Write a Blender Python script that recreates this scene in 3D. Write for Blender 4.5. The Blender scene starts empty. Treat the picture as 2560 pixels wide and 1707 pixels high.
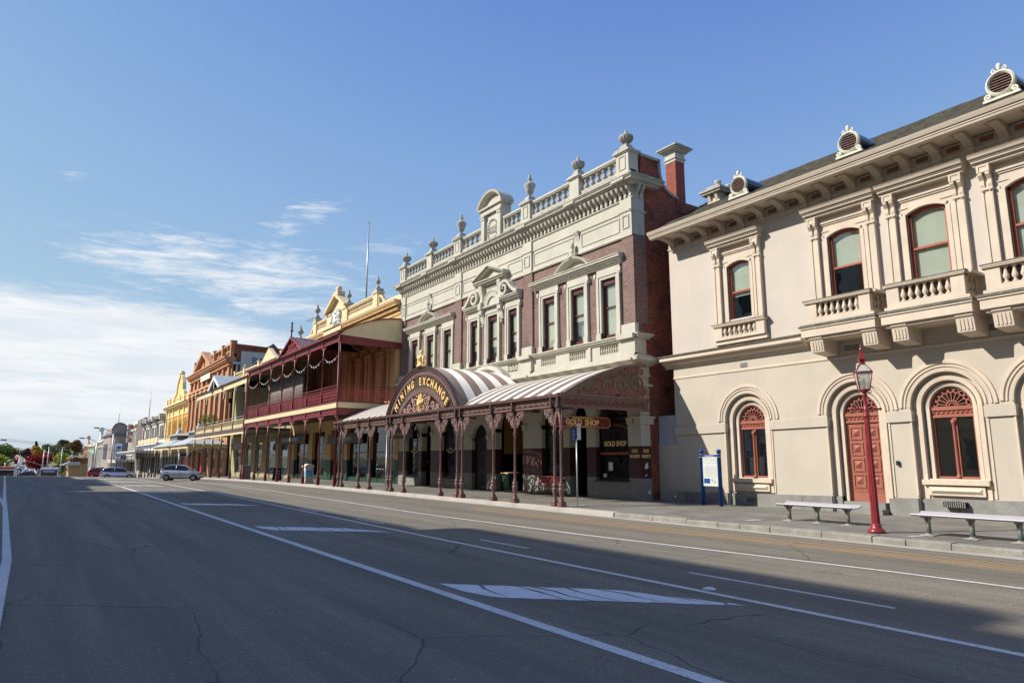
import bpy, math, random
from math import sin, cos, pi, radians, sqrt, atan2
from mathutils import Vector, Matrix
random.seed(7)
SC = bpy.context.scene
COL = SC.collection
# ---------------------------------------------------------------- camera, world, sun, exposure
cam = bpy.data.cameras.new('camera'); camo = bpy.data.objects.new('camera', cam); COL.objects.link(camo)
cam.lens = 24.0; cam.sensor_width = 36.0; cam.clip_start = 0.1; cam.clip_end = 6000
camo.location = (0, 0, 1.9)
PITCH = math.atan(295/1707.); YAW = radians(34.27)
camo.rotation_euler = (pi/2 + PITCH, 0, -YAW)
SC.camera = camo
SUN_T = Vector((1, -0.60, -0.87)).normalized()
sun = bpy.data.lights.new('sun', 'SUN'); suno = bpy.data.objects.new('sun', sun); COL.objects.link(suno)
sun.energy = 4.4; sun.angle = radians(0.55); sun.color = (1.0, 0.94, 0.85)
suno.rotation_euler = SUN_T.to_track_quat('-Z', 'Y').to_euler(); suno.location = (-30, 20, 60)
SC.view_settings.view_transform = 'Standard'; SC.view_settings.look = 'None'
SC.view_settings.exposure = 0.50; SC.view_settings.gamma = 1.0
SC.cycles.max_bounces = 6; SC.cycles.transparent_max_bounces = 12
w = bpy.data.worlds.new("World"); SC.world = w; w.use_nodes = True
NT = w.node_tree; NT.nodes.clear()
class G:
    """tiny node helper"""
    def __init__(s, nt): s.nt = nt
    def n(s, t, **k):
        a = s.nt.nodes.new(t)
        ins = k.pop('i', {})
        for q, v in k.items(): setattr(a, q, v)
        for q, v in ins.items():
            if isinstance(v, bpy.types.NodeSocket): s.nt.links.new(v, a.inputs[q])
            else: a.inputs[q].default_value = v
        return a
    def m(s, op, a, b=0.0, c=0.0, clamp=False):
        x = s.n('ShaderNodeMath', operation=op, use_clamp=clamp)
        for q, v in enumerate((a, b, c)):
            if isinstance(v, bpy.types.NodeSocket): s.nt.links.new(v, x.inputs[q])
            else: x.inputs[q].default_value = v
        return x.outputs[0]
    def noise(s, vec, sc, det=4, rough=.55, dist=0.0):
        return s.n('ShaderNodeTexNoise', i={'Vector': vec, 'Scale': sc, 'Detail': det, 'Roughness': rough, 'Distortion': dist}).outputs['Fac']
    def ramp(s, f, p0, p1):
        return s.n('ShaderNodeMapRange', interpolation_type='SMOOTHSTEP', i={'Value': f, 'From Min': p0, 'From Max': p1}).outputs[0]
    def mix(s, f, a, b):
        x = s.n('ShaderNodeMix', data_type='RGBA')
        for q, v in ((0, f), (6, a), (7, b)):
            if isinstance(v, bpy.types.NodeSocket): s.nt.links.new(v, x.inputs[q])
            else: x.inputs[q].default_value = v if q == 0 else (*v[:3], 1)
        return x.outputs[2]
g = G(NT)
sky = g.n('ShaderNodeTexSky', sky_type='NISHITA', sun_disc=False, sun_elevation=radians(36.7), sun_rotation=radians(-59), air_density=1.0, dust_density=0.35, ozone_density=2.2, altitude=400)
tc = g.n('ShaderNodeTexCoord').outputs['Generated']
sp = g.n('ShaderNodeSeparateXYZ', i={0: tc})
dx, dy, dz = sp.outputs
az = g.m('DEGREES' , g.m('ARCTAN2', dx, dy)) if False else g.m('MULTIPLY', g.m('ARCTAN2', dx, dy), 57.29578)
el = g.m('MULTIPLY', g.m('ARCSINE', dz), 57.29578)
# cloud layer plane coordinates (a sheet of cloud overhead, seen in perspective)
zz = g.m('MAXIMUM', g.m('ADD', dz, 0.05), 0.02)
pv = g.n('ShaderNodeCombineXYZ', i={0: g.m('DIVIDE', dx, zz), 1: g.m('DIVIDE', dy, zz), 2: 0.0}).outputs[0]
n1 = g.noise(pv, 0.9, 8, .62, .4)
n2 = g.noise(pv, 3.2, 8, .65, .3)
vs = g.n('ShaderNodeMapping', i={'Vector': g.n('ShaderNodeCombineXYZ', i={0: az, 1: el, 2: 0.0}).outputs[0], 'Rotation': (0, 0, 0.16), 'Scale': (0.07, 0.42, 1)}).outputs[0]
nw = g.noise(vs, 1.6, 9, .68, .9)
nf = g.noise(vs, 5.5, 7, .66, .6)
nn = g.m('ADD', g.m('MULTIPLY', nw, .65), g.m('MULTIPLY', nf, .35))
# low bank: top edge falls from 14 deg at az 2 to 8.5 deg at az 22
edge = g.m('SUBTRACT', 11.9, g.m('MULTIPLY', g.m('MAXIMUM', g.m('SUBTRACT', az, 6.0), 0.0), 0.20))
dist = g.m('ADD', g.m('SUBTRACT', edge, el), g.m('MULTIPLY', g.m('SUBTRACT', nn, .5), 5.0))
bank = g.ramp(dist, -0.5, 1.5)
holes = g.ramp(g.m('ADD', g.noise(vs, 1.1, 7, .6, .6), g.m('MULTIPLY', g.m('SUBTRACT', el, 5), .008)), .31, .46)
bank = g.m('MULTIPLY', bank, holes)
lowfade = g.ramp(el, 0.3, 3.6)
# streaky cirrus patch around az 12, el 16
def patch(a0, e0, sa, se, tilt):
    da = g.m('SUBTRACT', az, a0); de = g.m('SUBTRACT', g.m('SUBTRACT', el, e0), g.m('MULTIPLY', da, tilt))
    r = g.m('ADD', g.m('POWER', g.m('ABSOLUTE', g.m('DIVIDE', da, sa)), 2.0), g.m('POWER', g.m('ABSOLUTE', g.m('DIVIDE', de, se)), 2.0))
    return g.m('SUBTRACT', 1.0, r)
p1 = g.m('MULTIPLY', g.ramp(g.m('ADD', patch(12.0, 14.3, 11.5, 3.1, -0.07), g.m('MULTIPLY', g.m('SUBTRACT', nn, .5), 7.5)), -0.1, 1.9), .95)
p2 = g.m('MULTIPLY', g.ramp(g.m('ADD', patch(17.0, 19.5, 4.2, 1.2, 0.45), g.m('MULTIPLY', g.m('SUBTRACT', nn, .5), 9)), 0.1, 2.2), .75)
p3 = g.m('MULTIPLY', g.ramp(g.m('ADD', patch(0.0, 19.8, 1.6, .6, 0.2), g.m('MULTIPLY', g.m('SUBTRACT', nn, .5), 6)), 0.2, 1.7), .8)
p4 = g.m('MULTIPLY', g.ramp(g.m('ADD', patch(24.5, 17.8, 4.5, 1.2, 0.12), g.m('MULTIPLY', g.m('SUBTRACT', nn, .5), 8)), 0.3, 2.2), .4)
cir = g.m('MAXIMUM', g.m('MAXIMUM', p1, p2), g.m('MAXIMUM', p3, p4))
mask = g.m('MAXIMUM', g.m('MULTIPLY', bank, g.m('ADD', .90, g.m('MULTIPLY', lowfade, .08))), cir, clamp=True)
shade = g.ramp(g.noise(vs, 1.9, 6, .6, .5), .3, .7)
ccol = g.mix(shade, (3.6, 3.9, 4.2), (4.45, 4.55, 4.65))
ccol = g.mix(lowfade, (2.6, 3.2, 3.65), ccol)
skyc = g.n('ShaderNodeHueSaturation', i={'Saturation': 1.12, 'Value': 1.0, 'Color': sky.outputs[0]}).outputs[0]
skyc = g.n('ShaderNodeMix', data_type='RGBA', blend_type='MULTIPLY', i={0: 1.0, 6: skyc, 7: (1.0, .99, 1.07, 1)}).outputs[2]
cc = g.n('ShaderNodeSeparateColor', i={0: skyc})
def soft(c, k, j): return g.m('DIVIDE', g.m('MULTIPLY', c, k), g.m('ADD', 1.0, g.m('MULTIPLY', c, j)))
skyc = g.n('ShaderNodeCombineColor', i={0: soft(cc.outputs[0], 1.06, .10), 1: soft(cc.outputs[1], 1.12, .13), 2: soft(cc.outputs[2], 3.9, .95)}).outputs[0]
skyc = g.mix(g.m('MULTIPLY', g.m('SUBTRACT', 1.0, g.ramp(el, 6.0, 44.0)), .42), skyc, (1.75, 2.55, 3.75))
fin = g.mix(mask, skyc, ccol)
bg = g.n('ShaderNodeBackground', i={'Color': fin, 'Strength': 0.15})
g.n('ShaderNodeOutputWorld', i={0: bg.outputs[0]})

# ---------------------------------------------------------------- mesh builder
def vadd(a, b): return (a[0]+b[0], a[1]+b[1], a[2]+b[2])
WO = {}   # world offset of every parent
UNIT, DATUM = 1.0, 0.0   # drawing unit (m) and datum height of the building being written down
def um(p): return (p[0]*UNIT, p[1]*UNIT, p[2]*UNIT+DATUM)
class MB:
    def __init__(s): s.v = []; s.f = []; s.mi = []; s.sm = []; s.k = 0
    def face(s, idx, sm=False): s.f.append(idx); s.mi.append(s.k); s.sm.append(sm)
    def add(s, vs, fs, sm=False):
        o = len(s.v); s.v.extend(vs)
        for f in fs: s.face([o+i for i in f], sm)
        return s
    def box(s, x0, x1, y0, y1, z0, z1):
        if x0 > x1: x0, x1 = x1, x0
        if y0 > y1: y0, y1 = y1, y0
        if z0 > z1: z0, z1 = z1, z0
        return s.add([(x0,y0,z0),(x1,y0,z0),(x1,y1,z0),(x0,y1,z0),(x0,y0,z1),(x1,y0,z1),(x1,y1,z1),(x0,y1,z1)],
              [(3,2,1,0),(4,5,6,7),(0,1,5,4),(1,2,6,5),(2,3,7,6),(3,0,4,7)])
    def prism(s, poly, ax, a, b, sm=False):
        """poly: 2-D points; ax 'x': (y,z); 'y': (x,z); 'z': (x,y); extruded a..b"""
        n = len(poly)
        def P(p, t): return (t, p[0], p[1]) if ax == 'x' else (p[0], t, p[1]) if ax == 'y' else (p[0], p[1], t)
        o = len(s.v); s.v.extend([P(p, a) for p in poly]+[P(p, b) for p in poly])
        s.face([o+i for i in range(n)]); s.face([o+n+i for i in range(n)][::-1])
        for i in range(n): s.face([o+i, o+n+i, o+n+(i+1) % n, o+(i+1) % n], sm)
        return s
    def tri3(s, pts): return s.add(pts, [tuple(range(len(pts)))])
    def lathe(s, prof, c, n=12, sm=True, sq=False):
        """prof: (r, z) from bottom to top, round c=(x,y,z)"""
        o = len(s.v)
        for r, z in prof:
            for i in range(n):
                a = 2*pi*(i+.5)/n; q = r*(1/cos(pi/4) if sq else 1)
                s.v.append((c[0]+q*cos(a), c[1]+q*sin(a), c[2]+z))
        for j in range(len(prof)-1):
            for i in range(n):
                s.face([o+j*n+i, o+j*n+(i+1) % n, o+(j+1)*n+(i+1) % n, o+(j+1)*n+i], sm)
        s.face([o+i for i in range(n)][::-1]); s.face([o+(len(prof)-1)*n+i for i in range(n)])
        return s
    def tube(s, pts, r, n=6, sm=True, closed=False):
        pts = [Vector(p) for p in pts]; N = len(pts); o = len(s.v)
        up = Vector((0,0,1))
        for i, p in enumerate(pts):
            t = (pts[(i+1) % N]-pts[i-1]) if closed else (pts[min(i+1, N-1)]-pts[max(i-1, 0)])
            if t.length < 1e-9: t = Vector((0,0,1))
            t.normalize(); u = up if abs(t.dot(up)) < .95 else Vector((1,0,0))
            a = t.cross(u).normalized(); b = t.cross(a).normalized()
            rr = r[i] if isinstance(r, (list, tuple)) else r
            for k in range(n):
                q = 2*pi*(k+.5)/n; s.v.append(tuple(p+a*(rr*cos(q))+b*(rr*sin(q))))
        for j in range(N if closed else N-1):
            j2 = (j+1) % N
            for k in range(n): s.face([o+j*n+k, o+j*n+(k+1) % n, o+j2*n+(k+1) % n, o+j2*n+k], sm)
        if not closed:
            s.face([o+k for k in range(n)][::-1]); s.face([o+(N-1)*n+k for k in range(n)])
        return s
    def rib(s, pts, O, U, V, w=.02, d=.02):
        """flat ironwork strip along 2-D points (u,v) in the frame O,U,V; section w in plane, d deep"""
        O, U, V = Vector(O), Vector(U), Vector(V); N = U.cross(V).normalized(); n = len(pts); o = len(s.v); O = O+N*(((o*7) % 11-5)*.0011)
        for i, (u, v) in enumerate(pts):
            a = pts[min(i+1, n-1)]; b = pts[max(i-1, 0)]
            tx, ty = a[0]-b[0], a[1]-b[1]; L = math.hypot(tx, ty) or 1; nx, ny = -ty/L, tx/L
            ww = w*.5 if not callable(w) else w(i/(n-1.0))*.5
            for q, e in ((1, 1), (-1, 1), (-1, -1), (1, -1)):
                s.v.append(tuple(O+U*(u+nx*ww*q)+V*(v+ny*ww*q)+N*(d*.5*e)))
        for j in range(n-1):
            for k in range(4): s.face([o+j*4+k, o+(j+1)*4+k, o+(j+1)*4+(k+1) % 4, o+j*4+(k+1) % 4])
        s.face([o, o+1, o+2, o+3]); s.face([o+(n-1)*4+k for k in (3, 2, 1, 0)])
        return s
    def arch(s, c, prof, X=None, a0=0, a1=pi, n=24, ex=1.0, ez=1.0, sm=True):
        """sweep profile (x, r) round centre c=(y,z) in a wall plane"""
        o = len(s.v); m = len(prof)
        for i in range(n+1):
            a = a0+(a1-a0)*i/n
            for (x, r) in prof: s.v.append((x, c[0]+r*cos(a)*ex, c[1]+r*sin(a)*ez))
        for i in range(n):
            for k in range(m): s.face([o+i*m+k, o+i*m+(k+1) % m, o+(i+1)*m+(k+1) % m, o+(i+1)*m+k], False)
        s.face([o+k for k in range(m)]); s.face([o+n*m+k for k in range(m)][::-1])
        return s
    def xf(s, M, other):
        o = len(s.v); s.v.extend([tuple(M @ Vector(p)) for p in other.v])
        for f, k, q in zip(other.f, other.mi, other.sm): s.f.append([o+i for i in f]); s.mi.append(k); s.sm.append(q)
        return s
    def build(s, name, mats, parent=None, off=None, **pr):
        """off: world point that becomes the object's origin (verts are given in world space); None = the parent's origin"""
        if not isinstance(mats, (list, tuple)): mats = [mats]
        W = WO.get(parent.name, (0,0,0)) if parent else (0,0,0)
        if UNIT != 1.0: s.v = [um(p) for p in s.v]
        o3 = (um(off) if UNIT != 1.0 else off) if off is not None else W
        me = bpy.data.meshes.new(name)
        me.from_pydata([(p[0]-o3[0], p[1]-o3[1], p[2]-o3[2]) for p in s.v], [], s.f)
        for m in mats: me.materials.append(m)
        me.polygons.foreach_set('material_index', s.mi); me.polygons.foreach_set('use_smooth', s.sm)
        import bmesh
        bm = bmesh.new(); bm.from_mesh(me); bmesh.ops.recalc_face_normals(bm, faces=bm.faces); bm.to_mesh(me); bm.free()
        me.update()
        ob = bpy.data.objects.new(name, me); COL.objects.link(ob)
        if parent: ob.parent = parent
        ob.location = (o3[0]-W[0], o3[1]-W[1], o3[2]-W[2])
        WO[ob.name] = tuple(o3)
        for k, v in pr.items(): ob[k] = v
        return ob
def thing(name, label, cat, loc=(0,0,0), rz=0, group=None):
    o = bpy.data.objects.new(name, None); COL.objects.link(o); o.location = loc; o.rotation_euler = (0,0,rz)
    o.empty_display_size = .3
    o['label'] = label; o['category'] = cat
    if group: o['group'] = group
    WO[o.name] = tuple(loc) if rz == 0 else (0,0,0)
    return o
def tag(o, label, cat, group=None):
    o['label'] = label; o['category'] = cat
    if group: o['group'] = group
    return o
def inst(ob, parent, wloc):
    """another copy of a part (with its sub-parts) at world point wloc, sharing the mesh"""
    c = ob.copy(); COL.objects.link(c); c.parent = parent
    if UNIT != 1.0: wloc = um(wloc)
    W = WO.get(parent.name, (0,0,0)); c.location = (wloc[0]-W[0], wloc[1]-W[1], wloc[2]-W[2]); WO[c.name] = tuple(wloc)
    for ch in ob.children:
        d = ch.copy(); COL.objects.link(d); d.parent = c
    return c
def copy_thing(root, loc, rz=None, label=None):
    r = root.copy(); COL.objects.link(r); r.location = loc
    if rz is not None: r.rotation_euler = (0,0,rz)
    if label: r['label'] = label
    for ch in list(root.children):
        c = ch.copy(); COL.objects.link(c); c.parent = r
        for q in list(ch.children):
            d = q.copy(); COL.objects.link(d); d.parent = c
    return r
# ---------------------------------------------------------------- materials
def srgb(h):
    h = h.lstrip('#'); c = [int(h[i:i+2], 16)/255. for i in (0, 2, 4)]
    return tuple((x/12.92 if x < .04045 else ((x+.055)/1.055)**2.4) for x in c)
def base(name):
    m = bpy.data.materials.new(name); m.use_nodes = True; nt = m.node_tree; b = nt.nodes['Principled BSDF']
    return m, G(nt), b
def mat(name, col, rough=.7, var=.12, vs=.8, fine=None, bump=.0, bs=30, metal=0, spec=.4, dirt=None, coat=0, streak=0):
    """painted/stone surface: colour with large soft variation, fine grain, optional weather streaks"""
    m, g, b = base(name); col = srgb(col) if isinstance(col, str) else col
    P = g.n('ShaderNodeTexCoord').outputs['Object']
    c1 = tuple(min(1, x*(1+var)) for x in col); c2 = tuple(x*(1-var) for x in col)
    f = g.ramp(g.noise(P, vs, 5, .6), .3, .7)
    c = g.mix(f, c2, c1)
    if fine:
        c = g.mix(g.ramp(g.noise(P, fine, 4, .7), .35, .75), c, tuple(x*.82 for x in col))
    if streak:
        mp = g.n('ShaderNodeMapping', i={'Vector': P, 'Scale': (3, 3, .35)}).outputs[0]
        c = g.mix(g.m('MULTIPLY', g.ramp(g.noise(mp, 1.5, 6, .7), .52, .8), streak), c, dirt or tuple(x*.45 for x in col))
    g.nt.links.new(c, b.inputs['Base Color'])
    b.inputs['Roughness'].default_value = rough; b.inputs['Metallic'].default_value = metal; b.inputs['Specular IOR Level'].default_value = spec
    if coat: b.inputs['Coat Weight'].default_value = coat; b.inputs['Coat Roughness'].default_value = .08
    if bump:
        bp = g.n('ShaderNodeBump', i={'Strength': bump, 'Distance': .02, 'Height': g.noise(P, bs, 5, .6)})
        g.nt.links.new(bp.outputs[0], b.inputs['Normal'])
    return m
def brick(name, c1, c2, mortar, bw=.23, bh=.076, mo=.009, dirt=None, dirtamt=.5, dlo=.5, rough=.85):
    m, g, b = base(name)
    P = g.n('ShaderNodeTexCoord').outputs['Object']; s = g.n('ShaderNodeSeparateXYZ', i={0: P})
    u = g.m('ADD', s.outputs[0], s.outputs[1])
    v = g.n('ShaderNodeCombineXYZ', i={0: u, 1: s.outputs[2], 2: 0.0}).outputs[0]
    t = g.n('ShaderNodeTexBrick', offset=.5, i={'Vector': v, 'Color1': (*srgb(c1), 1), 'Color2': (*srgb(c2), 1), 'Mortar': (*srgb(mortar), 1), 'Scale': 1.0, 'Mortar Size': mo, 'Mortar Smooth': .3, 'Bias': 0.0, 'Brick Width': bw, 'Row Height': bh})
    c = t.outputs['Color']
    n = g.noise(P, 1.1, 7, .7)
    if dirt: c = g.mix(g.m('MULTIPLY', g.ramp(n, dlo, dlo+.14), dirtamt), c, srgb(dirt))
    c = g.mix(g.m('MULTIPLY', g.ramp(g.noise(P, 9, 4, .7), .4, .7), .3), c, tuple(x*.5 for x in srgb(c1)))
    g.nt.links.new(c, b.inputs['Base Color']); b.inputs['Roughness'].default_value = rough; b.inputs['Specular IOR Level'].default_value = .2
    bp = g.n('ShaderNodeBump', i={'Strength': .5, 'Distance': .01, 'Height': g.m('SUBTRACT', 1.0, t.outputs['Fac'])})
    g.nt.links.new(bp.outputs[0], b.inputs['Normal'])
    return m
def glassm(name, tint, refl=.35, trans=.65, dark=(.01,.012,.013)):
    """window pane: partly clear, partly mirror, a little wavy"""
    m, g, b = base(name)
    P = g.n('ShaderNodeTexCoord').outputs['Object']
    bp = g.n('ShaderNodeBump', i={'Strength': .12, 'Distance': .05, 'Height': g.noise(P, .9, 2, .5)})
    tr = g.n('ShaderNodeBsdfTransparent', i={0: (*tint, 1)})
    b.inputs['Base Color'].default_value = (*dark, 1); b.inputs['Roughness'].default_value = .15
    gl = g.n('ShaderNodeBsdfGlossy', i={'Color': (.95,.97,1,1), 'Roughness': .015, 'Normal': bp.outputs[0]})
    m1 = g.n('ShaderNodeMixShader', i={0: trans, 1: b.outputs[0], 2: tr.outputs[0]})
    lw = g.n('ShaderNodeLayerWeight', i={0: .35}).outputs['Fresnel']
    m2 = g.n('ShaderNodeMixShader', i={0: g.m('ADD', refl*.45, g.m('MULTIPLY', lw, refl), clamp=True), 1: m1.outputs[0], 2: gl.outputs[0]})
    out = [x for x in g.nt.nodes if x.type == 'OUTPUT_MATERIAL'][0]; g.nt.links.new(m2.outputs[0], out.inputs[0])
    return m
def asphalt(name, col, patch=.25):
    m, g, b = base(name)
    P = g.n('ShaderNodeNewGeometry').outputs['Position']; s = g.n('ShaderNodeSeparateXYZ', i={0: P})
    col = srgb(col)
    st = g.n('ShaderNodeMapping', i={'Vector': P, 'Scale': (1.6, .07, 1)}).outputs[0]
    tracks = g.noise(st, 1.0, 5, .6, .2)
    c = g.mix(g.ramp(tracks, .3, .72), tuple(x*(1-patch) for x in col), tuple(x*(1+patch*.6) for x in col))
    c = g.mix(g.m('MULTIPLY', g.ramp(g.noise(P, .28, 6, .6, .5), .5, .75), .35), c, tuple(x*.72 for x in col))
    gr = g.n('ShaderNodeTexVoronoi', i={'Vector': P, 'Scale': 46.0}).outputs['Distance']
    c = g.mix(g.m('MULTIPLY', g.ramp(gr, .28, .5), .5), c, tuple(x*.38 for x in col))
    agg = g.n('ShaderNodeTexVoronoi', i={'Vector': P, 'Scale': 17.0})
    c = g.mix(g.m('MULTIPLY', g.m('LESS_THAN', agg.outputs['Distance'], .13), g.ramp(g.noise(P, 3, 2), .5, .7)), c, tuple(min(1, x*2.6+.05) for x in col))
    wv = g.n('ShaderNodeMapping', i={'Vector': P, 'Scale': (.55, .30, 1)}).outputs[0]
    wp = g.n('ShaderNodeMix', data_type='VECTOR', i={0: .16, 4: wv, 5: g.n('ShaderNodeTexNoise', i={'Vector': P, 'Scale': 1.1, 'Detail': 5.0}).outputs['Color']}).outputs[1]
    ck = g.n('ShaderNodeTexVoronoi', feature='DISTANCE_TO_EDGE', i={'Vector': wp, 'Scale': 1.0}).outputs['Distance']
    crk = g.m('MULTIPLY', g.m('LESS_THAN', ck, .0045), g.m('MULTIPLY', g.ramp(g.noise(P, .16, 3), .46, .56), .65))
    c = g.mix(crk, c, (.03, .03, .032))
    # old trench patch with a tar seam, oil drips down the lane centres
    def band(v, a, b2): return g.m('MULTIPLY', g.m('GREATER_THAN', v, a), g.m('LESS_THAN', v, b2))
    wob = g.m('MULTIPLY', g.m('SUBTRACT', g.noise(P, 2.2, 4), .5), .12)
    X_ = g.m('ADD', s.outputs[0], wob); Y_ = g.m('ADD', s.outputs[1], wob)
    pt = g.m('MULTIPLY', band(X_, 9.6, 11.9), band(Y_, 9.4, 12.6)); pi_ = g.m('MULTIPLY', band(X_, 9.64, 11.86), band(Y_, 9.44, 12.56))
    c = g.mix(g.m('MULTIPLY', pt, .16), c, (.12, .118, .11)); c = g.mix(g.m('MULTIPLY', g.m('SUBTRACT', pt, pi_), .6), c, (.035, .034, .034))
    seam = g.m('MULTIPLY', band(X_, 13.32, 13.35), g.ramp(g.noise(P, .5, 3), .4, .5)); c = g.mix(g.m('MULTIPLY', seam, .6), c, (.04, .04, .04))
    oil = g.m('MULTIPLY', band(s.outputs[0], 10.1, 10.9), g.ramp(g.noise(P, 1.7, 5, .7), .56, .7)); c = g.mix(g.m('MULTIPLY', oil, .4), c, (.06, .06, .06))
    g.nt.links.new(c, b.inputs['Base Color']); b.inputs['Roughness'].default_value = .82; b.inputs['Specular IOR Level'].default_value = .35
    bp = g.n('ShaderNodeBump', i={'Strength': .55, 'Distance': .012, 'Height': g.m('ADD', gr, g.m('MULTIPLY', g.noise(P, 120, 3), .5))})
    g.nt.links.new(bp.outputs[0], b.inputs['Normal'])
    return m
def linepaint(name, col, wear=.5, sc=14):
    """road paint worn through to asphalt-coloured chips"""
    m, g, b = base(name)
    P = g.n('ShaderNodeNewGeometry').outputs['Position']
    col = srgb(col)
    n = g.ramp(g.noise(P, sc, 6, .75), wear, wear+.12)
    c = g.mix(n, col, (.11, .108, .105))
    c = g.mix(g.m('MULTIPLY', g.ramp(g.noise(P, 1.3, 4), .4, .7), .3), c, tuple(x*.6 for x in col))
    g.nt.links.new(c, b.inputs['Base Color']); b.inputs['Roughness'].default_value = .75
    return m
M = {}
M['cream'] = mat('cream_render', (.53,.47,.405), .75, .045, .5, None, .12, 9, streak=.16)
M['cream_lo'] = mat('lower_cream_render', (.485,.43,.35), .75, .05, .6, None, .15, 9, streak=.20)
M['cream_tr'] = mat('cream_trim', (.58,.49,.385), .7, .07, 1.4, None, .1, 14, streak=.22)  # more saturated than the wall cream: warm eaves bounce light put into the colour
M['moss'] = mat('mossy_cement', (.17,.155,.125), .95, .5, 5, 22, .6, 18)
M['bluestone'] = mat('bluestone', (.25,.245,.225), .85, .2, 2.2, 25, .4, 25, streak=.25)
M['slate'] = mat('roof_slate', (.075,.068,.05), .9, .45, 3.5, 18, .8, 14)
M['rust_red'] = mat('red_brown_joinery', (.32,.105,.07), .5, .1, 3, None, .05)
M['win_red'] = mat('orange_red_window_paint', (.34,.075,.03), .42, .12, 4)
M['stone'] = mat('grey_cream_stone', (.50,.475,.395), .78, .07, 1.0, None, .15, 12, streak=.16)
M['stone_w'] = mat('weathered_stone', (.42,.40,.345), .9, .22, 3.5, 26, .35, 20, streak=.5)
M['mxbrick'] = brick('purple_brown_brick', '#80605a', '#644c48', '#b3a498', dirt='#52423f', dirtamt=.45)
M['redbrick'] = brick('orange_red_brick', '#ad563e', '#7d4032', '#86705f', dirt='#4a3e39', dirtamt=.7, dlo=.48)
M['chimbrick'] = brick('chimney_brick', '#a05a4c', '#874539', '#7a5a50', dirt='#4a2b26', dirtamt=.6, dlo=.52)
M['ivory'] = mat('ivory_blind', (.70,.68,.54), .8, .03, 2)
M['blindg'] = mat('pale_blind', (.74,.75,.66), .8, .05, 1.5)
M['maroon'] = mat('dark_maroon_paint', (.055,.018,.018), .45, .2, 2)
M['maroonwin'] = mat('maroon_window_paint', (.085,.022,.02), .45, .15, 3)
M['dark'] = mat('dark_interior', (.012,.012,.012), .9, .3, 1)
M['glass'] = glassm('window_glass', (.92,.95,.93), .16, .95)
M['shopglass'] = glassm('shop_glass', (.6,.63,.6), .13, .75)
M['darkglass'] = glassm('dark_glass', (.2,.22,.22), .35, .25)
M['iron'] = mat('brown_painted_iron', (.16,.088,.08), .42, .15, 6, None, .08, 20)
M['ironlt'] = mat('pink_brown_iron', (.27,.165,.15), .5, .15, 6)
M['irondk'] = mat('dark_brown_iron', (.075,.045,.042), .45, .2, 5)
M['scroll'] = mat('terracotta_scrollwork', (.21,.085,.062), .6, .15, 5)
M['scrollp'] = mat('pink_scrollwork', (.42,.25,.205), .6, .12, 5)
M['gold'] = mat('gold_leaf', (.88,.60,.24), .4, .12, 6)
M['roofbr'] = mat('brown_corrugated_iron', (.27,.20,.155), .5, .06, 1.5)
M['roofwh'] = mat('white_corrugated_iron', (.86,.81,.71), .5, .04, 1.5)
M['redp'] = mat('oxblood_red_iron', (.17,.022,.026), .4, .18, 4)
M['redp2'] = mat('bright_oxblood_iron', (.24,.028,.032), .42, .2, 5)
M['butter'] = mat('pale_butter_paint', (.66,.55,.33), .6, .06, 1.2, streak=.08)
M['ochre'] = mat('ochre_render', (.62,.40,.17), .75, .08, 1.0, None, .1, 12, streak=.1)
M['ochre_lt'] = mat('light_ochre_trim', (.72,.56,.33), .7, .06, 1.5)
M['orange'] = mat('orange_cement', (.46,.23,.115), .75, .12, 1.5, None, .1, 12, streak=.12)
M['pinkor'] = mat('pale_salmon_trim', (.62,.36,.22), .7, .1, 2)
M['yellow'] = mat('yellow_paint', (.72,.52,.20), .7, .05, 1.2)
M['yellow_lt'] = mat('light_yellow_paint', (.78,.63,.34), .7, .05, 1.2)
M['orangey'] = mat('orange_yellow_paint', (.68,.38,.08), .7, .06, 1.5)
M['grey'] = mat('grey_beige_paint', (.42,.40,.36), .75, .05, 1)
M['greylt'] = mat('light_grey_paint', (.58,.56,.50), .75, .05, 1)
M['taupe'] = mat('taupe_render', (.30,.25,.225), .75, .05, .8)
M['slateblue'] = mat('slate_blue_trim', (.10,.115,.15), .6, .08, 1)
M['tinroof'] = mat('grey_corrugated_roof', (.42,.45,.46), .45, .08, 1)
M['green'] = mat('dark_green_paint', (.012,.05,.03), .5, .2, 2)
M['black'] = mat('black_paint', (.012,.012,.014), .45, .2, 2)
M['white'] = mat('white_paint', (.72,.72,.70), .55, .04, 2)
M['lamp_red'] = mat('lamp_post_red', (.24,.022,.025), .35, .18, 5, coat=.3)
M['blue'] = mat('blue_paint', (.014,.06,.26), .4, .2, 4)
M['steel'] = mat('galvanised_steel', (.42,.43,.44), .4, .08, 5, metal=.5)
M['alu'] = mat('aluminium_slats', (.40,.385,.40), .5, .05, 2)
M['greenpost'] = mat('grey_green_post', (.10,.125,.10), .5, .15, 3)
M['concrete'] = mat('pale_concrete', (.42,.39,.34), .85, .12, 1.4, 30, .2, 40)
M['kerbst'] = mat('kerb_stone', (.27,.255,.215), .9, .2, 3, 22, .6, 22)
M['pave'] = mat('worn_footpath_asphalt', (.195,.183,.158), .9, .3, .9, 24, .5, 45, streak=.35)
M['asph'] = asphalt('road_asphalt', '#8a8373', .3)
M['lineW'] = linepaint('white_road_paint', '#d8d6d0', .55)
M['lineC'] = linepaint('cracked_white_paint', '#dedddb', .57, 6)
M['lineY'] = linepaint('yellow_road_paint', '#d69a48', .54)
M['whiteG'] = mat('white_letters', (.7,.7,.68), .6, .03)
M['cyan'] = mat('cyan_poster', (.10,.42,.62), .5, .3, 3)
M['pink'] = mat('magenta_cloth', (.62,.02,.12), .7, .2, 5)
M['orangebus'] = mat('orange_bus_paint', (.55,.10,.02), .35, .05)
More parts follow.
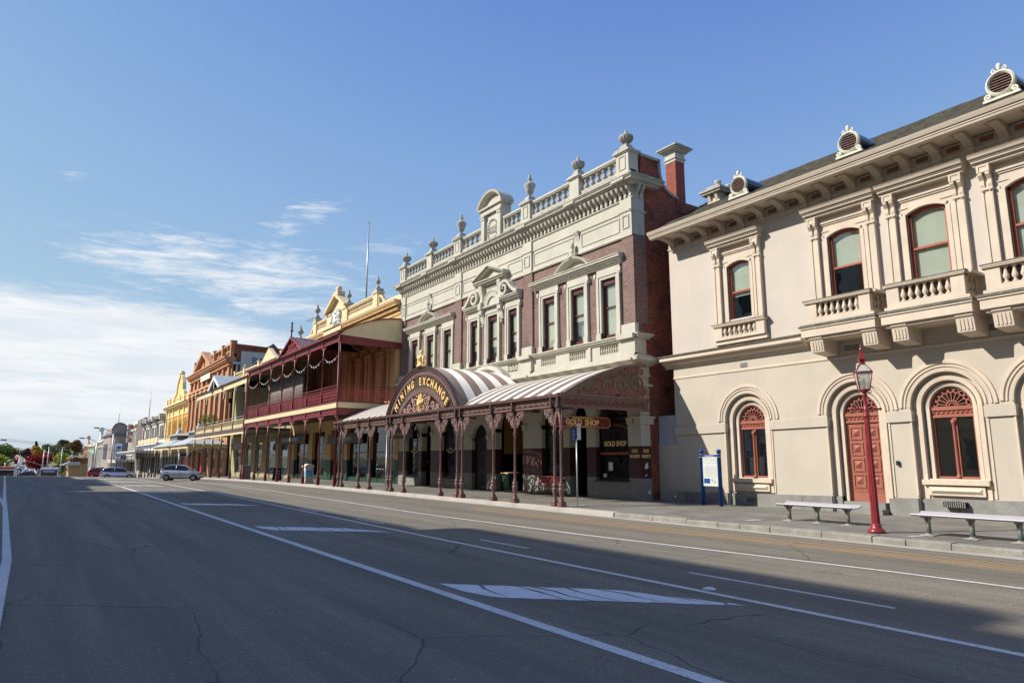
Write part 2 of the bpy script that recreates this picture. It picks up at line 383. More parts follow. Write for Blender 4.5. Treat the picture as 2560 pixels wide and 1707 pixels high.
M['signred'] = mat('sign_red', (.15,.012,.016), .45, .1)
M['tan'] = mat('tan_board', (.46,.30,.15), .7, .12, 1.5)
M['timber'] = mat('brown_timber', (.24,.11,.055), .7, .2, 2)
M['trunk'] = mat('bark', (.10,.075,.05), .9, .3, 4)
M['earth'] = mat('dry_grass_ground', (.16,.15,.07), .95, .35, .08, 1.5)
M['plaster_d'] = mat('olive_plaster', (.34,.31,.17), .8, .12, 1)  # dull olive base colour with slight soft variation
M['oliv'] = mat('mustard_wall', (.25,.16,.035), .8, .1, 1)
def emit(name, col, st):
    m, g, b = base(name); b.inputs['Base Color'].default_value = (*col, 1); b.inputs['Emission Color'].default_value = (*col, 1); b.inputs['Emission Strength'].default_value = st
    return m
M['redlight'] = emit('red_signal_light', (.9,.03,.01), 4)
M['bulb'] = mat('frosted_bulb', (.8,.8,.78), .3, .02)
def leafm(name, a, b2, tr=.25):
    m, g, b = base(name); P = g.n('ShaderNodeNewGeometry').outputs['Position']
    c = g.mix(g.ramp(g.noise(P, .9, 4, .7), .32, .68), srgb(a), srgb(b2)); g.nt.links.new(c, b.inputs['Base Color'])
    b.inputs['Roughness'].default_value = .6; b.inputs['Specular IOR Level'].default_value = .25
    t = g.n('ShaderNodeBsdfTranslucent', i={0: c}); x = g.n('ShaderNodeMixShader', i={0: tr, 1: b.outputs[0], 2: t.outputs[0]})
    out = [q for q in g.nt.nodes if q.type == 'OUTPUT_MATERIAL'][0]; g.nt.links.new(x.outputs[0], out.inputs[0]); return m
def paintm(name, col, rough=.25):
    m, g, b = base(name); b.inputs['Base Color'].default_value = (*col, 1); b.inputs['Roughness'].default_value = rough; b.inputs['Metallic'].default_value = .35
    b.inputs['Coat Weight'].default_value = .6; b.inputs['Coat Roughness'].default_value = .05; return m
M['carsilver'] = paintm('silver_car_paint', (.50,.52,.56)); M['carwhite'] = paintm('white_car_paint', (.72,.73,.75)); M['carred'] = paintm('red_car_paint', (.45,.02,.02))
M['cardark'] = paintm('dark_car_paint', (.04,.045,.06))
M['carglass'] = mat('car_glass', (.012,.014,.02), .06, .1, spec=.9); M['tyre'] = mat('tyre_rubber', (.02,.02,.02), .85); M['rim'] = mat('alloy_rim', (.5,.5,.52), .3, .05, metal=.7)
M['tail'] = mat('tail_lamp_red', (.5,.02,.015), .3); M['headl'] = mat('headlamp_lens', (.65,.66,.65), .15)
# ---------------------------------------------------------------- text
_tf = {}
def text(s, size, O, U, V, depth=.02, bold=.0, xs=1.0, align='CENTER', mb=None, shear=0, space=1.0):
    """flat lettering mapped onto frame O,U,V; returns an MB"""
    mb = mb or MB()
    cu = bpy.data.curves.new('lettering_curve', 'FONT'); cu.body = s; cu.size = size; cu.align_x = align; cu.extrude = depth*.5; cu.offset = bold; cu.shear = shear; cu.resolution_u = 3; cu.space_character = space
    ob = bpy.data.objects.new('lettering_tmp', cu); COL.objects.link(ob)
    dg = bpy.context.evaluated_depsgraph_get(); me = bpy.data.meshes.new_from_object(ob.evaluated_get(dg))
    O, U, V = Vector(O), Vector(U), Vector(V); N = U.cross(V).normalized(); o = len(mb.v)
    for p in me.vertices: mb.v.append(tuple(O+U*(p.co.x*xs)+V*p.co.y+N*p.co.z))
    for p in me.polygons: mb.face([o+i for i in p.vertices])
    bpy.data.objects.remove(ob); bpy.data.curves.remove(cu); bpy.data.meshes.remove(me)
    return mb
UY = (0, -1, 0); UZ = (0, 0, 1)      # reading direction of writing on facades that look towards -X
# ---------------------------------------------------------------- ironwork patterns (2-D paths)
def spiral(cx, cz, r, turns, a0, d=1, n=16, k=1.0):
    return [(cx+r*(1-.85*i/n*k)*cos(a0+d*2*pi*turns*i/n), cz+r*(1-.85*i/n*k)*sin(a0+d*2*pi*turns*i/n)) for i in range(n+1)]
def ring2(cx, cz, r, n=12): return [(cx+r*cos(2*pi*i/n), cz+r*sin(2*pi*i/n)) for i in range(n+1)]
def seg(a, b): return [a, b]
def scrolls(wd, ht):
    """S-scroll running pattern cell"""
    r = ht*.36
    return [spiral(wd*.3, ht*.5, r, 1.35, pi*1.2, -1), spiral(wd*.74, ht*.5, r*.85, 1.3, pi*.2, -1),
            [(wd*.3, ht*.5+r), (wd*.5, ht*.62), (wd*.62, ht*.3), (wd*.74, ht*.5-r*.85)],
            [(wd*.02, ht*.2), (wd*.1, ht*.45), (wd*.04, ht*.8)], [(wd*.48, ht*.95), (wd*.54, ht*.75), (wd*.6, ht*.95)],
            [(wd*.45, ht*.05), (wd*.5, ht*.25), (wd*.58, ht*.05)]]
def lace(mb, paths, O, U, V, w, d):
    for p in paths: mb.rib(p, O, U, V, w, d)
# ---------------------------------------------------------------- wall with openings in the plane x = X0 (looks to -X)
def arcpts(yc, zs, hw, rise, n=14):
    R = (hw*hw+rise*rise)/(2*rise); zc = zs+rise-R; a = math.asin(min(1, hw/R)) if rise <= hw else pi/2
    return [(yc+R*sin(-a+2*a*i/n), zc+R*cos(-a+2*a*i/n)) for i in range(n+1)]
def wall(mb, X0, t, y0, y1, z0, z1, holes=()):
    hs = [(a, b, c, d+r, d, r) for (a, b, c, d, r) in holes]
    zs = sorted({z0, z1, *[q for h in hs for q in (h[2], h[3]) if z0 < q < z1]})
    for za, zb in zip(zs[:-1], zs[1:]):
        cur = y0
        for h in sorted([h for h in hs if h[2] <= za+1e-6 and h[3] >= zb-1e-6]):
            if h[0] > cur+1e-6: mb.box(X0, X0+t, cur, h[0], za, zb)
            cur = h[1]
        if cur < y1-1e-6: mb.box(X0, X0+t, cur, y1, za, zb)
    for (a, b, c, top, sp_, r) in hs:
        if r > 0:
            yc = (a+b)/2; pts = arcpts(yc, sp_, (b-a)/2, r); h = len(pts)//2
            mb.prism([(a, sp_), (a, top)]+[(yc, top)]+pts[:h+1][::-1], 'x', X0, X0+t)
            mb.prism([(b, sp_)]+pts[h:][::-1]+[(yc, top), (b, top)], 'x', X0, X0+t)
def mould(mb, X0, prof, y0, y1):
    """horizontal moulding: prof of (projection, z); extruded y0..y1"""
    mb.prism([(X0-p, z) for p, z in prof], 'y', y0, y1)
def moulds(mb, X0, prof, y0, y1, e0=1, e1=0):
    """moulding that returns round its ends (simple step-back return): stack of boxes following prof"""
    for (p, za), (q, zb) in zip(prof[:-1], prof[1:]):
        if zb-za > 1e-4:
            pp = max(p, q)
            mb.box(X0-pp, X0+.05, y0-pp*e0, y1+pp*e1, za, zb)
# ================================================================ GROUND, ROAD, PAVEMENT
def Hz(x, y):
    zl = 0 if y < 80 else -.0186*(y-80)**2/80 if y < 120 else -.372-.035*(y-120) if y < 205 else max(-3.5, -3.347-.02*(y-205)) if y < 320 else -3.5+.0195*(y-320) if y < 760 else 5.08-.03*(y-760)
    zr = 0 if y < 40 else -.0225*(y-40)**2/150 if y < 115 else -.844-.0225*(y-115) if y < 205 else -2.87-.0055*(y-205) if y < 320 else zl
    t = min(1, max(0, x/16.3)); return zl*(1-t)+zr*t
YG = [-60+3*i for i in range(20)]+[0+2*i for i in range(110)]+[220+5*i for i in range(21)]+[330+12*i for i in range(60)]
YG = sorted(set(YG))
def sheet(name, xs, dz, m, ys=None, fn=None, **pr):
    mb = MB(); ys = ys or YG; n = len(xs)
    for y in ys:
        for x in xs:
            X, dd = (fn(x, y) if fn else (x, 0)); mb.v.append((X, y, Hz(X, y)+dz+dd))
    for j in range(len(ys)-1):
        for i in range(n-1): mb.face([j*n+i, j*n+i+1, (j+1)*n+i+1, (j+1)*n+i], True)
    return mb.build(name, m, None, **pr)
S = dict(kind='structure')
gx = [-900, -500, -300, -150, -80, -40, -20, 0, 16.3, 30, 60, 120, 250, 500, 1200]
sheet('ground', gx, -.35, M['earth'], [-400, -200]+YG+[1200, 1800, 3000], **S)
sheet('road', [-13.5, -8, -4, 0, 4, 8, 12, 16.3], 0, M['asph'], [y for y in YG if y <= 330], **S)
# the far road climbs the hill and drifts a little left
def farx(x, y): return (x-5.2-(y-320)*.0197, 0)
sheet('hill_road', [-5.0, 0, 5.0], .03, M['asph'], [y for y in YG if y >= 320 and y < 1000], farx, **S)
# pavement, gutter and kerb
sheet('footpath', [16.45, 18.5, 21, 24.5], .15, M['pave'], [y for y in YG if y <= 330], lambda x, y: (x, .0125*(min(x, 21)-16.45)), **S)
sheet('far_footpath', [-22, -13.5], .13, M['pave'], [y for y in YG if y <= 330], **S)
sheet('gutter', [15.72, 16.12], .006, M['concrete'], [y for y in YG if y <= 330], **S)
mb = MB(); y = -20.0; rk = random.Random(3)
while y < 17.6:                                   # old stone blocks
    L = 0.72+rk.random()*.75; a, b = y+.012, y+L-.012; x0 = 16.12+rk.uniform(-.02, .02); h = .15+rk.uniform(-.008, .008); cc = .035
    if y+L > 17.4: b = 17.55
    mb.prism([(x0, -.05), (x0, h-cc), (x0+cc, h), (16.47, h), (16.47, -.05)], 'y', a, b); y += L
mb.k = 1
for y in [17.6+3*i for i in range(104)]:
    z0, z1 = Hz(16.3, y), Hz(16.3, y+3)
    o = len(mb.v)
    for yy, zz_ in ((y+.01, z0), (y+2.99, z1)):
        mb.v += [(16.12, yy, zz_-.05), (16.12, yy, zz_+.125), (16.15, yy, zz_+.152), (16.47, yy, zz_+.156), (16.47, yy, zz_-.05)]
    for k in range(5): mb.face([o+k, o+(k+1) % 5, o+5+(k+1) % 5, o+5+k])
    mb.face([o, o+1, o+2, o+3, o+4]); mb.face([o+9, o+8, o+7, o+6, o+5])
mb.build('kerb', [M['kerbst'], M['concrete']], None, **S)
# markings
def strip(name, pts, wd, m, dz=.004, **pr):
    mb = MB(); P = []
    for (a, b) in zip(pts[:-1], pts[1:]):
        ys = sorted({a[1], b[1], *[y for y in YG if min(a[1], b[1]) < y < max(a[1], b[1])]}, reverse=a[1] > b[1])
        P += [(a[0]+(b[0]-a[0])*(y-a[1])/(b[1]-a[1]), y) for y in ys][(1 if P else 0):]
    for x, y in P: mb.v += [(x-wd/2, y, Hz(x-wd/2, y)+dz), (x+wd/2, y, Hz(x+wd/2, y)+dz)]
    for i in range(len(P)-1): mb.face([2*i, 2*i+1, 2*i+3, 2*i+2])
    return mb.build(name, m, None, kind='structure', **pr)
strip('lane_line', [(5.0, -10), (5.0, 56), (4.4, 75), (2.7, 103), (2.0, 125)], .17, M['lineW'])
strip('lane_line', [(8.2, -10), (8.2, 15), (8.55, 40), (8.56, 66), (8.3, 88), (8.0, 110)], .13, M['lineW'])
strip('lane_line', [(12.6, -10), (12.3, 6.5), (11.7, 14), (11.43, 22.3), (12.0, 44), (11.8, 66), (11.5, 100)], .10, M['lineW'])
strip('lane_line', [(13.07, 53), (12.9, 62)], .1, M['lineW'])
strip('lane_line', [(-.05, -10), (-.34, 16.7), (-.70, 27), (-1.02, 36), (-1.38, 46), (-2.0, 65), (-2.9, 91), (-4.0, 125)], .15, M['lineW'], .006)
strip('lane_line', [(-1.06, 36), (-1.62, 46), (-1.95, 54)], .10, M['lineW'])
for x, a, b in ((9.35, 4.9, 8.35), (8.95, 12.5, 14.5), (8.7, 19.6, 21.8), (8.68, 25.5, 27.5)): strip('lane_dash', [(x, a), (x, b)], .09, M['lineW'])
for x0, x1, x2 in ((14.72, 14.82, 14.95), (14.3, 14.4, 14.5), (14.05, 14.13, 14.25)):
    strip('kerbside_line', [(x2, -6), (x2, 7), (x0, 15), (x0+(.0 if x0 > 14.5 else .1), 21.5 if x0 > 14.2 else 22.5)], .055, M['lineY'])
strip('kerbside_line', [(14.72, 21.5), (14.35, 23.7)], .055, M['lineY']); strip('kerbside_line', [(14.1, 22.5), (14.35, 23.7)], .055, M['lineY'])
# worn chevron bars between the two lane lines: outline roughened, cracks cut through
rb = random.Random(11)
for n, yb in enumerate((9.0, 20.2, 33.0, 46.3, 59.5, 72.7, 85.0)):
    A, B, C2, D = (5.27, yb+.85), (5.3, yb-.45), (7.93, yb-3.0), (7.7, yb-1.6)
    mb = MB(); K = 26; top = []; bot = []
    for i in range(K+1):
        t = i/K; j = rb.uniform(-.022, .022)
        top.append((A[0]+(D[0]-A[0])*t+(C2[0]-D[0])*max(0, t-.8)*4.8, A[1]+(D[1]-A[1])*t+(C2[1]-D[1])*max(0, t-.8)*4.8+j))
        bot.append((B[0]+(C2[0]-B[0])*min(1, max(0, t-.08)*1.09), A[1]+(B[1]-A[1])*min(1, t*8)+(C2[1]-B[1])*max(0, t-.08)*1.08+rb.uniform(-.022, .022)))
    cr = [0]
    while cr[-1] < K: cr.append(min(K, cr[-1]+rb.choice((2, 3, 4, 5))))
    cj = {c_: [rb.uniform(-.05, .05) for _ in range(4)] for c_ in cr}
    for a, b in zip(cr[:-1], cr[1:]):
        o = len(mb.v); g1 = rb.uniform(.002, .012); m_ = b-a
        for i in range(a, b+1):
            jx = rb.uniform(-.012, .012)
            for q4, f in enumerate((0, .33, .66, 1)):
                e = (g1+rb.uniform(0, .022))*(1 if i == a else -1 if i == b else 0)*(.5+f)+(cj[i][q4] if i in cj and 0 < i < K else 0)
                x = bot[i][0]*(1-f)+top[i][0]*f+e; y = bot[i][1]*(1-f)+top[i][1]*f-e*.5+(jx if 0 < f < 1 else 0)
                mb.v.append((x, y, Hz(x, y)+.005))
        for i in range(m_):
            for k in range(3): mb.face([o+i*4+k, o+(i+1)*4+k, o+(i+1)*4+k+1, o+i*4+k+1])
    mb.build('hatch_bar', M['lineC'], None, kind='structure')
# stop bars on the crossing and far lane lines
for y in (66.2, 79, 98): 
    mb = MB(); 
    for x in [5.2+.3*i for i in range(11)]: mb.v += [(x, y+(8.5-x)*1.9*.5, Hz(x, y+(8.5-x)*.95)+.012), (x, y+.8+(8.5-x)*.95, Hz(x, y+.8+(8.5-x)*.95)+.012)]
    for i in range(10): mb.face([2*i, 2*i+2, 2*i+3, 2*i+1])
    mb.build('stop_bar', M['lineW'], None, kind='structure')
def hline(name, xo, wd, ys, m, dz):
    mb = MB(); 
    for y in ys:
        for e in (-1, 1):
            X, _ = farx(xo+e*wd/2, y); mb.v.append((X, y, Hz(X, y)+dz))
    for i in range(len(ys)-1): mb.face([2*i, 2*i+1, 2*i+3, 2*i+2])
    mb.build(name, m, None, kind='structure')
FY = [y for y in YG if 320 <= y < 1000]
hline('lane_line', 4.6, .45, FY, M['lineW'], .06); hline('lane_line', -1.4, .3, FY, M['lineW'], .06); hline('lane_line', 1.6, .25, FY, M['lineW'], .06)
# small litter, marker stud, cover plates
def flat(name, label, cat, x, y, r, z, m, n=9, h=.004, el=1.0, group=None):
    mb = MB(); rr = random.Random(int(x*100+y*10)); pts = [(x+r*cos(2*pi*i/n)*rr.uniform(.75, 1.1), y+r*el*sin(2*pi*i/n)*rr.uniform(.75, 1.1)) for i in range(n)]
    mb.prism(pts, 'z', z, z+h); return tag(mb.build(name, m, None), label, cat, group)
mb = MB(); mb.lathe([(.10, 0), (.098, .006), (.06, .022), (.0, .026)], (8.43, 7.15, 0), 14); tag(mb.build('road_stud', M['white'], None), 'round white marker stud on the road beside the long lane line', 'road stud')
flat('cover_plate', 'pale oval cover plate in the footpath left of the first bench', 'cover plate', 17.35, 12.95, .36, .165, M['concrete'], 16, .006, .5)
flat('cover_plate', 'pale cover plate in the footpath just right of the lamp post', 'cover plate', 16.85, 8.2, .28, .158, M['concrete'], 16, .006, .5)
flat('cover_plate', 'pale concrete footing patch round the no-standing sign pole', 'cover plate', 17.2, 20.75, .30, .162, M['concrete'], 16, .006)

# ================================================================ CREAM CORNER BUILDING (right)
XR = 22.9; UNIT, DATUM = .957, .0817          # this building is written in units of .957 m
RB = thing('civic_building', 'two-storey cream rendered civic building with bracketed eaves and arched ground-floor openings', 'building', um((XR, 8, .2)))
OPEN = [(17.13, .61, 'w'), (12.72, .62, 'd'), (9.86, .62, 'w'), (7.0, .62, 'w'), (2.6, .62, 'w')]
UPW = [17.14, 12.63, 9.86, 7.0, 2.6]
def lift(y): return .022*(17.5-y)*.7      # the plinth courses climb with the street
YE, YW = -3.0, 20.85
lo = MB(); holes = []
for yc, hw, k in OPEN:
    d = lift(yc); holes.append((yc-1.07, yc+1.07, .0, 3.39+d, 1.07))
wall(lo, XR, .16, YE, YW, 0, 6.2, holes)
inn = []
for yc, hw, k in OPEN:
    d = lift(yc); inn.append((yc-.80, yc+.80, .0 if k == 'd' else 1.12+d, 3.39+d, .80))
wall(lo, XR+.16, .16, YE, YW-.02, 0, 6.2, inn)
in2 = []
for yc, hw, k in OPEN:
    d = lift(yc); in2.append((yc-hw, yc+hw, .35 if k == 'd' else 1.16+d, 3.39+d, hw))
wall(lo, XR+.32, .3, YE, YW-.04, 0, 6.2, in2)
lo.box(XR, XR+12, YW-.3, YW, 6.2, 6.3)
lo.prism([(XR+.05, 0), (XR+12, 0), (XR+12, 6.2), (XR+.05, 6.2)], 'y', YW-.05, YW)
lo.build('ground_floor_wall', M['cream_lo'], RB)
up = MB(); hu = [(y-.55, y+.55, 7.55, 9.78, .16) for y in UPW[:1]]+[(y-.61, y+.61, 7.55, 9.84, .17) for y in UPW[1:]]
wall(up, XR, .35, YE, YW, 6.2, 11.7, hu)
up.prism([(XR+.05, 6.2), (XR+12, 6.2), (XR+12, 11.7), (XR+.05, 11.7)], 'y', YW-.3, YW)
up.build('upper_wall', M['cream'], RB)
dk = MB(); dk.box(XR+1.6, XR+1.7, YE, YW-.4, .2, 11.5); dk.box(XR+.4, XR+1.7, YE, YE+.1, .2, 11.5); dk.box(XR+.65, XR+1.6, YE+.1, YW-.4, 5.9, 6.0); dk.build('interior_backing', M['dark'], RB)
# plinth, string courses
cuts = []
for yc, hw, k in OPEN: cuts.append((yc-1.07, yc+1.07, k))
cuts.sort(); cur = YE; segs = []
for a, b, k in cuts:
    segs.append((cur, a, XR-.07)); 
    segs.append((a, b, XR+.1) if k == 'w' else None); cur = b
segs.append((cur, YW, XR-.07))
for s_ in segs:
    if not s_: continue
    pl = MB(); a, b, x = s_; n = max(1, round((b-a)/1.3))
    for i in range(n):
        p, q = a+(b-a)*i/n+.006, a+(b-a)*(i+1)/n-.006
        pl.prism([(p, -.1), (q, -.1), (q, .60+lift(q)), (p, .60+lift(p))], 'x', x, XR+.14)
    pl.build('plinth', M['bluestone'], RB)
for e in (-1.07, .80): pl = MB(); pl.box(XR+.10, XR+.3, 12.72+e, 12.72+e+.27, -.1, .66); pl.build('plinth', M['bluestone'], RB)
sb = MB(); sb.box(XR-.32, XR+.34, 11.95, 13.5, .1, .30); sb.box(XR-.02, XR+.4, 12.0, 13.4, .30, .50); sb.build('door_step', M['bluestone'], RB)
for a, b in ((YE, 7.0-1.07), (7.0+1.07, 9.86-1.07), (9.86+1.07, 12.72-1.07), (12.72+1.07, 17.13-1.07), (17.13+1.07, YW)):
    im = MB(); d0, d1 = lift(a), lift(b); im.prism([(a, 3.0+d0), (b, 3.0+d1), (b, 3.33+d1), (a, 3.33+d0)], 'x', XR-.07, XR+.02)
    for e, d, s_ in ((a, d0, -1), (b, d1, 1)):
        if YE < e < YW: im.box(XR-.07, XR+.16, *sorted((e, e+s_*.045)), 3.0+d, 3.33+d)
    im.build('impost_band', M['cream_lo'], RB)
for yc, hw, k in OPEN:
    hm = MB(); d = lift(yc); c = (yc, 3.42+d)
    hm.arch(c, [(XR-.05, 1.40), (XR+.01, 1.42), (XR+.01, 1.29), (XR-.05, 1.31)], n=32)
    hm.arch(c, [(XR-.035, 1.26), (XR+.01, 1.27), (XR+.01, 1.20), (XR-.035, 1.21)], n=32)
    hm.arch(c, [(XR-.04, 1.11), (XR+.02, 1.12), (XR+.02, 1.055), (XR-.03, 1.055)], n=32)
    hm.arch(c, [(XR+.10, .93), (XR+.17, .95), (XR+.17, .79), (XR+.12, .80)], n=28)
    for s_ in (-1, 1):
        hm.box(XR+.11, XR+.17, yc+s_*.80, yc+s_*.93, .66, 3.42+d)
        hm.box(XR-.03, XR+.02, yc+s_*1.055, yc+s_*1.11, .66+lift(yc), 3.0+d)
        hm.arch(c, [(XR+.24, hw+.10), (XR+.33, hw+.12), (XR+.33, hw-.0), (XR+.27, hw)], n=24) if s_ > 0 else None
        hm.box(XR+.25, XR+.33, yc+s_*hw, yc+s_*(hw+.11), 1.16+d if k == 'w' else .5, 3.42+d)
    hm.build('arch_moulding', M['cream_tr'], RB)
bc = MB(); PB = [(0, 5.38), (.035, 5.40), (.035, 5.46), (0, 5.48)]
mould(bc, XR, PB, YE, YW+.03)
PC = [(0, 5.86), (.06, 5.88), (.10, 5.98), (.26, 6.06), (.30, 6.14), (.44, 6.18), (.44, 6.30), (.48, 6.34), (0, 6.36)]
mould(bc, XR, PC, 14.3, YW+.42)
bc.k = 1; mould(bc, XR, [(0, 6.365), (.50, 6.345), (.52, 6.40), (0, 6.50)], 14.3, YW+.46)
bc.build('belt_cornice', [M['cream_tr'], M['moss']], RB)
# balcony slabs on fluted consoles
def balpost(r, h): return [(r*.9, 0), (r*.9, .08*h), (r*.5, .12*h), (r*.45, .2*h), (r*.95, .33*h), (r*1.0, .42*h), (r*.62, .62*h), (r*.42, .78*h), (r*.5, .86*h), (r*.85, .9*h), (r*.85, h)]
cons = None
for yc in (12.56, 9.74, 6.92, 2.6):
    y0, y1 = yc-1.40, yc+1.40
    t = MB(); PS = [(0, 6.0), (.92, 6.02), (.98, 6.12), (1.08, 6.16), (1.08, 6.40), (1.12, 6.44), (0, 6.46)]
    moulds(t, XR, PS, y0+1.02, y1-1.02, .86, .86); t.k = 1
    t.box(XR-1.15, XR+.01, y0+.03, y1-.03, 6.462, 6.51); t.box(XR-1.10, XR+.01, y0+.07, y1-.07, 6.51, 6.55)
    t.k = 0; t.box(XR-.94, XR, y0+.16, y1-.16, 6.551, 6.68)
    t.build('balcony_slab', [M['cream_tr'], M['moss']], RB)
    for s_ in (-1, 1):
        cy = yc-.1+s_*.93
        if cons is None:
            c = MB(); c.prism([(XR-.02, 5.5), (XR-.90, 5.58), (XR-.96, 5.98), (XR-1.02, 6.04), (XR-1.02, 6.14), (XR+.0, 6.15)], 'y', cy-.24, cy+.24)
            for f in (-.15, -.05, .05, .15): c.prism([(XR-.85, 5.62), (XR-.935, 5.64), (XR-.975, 5.95), (XR-.85, 5.95)], 'y', cy+f-.025, cy+f+.025)
            cons = c.build('console', M['cream_tr'], RB, off=(XR, cy, 5.5))
        else: inst(cons, RB, (XR, cy, 5.5))
# balconettes
bal0 = None
def balcony(yc, hw, xf, zb, zt):
    global bal0
    p = MB(); x = XR-xf
    p.box(x, x+.18, yc-hw, yc-hw+.38, zb, zt-.1); p.box(x, x+.18, yc+hw-.38, yc+hw, zb, zt-.1)
    p.box(x, x+.18, yc-hw+.38, yc+hw-.38, zb, zb+.13)
    for s_ in (-1, 1):
        ya, yb = (yc-hw, yc-hw+.16) if s_ < 0 else (yc+hw-.16, yc+hw)
        if xf > .3: p.box(XR-.12, XR, ya, yb, zb, zt-.1); p.box(x+.18, XR-.12, ya, yb, zb, zb+.13)
    par = p.build('balustrade', M['cream_tr'], RB)
    r = MB(); moulds(r, x+.18, [(.18, zt-.1), (.24, zt-.06), (.26, zt-.02)], yc-hw+.2, yc+hw-.2, 1, 1)
    if xf > .3:
        for s_ in (-1, 1): r.box(x+.0, XR, yc+s_*hw-.1-.05*s_*-1-.06, yc+s_*hw+.1, zt-.1, zt-.021)
    r.k = 1; r.box(x-.09, XR if xf > .3 else x+.2, yc-hw-.09, yc+hw+.09, zt-.02, zt+.015); r.build('handrail', [M['cream_tr'], M['moss']], par)
    n = 7; L = 2*hw-.76; hh = zt-.1-zb-.13
    for i in range(n):
        yy = yc-L/2+L*(i+.5)/n
        if bal0 is None:
            b = MB(); b.lathe(balpost(.085, hh), (x+.09, yy, zb+.13), 10); bal0 = b.build('baluster', M['cream_tr'], par, off=(x+.09, yy, zb+.13)); 
        else: inst(bal0, par, (x+.09, yy, zb+.13))
    if xf > .3:
        for s_ in (-1, 1): [inst(bal0, par, (XR-xq, yc+s_*(hw-.08), zb+.13)) for xq in (.28, .52)]
for yc in (12.58, 9.76, 6.94, 2.6): balcony(yc, 1.14, .90, 6.68, 7.42)
balcony(17.14, 1.20, .22, 6.72, 7.38)
t = MB(); t.box(XR-.14, XR+.01, 15.9, 18.4, 6.55, 6.72); t.build('sill_block', M['cream_tr'], RB)
# upper windows with pilasters, brackets and entablature
wp = None
for n, yc in enumerate(UPW):
    hw = .55 if n == 0 else .61; zs, rise = (9.78, .16) if n == 0 else (9.84, .17)
    f = MB(); X = XR+.10
    # outer reveal architrave
    for s_ in (-1, 1):
        f.box(XR-.05, XR+.05, yc+s_*hw, yc+s_*(hw+.13), 7.4, zs); f.box(XR-.03, XR+.05, yc+s_*(hw+.13), yc+s_*(hw+.26), 7.4, zs+.1)
    R_ = (hw*hw+rise*rise)/(2*rise); aa = math.asin(hw/R_)
    f.arch((yc, zs+rise-R_), [(XR-.05, R_), (XR+.05, R_), (XR+.05, R_+.13), (XR-.05, R_+.13)], a0=pi/2-aa, a1=pi/2+aa, n=12)
    f.box(XR-.03, XR+.04, yc-hw-.26, yc+hw+.26, zs+rise+.06, 10.4)
    sur = f.build('window_surround', M['cream_tr'], RB)
    # pilasters
    for s_ in (-1, 1):
        c = yc+s_*(hw+.43); q = MB()
        q.box(XR-.13, XR+.01, c-.15, c+.15, 7.38, 9.88); q.box(XR-.16, XR-.13, c-.15, c-.09, 7.5, 9.8); q.box(XR-.16, XR-.13, c+.09, c+.15, 7.5, 9.8)
        q.box(XR-.18, XR+.01, c-.17, c+.17, 9.88, 9.95)
        for e in (-1, 1):
            q.prism([(XR-.02, 9.95), (XR-.12, 9.95), (XR-.16, 10.05), (XR-.16, 10.2), (XR-.27, 10.34), (XR-.27, 10.42), (XR-.02, 10.42)], 'y', c+e*.1-.055, c+e*.1+.055)
            q.lathe([(.0, 0), (.035, .02), (.0, .06)], (XR-.17, c+e*.1, 9.82), 8)
        q.box(XR-.10, XR-.0, c-.045, c+.045, 9.95, 10.42)
        q.box(XR-.26, XR+.01, c-.17, c+.17, 10.42, 10.64); q.box(XR-.285, XR-.26, c-.17, c-.11, 10.42, 10.64); q.box(XR-.285, XR-.26, c+.11, c+.17, 10.42, 10.64); q.box(XR-.283, XR-.26, c-.11, c+.11, 10.42, 10.46); q.box(XR-.283, XR-.26, c-.11, c+.11, 10.60, 10.64)
        q.build('pilaster', M['cream_tr'], sur)
    e = MB(); e.box(XR-.07, XR+.01, yc-hw-.26, yc+hw+.26, 10.30, 10.36); e.box(XR-.11, XR+.01, yc-hw-.26, yc+hw+.26, 10.36, 10.42)
    e.box(XR-.05, XR+.01, yc-hw-.26, yc+hw+.26, 10.42, 10.64)
    W_ = hw+.62
    moulds(e, XR, [(.26, 10.64), (.28, 10.70), (.32, 10.74), (.37, 10.80), (.40, 10.86)], yc-W_, yc+W_, .2, .2)
    e.prism([(XR+.01, 10.86), (XR-.46, 10.86), (XR-.49, 10.93), (XR-.53, 10.98), (XR+.01, 11.03)], 'y', yc-W_-.11, yc+W_+.11)
    e.build('entablature', M['cream_tr'], sur)
    # sash
    w_ = MB(); z0, z1 = 7.45, zs
    for s_ in (-1, 1): w_.box(X, X+.12, yc+s_*(hw-.10), yc+s_*hw, z0, z1+rise*.35)
    w_.box(X, X+.12, yc-hw, yc+hw, z0, z0+.12); w_.box(X+.01, X+.09, yc-hw+.1, yc+hw-.1, 8.64, 8.71)
    w_.arch((yc, zs+rise-R_), [(X, R_-.1), (X+.12, R_-.1), (X+.12, R_+.03), (X, R_+.03)], a0=pi/2-aa, a1=pi/2+aa, n=12)
    wo = w_.build('window', M['win_red'], RB)
    p = MB(); p.box(X+.05, X+.055, yc-hw+.09, yc+hw-.09, 7.55, zs+rise-.02); p.build('pane', M['glass'], wo)
    b = MB(); zb = {0: 8.5, 1: 8.66, 2: 7.5, 3: 7.5, 4: 8.2}[n]; b.box(X+.13, X+.14, yc-hw+.05, yc+hw-.05, zb, zs+rise); b.build('blind', M['blindg'], wo)
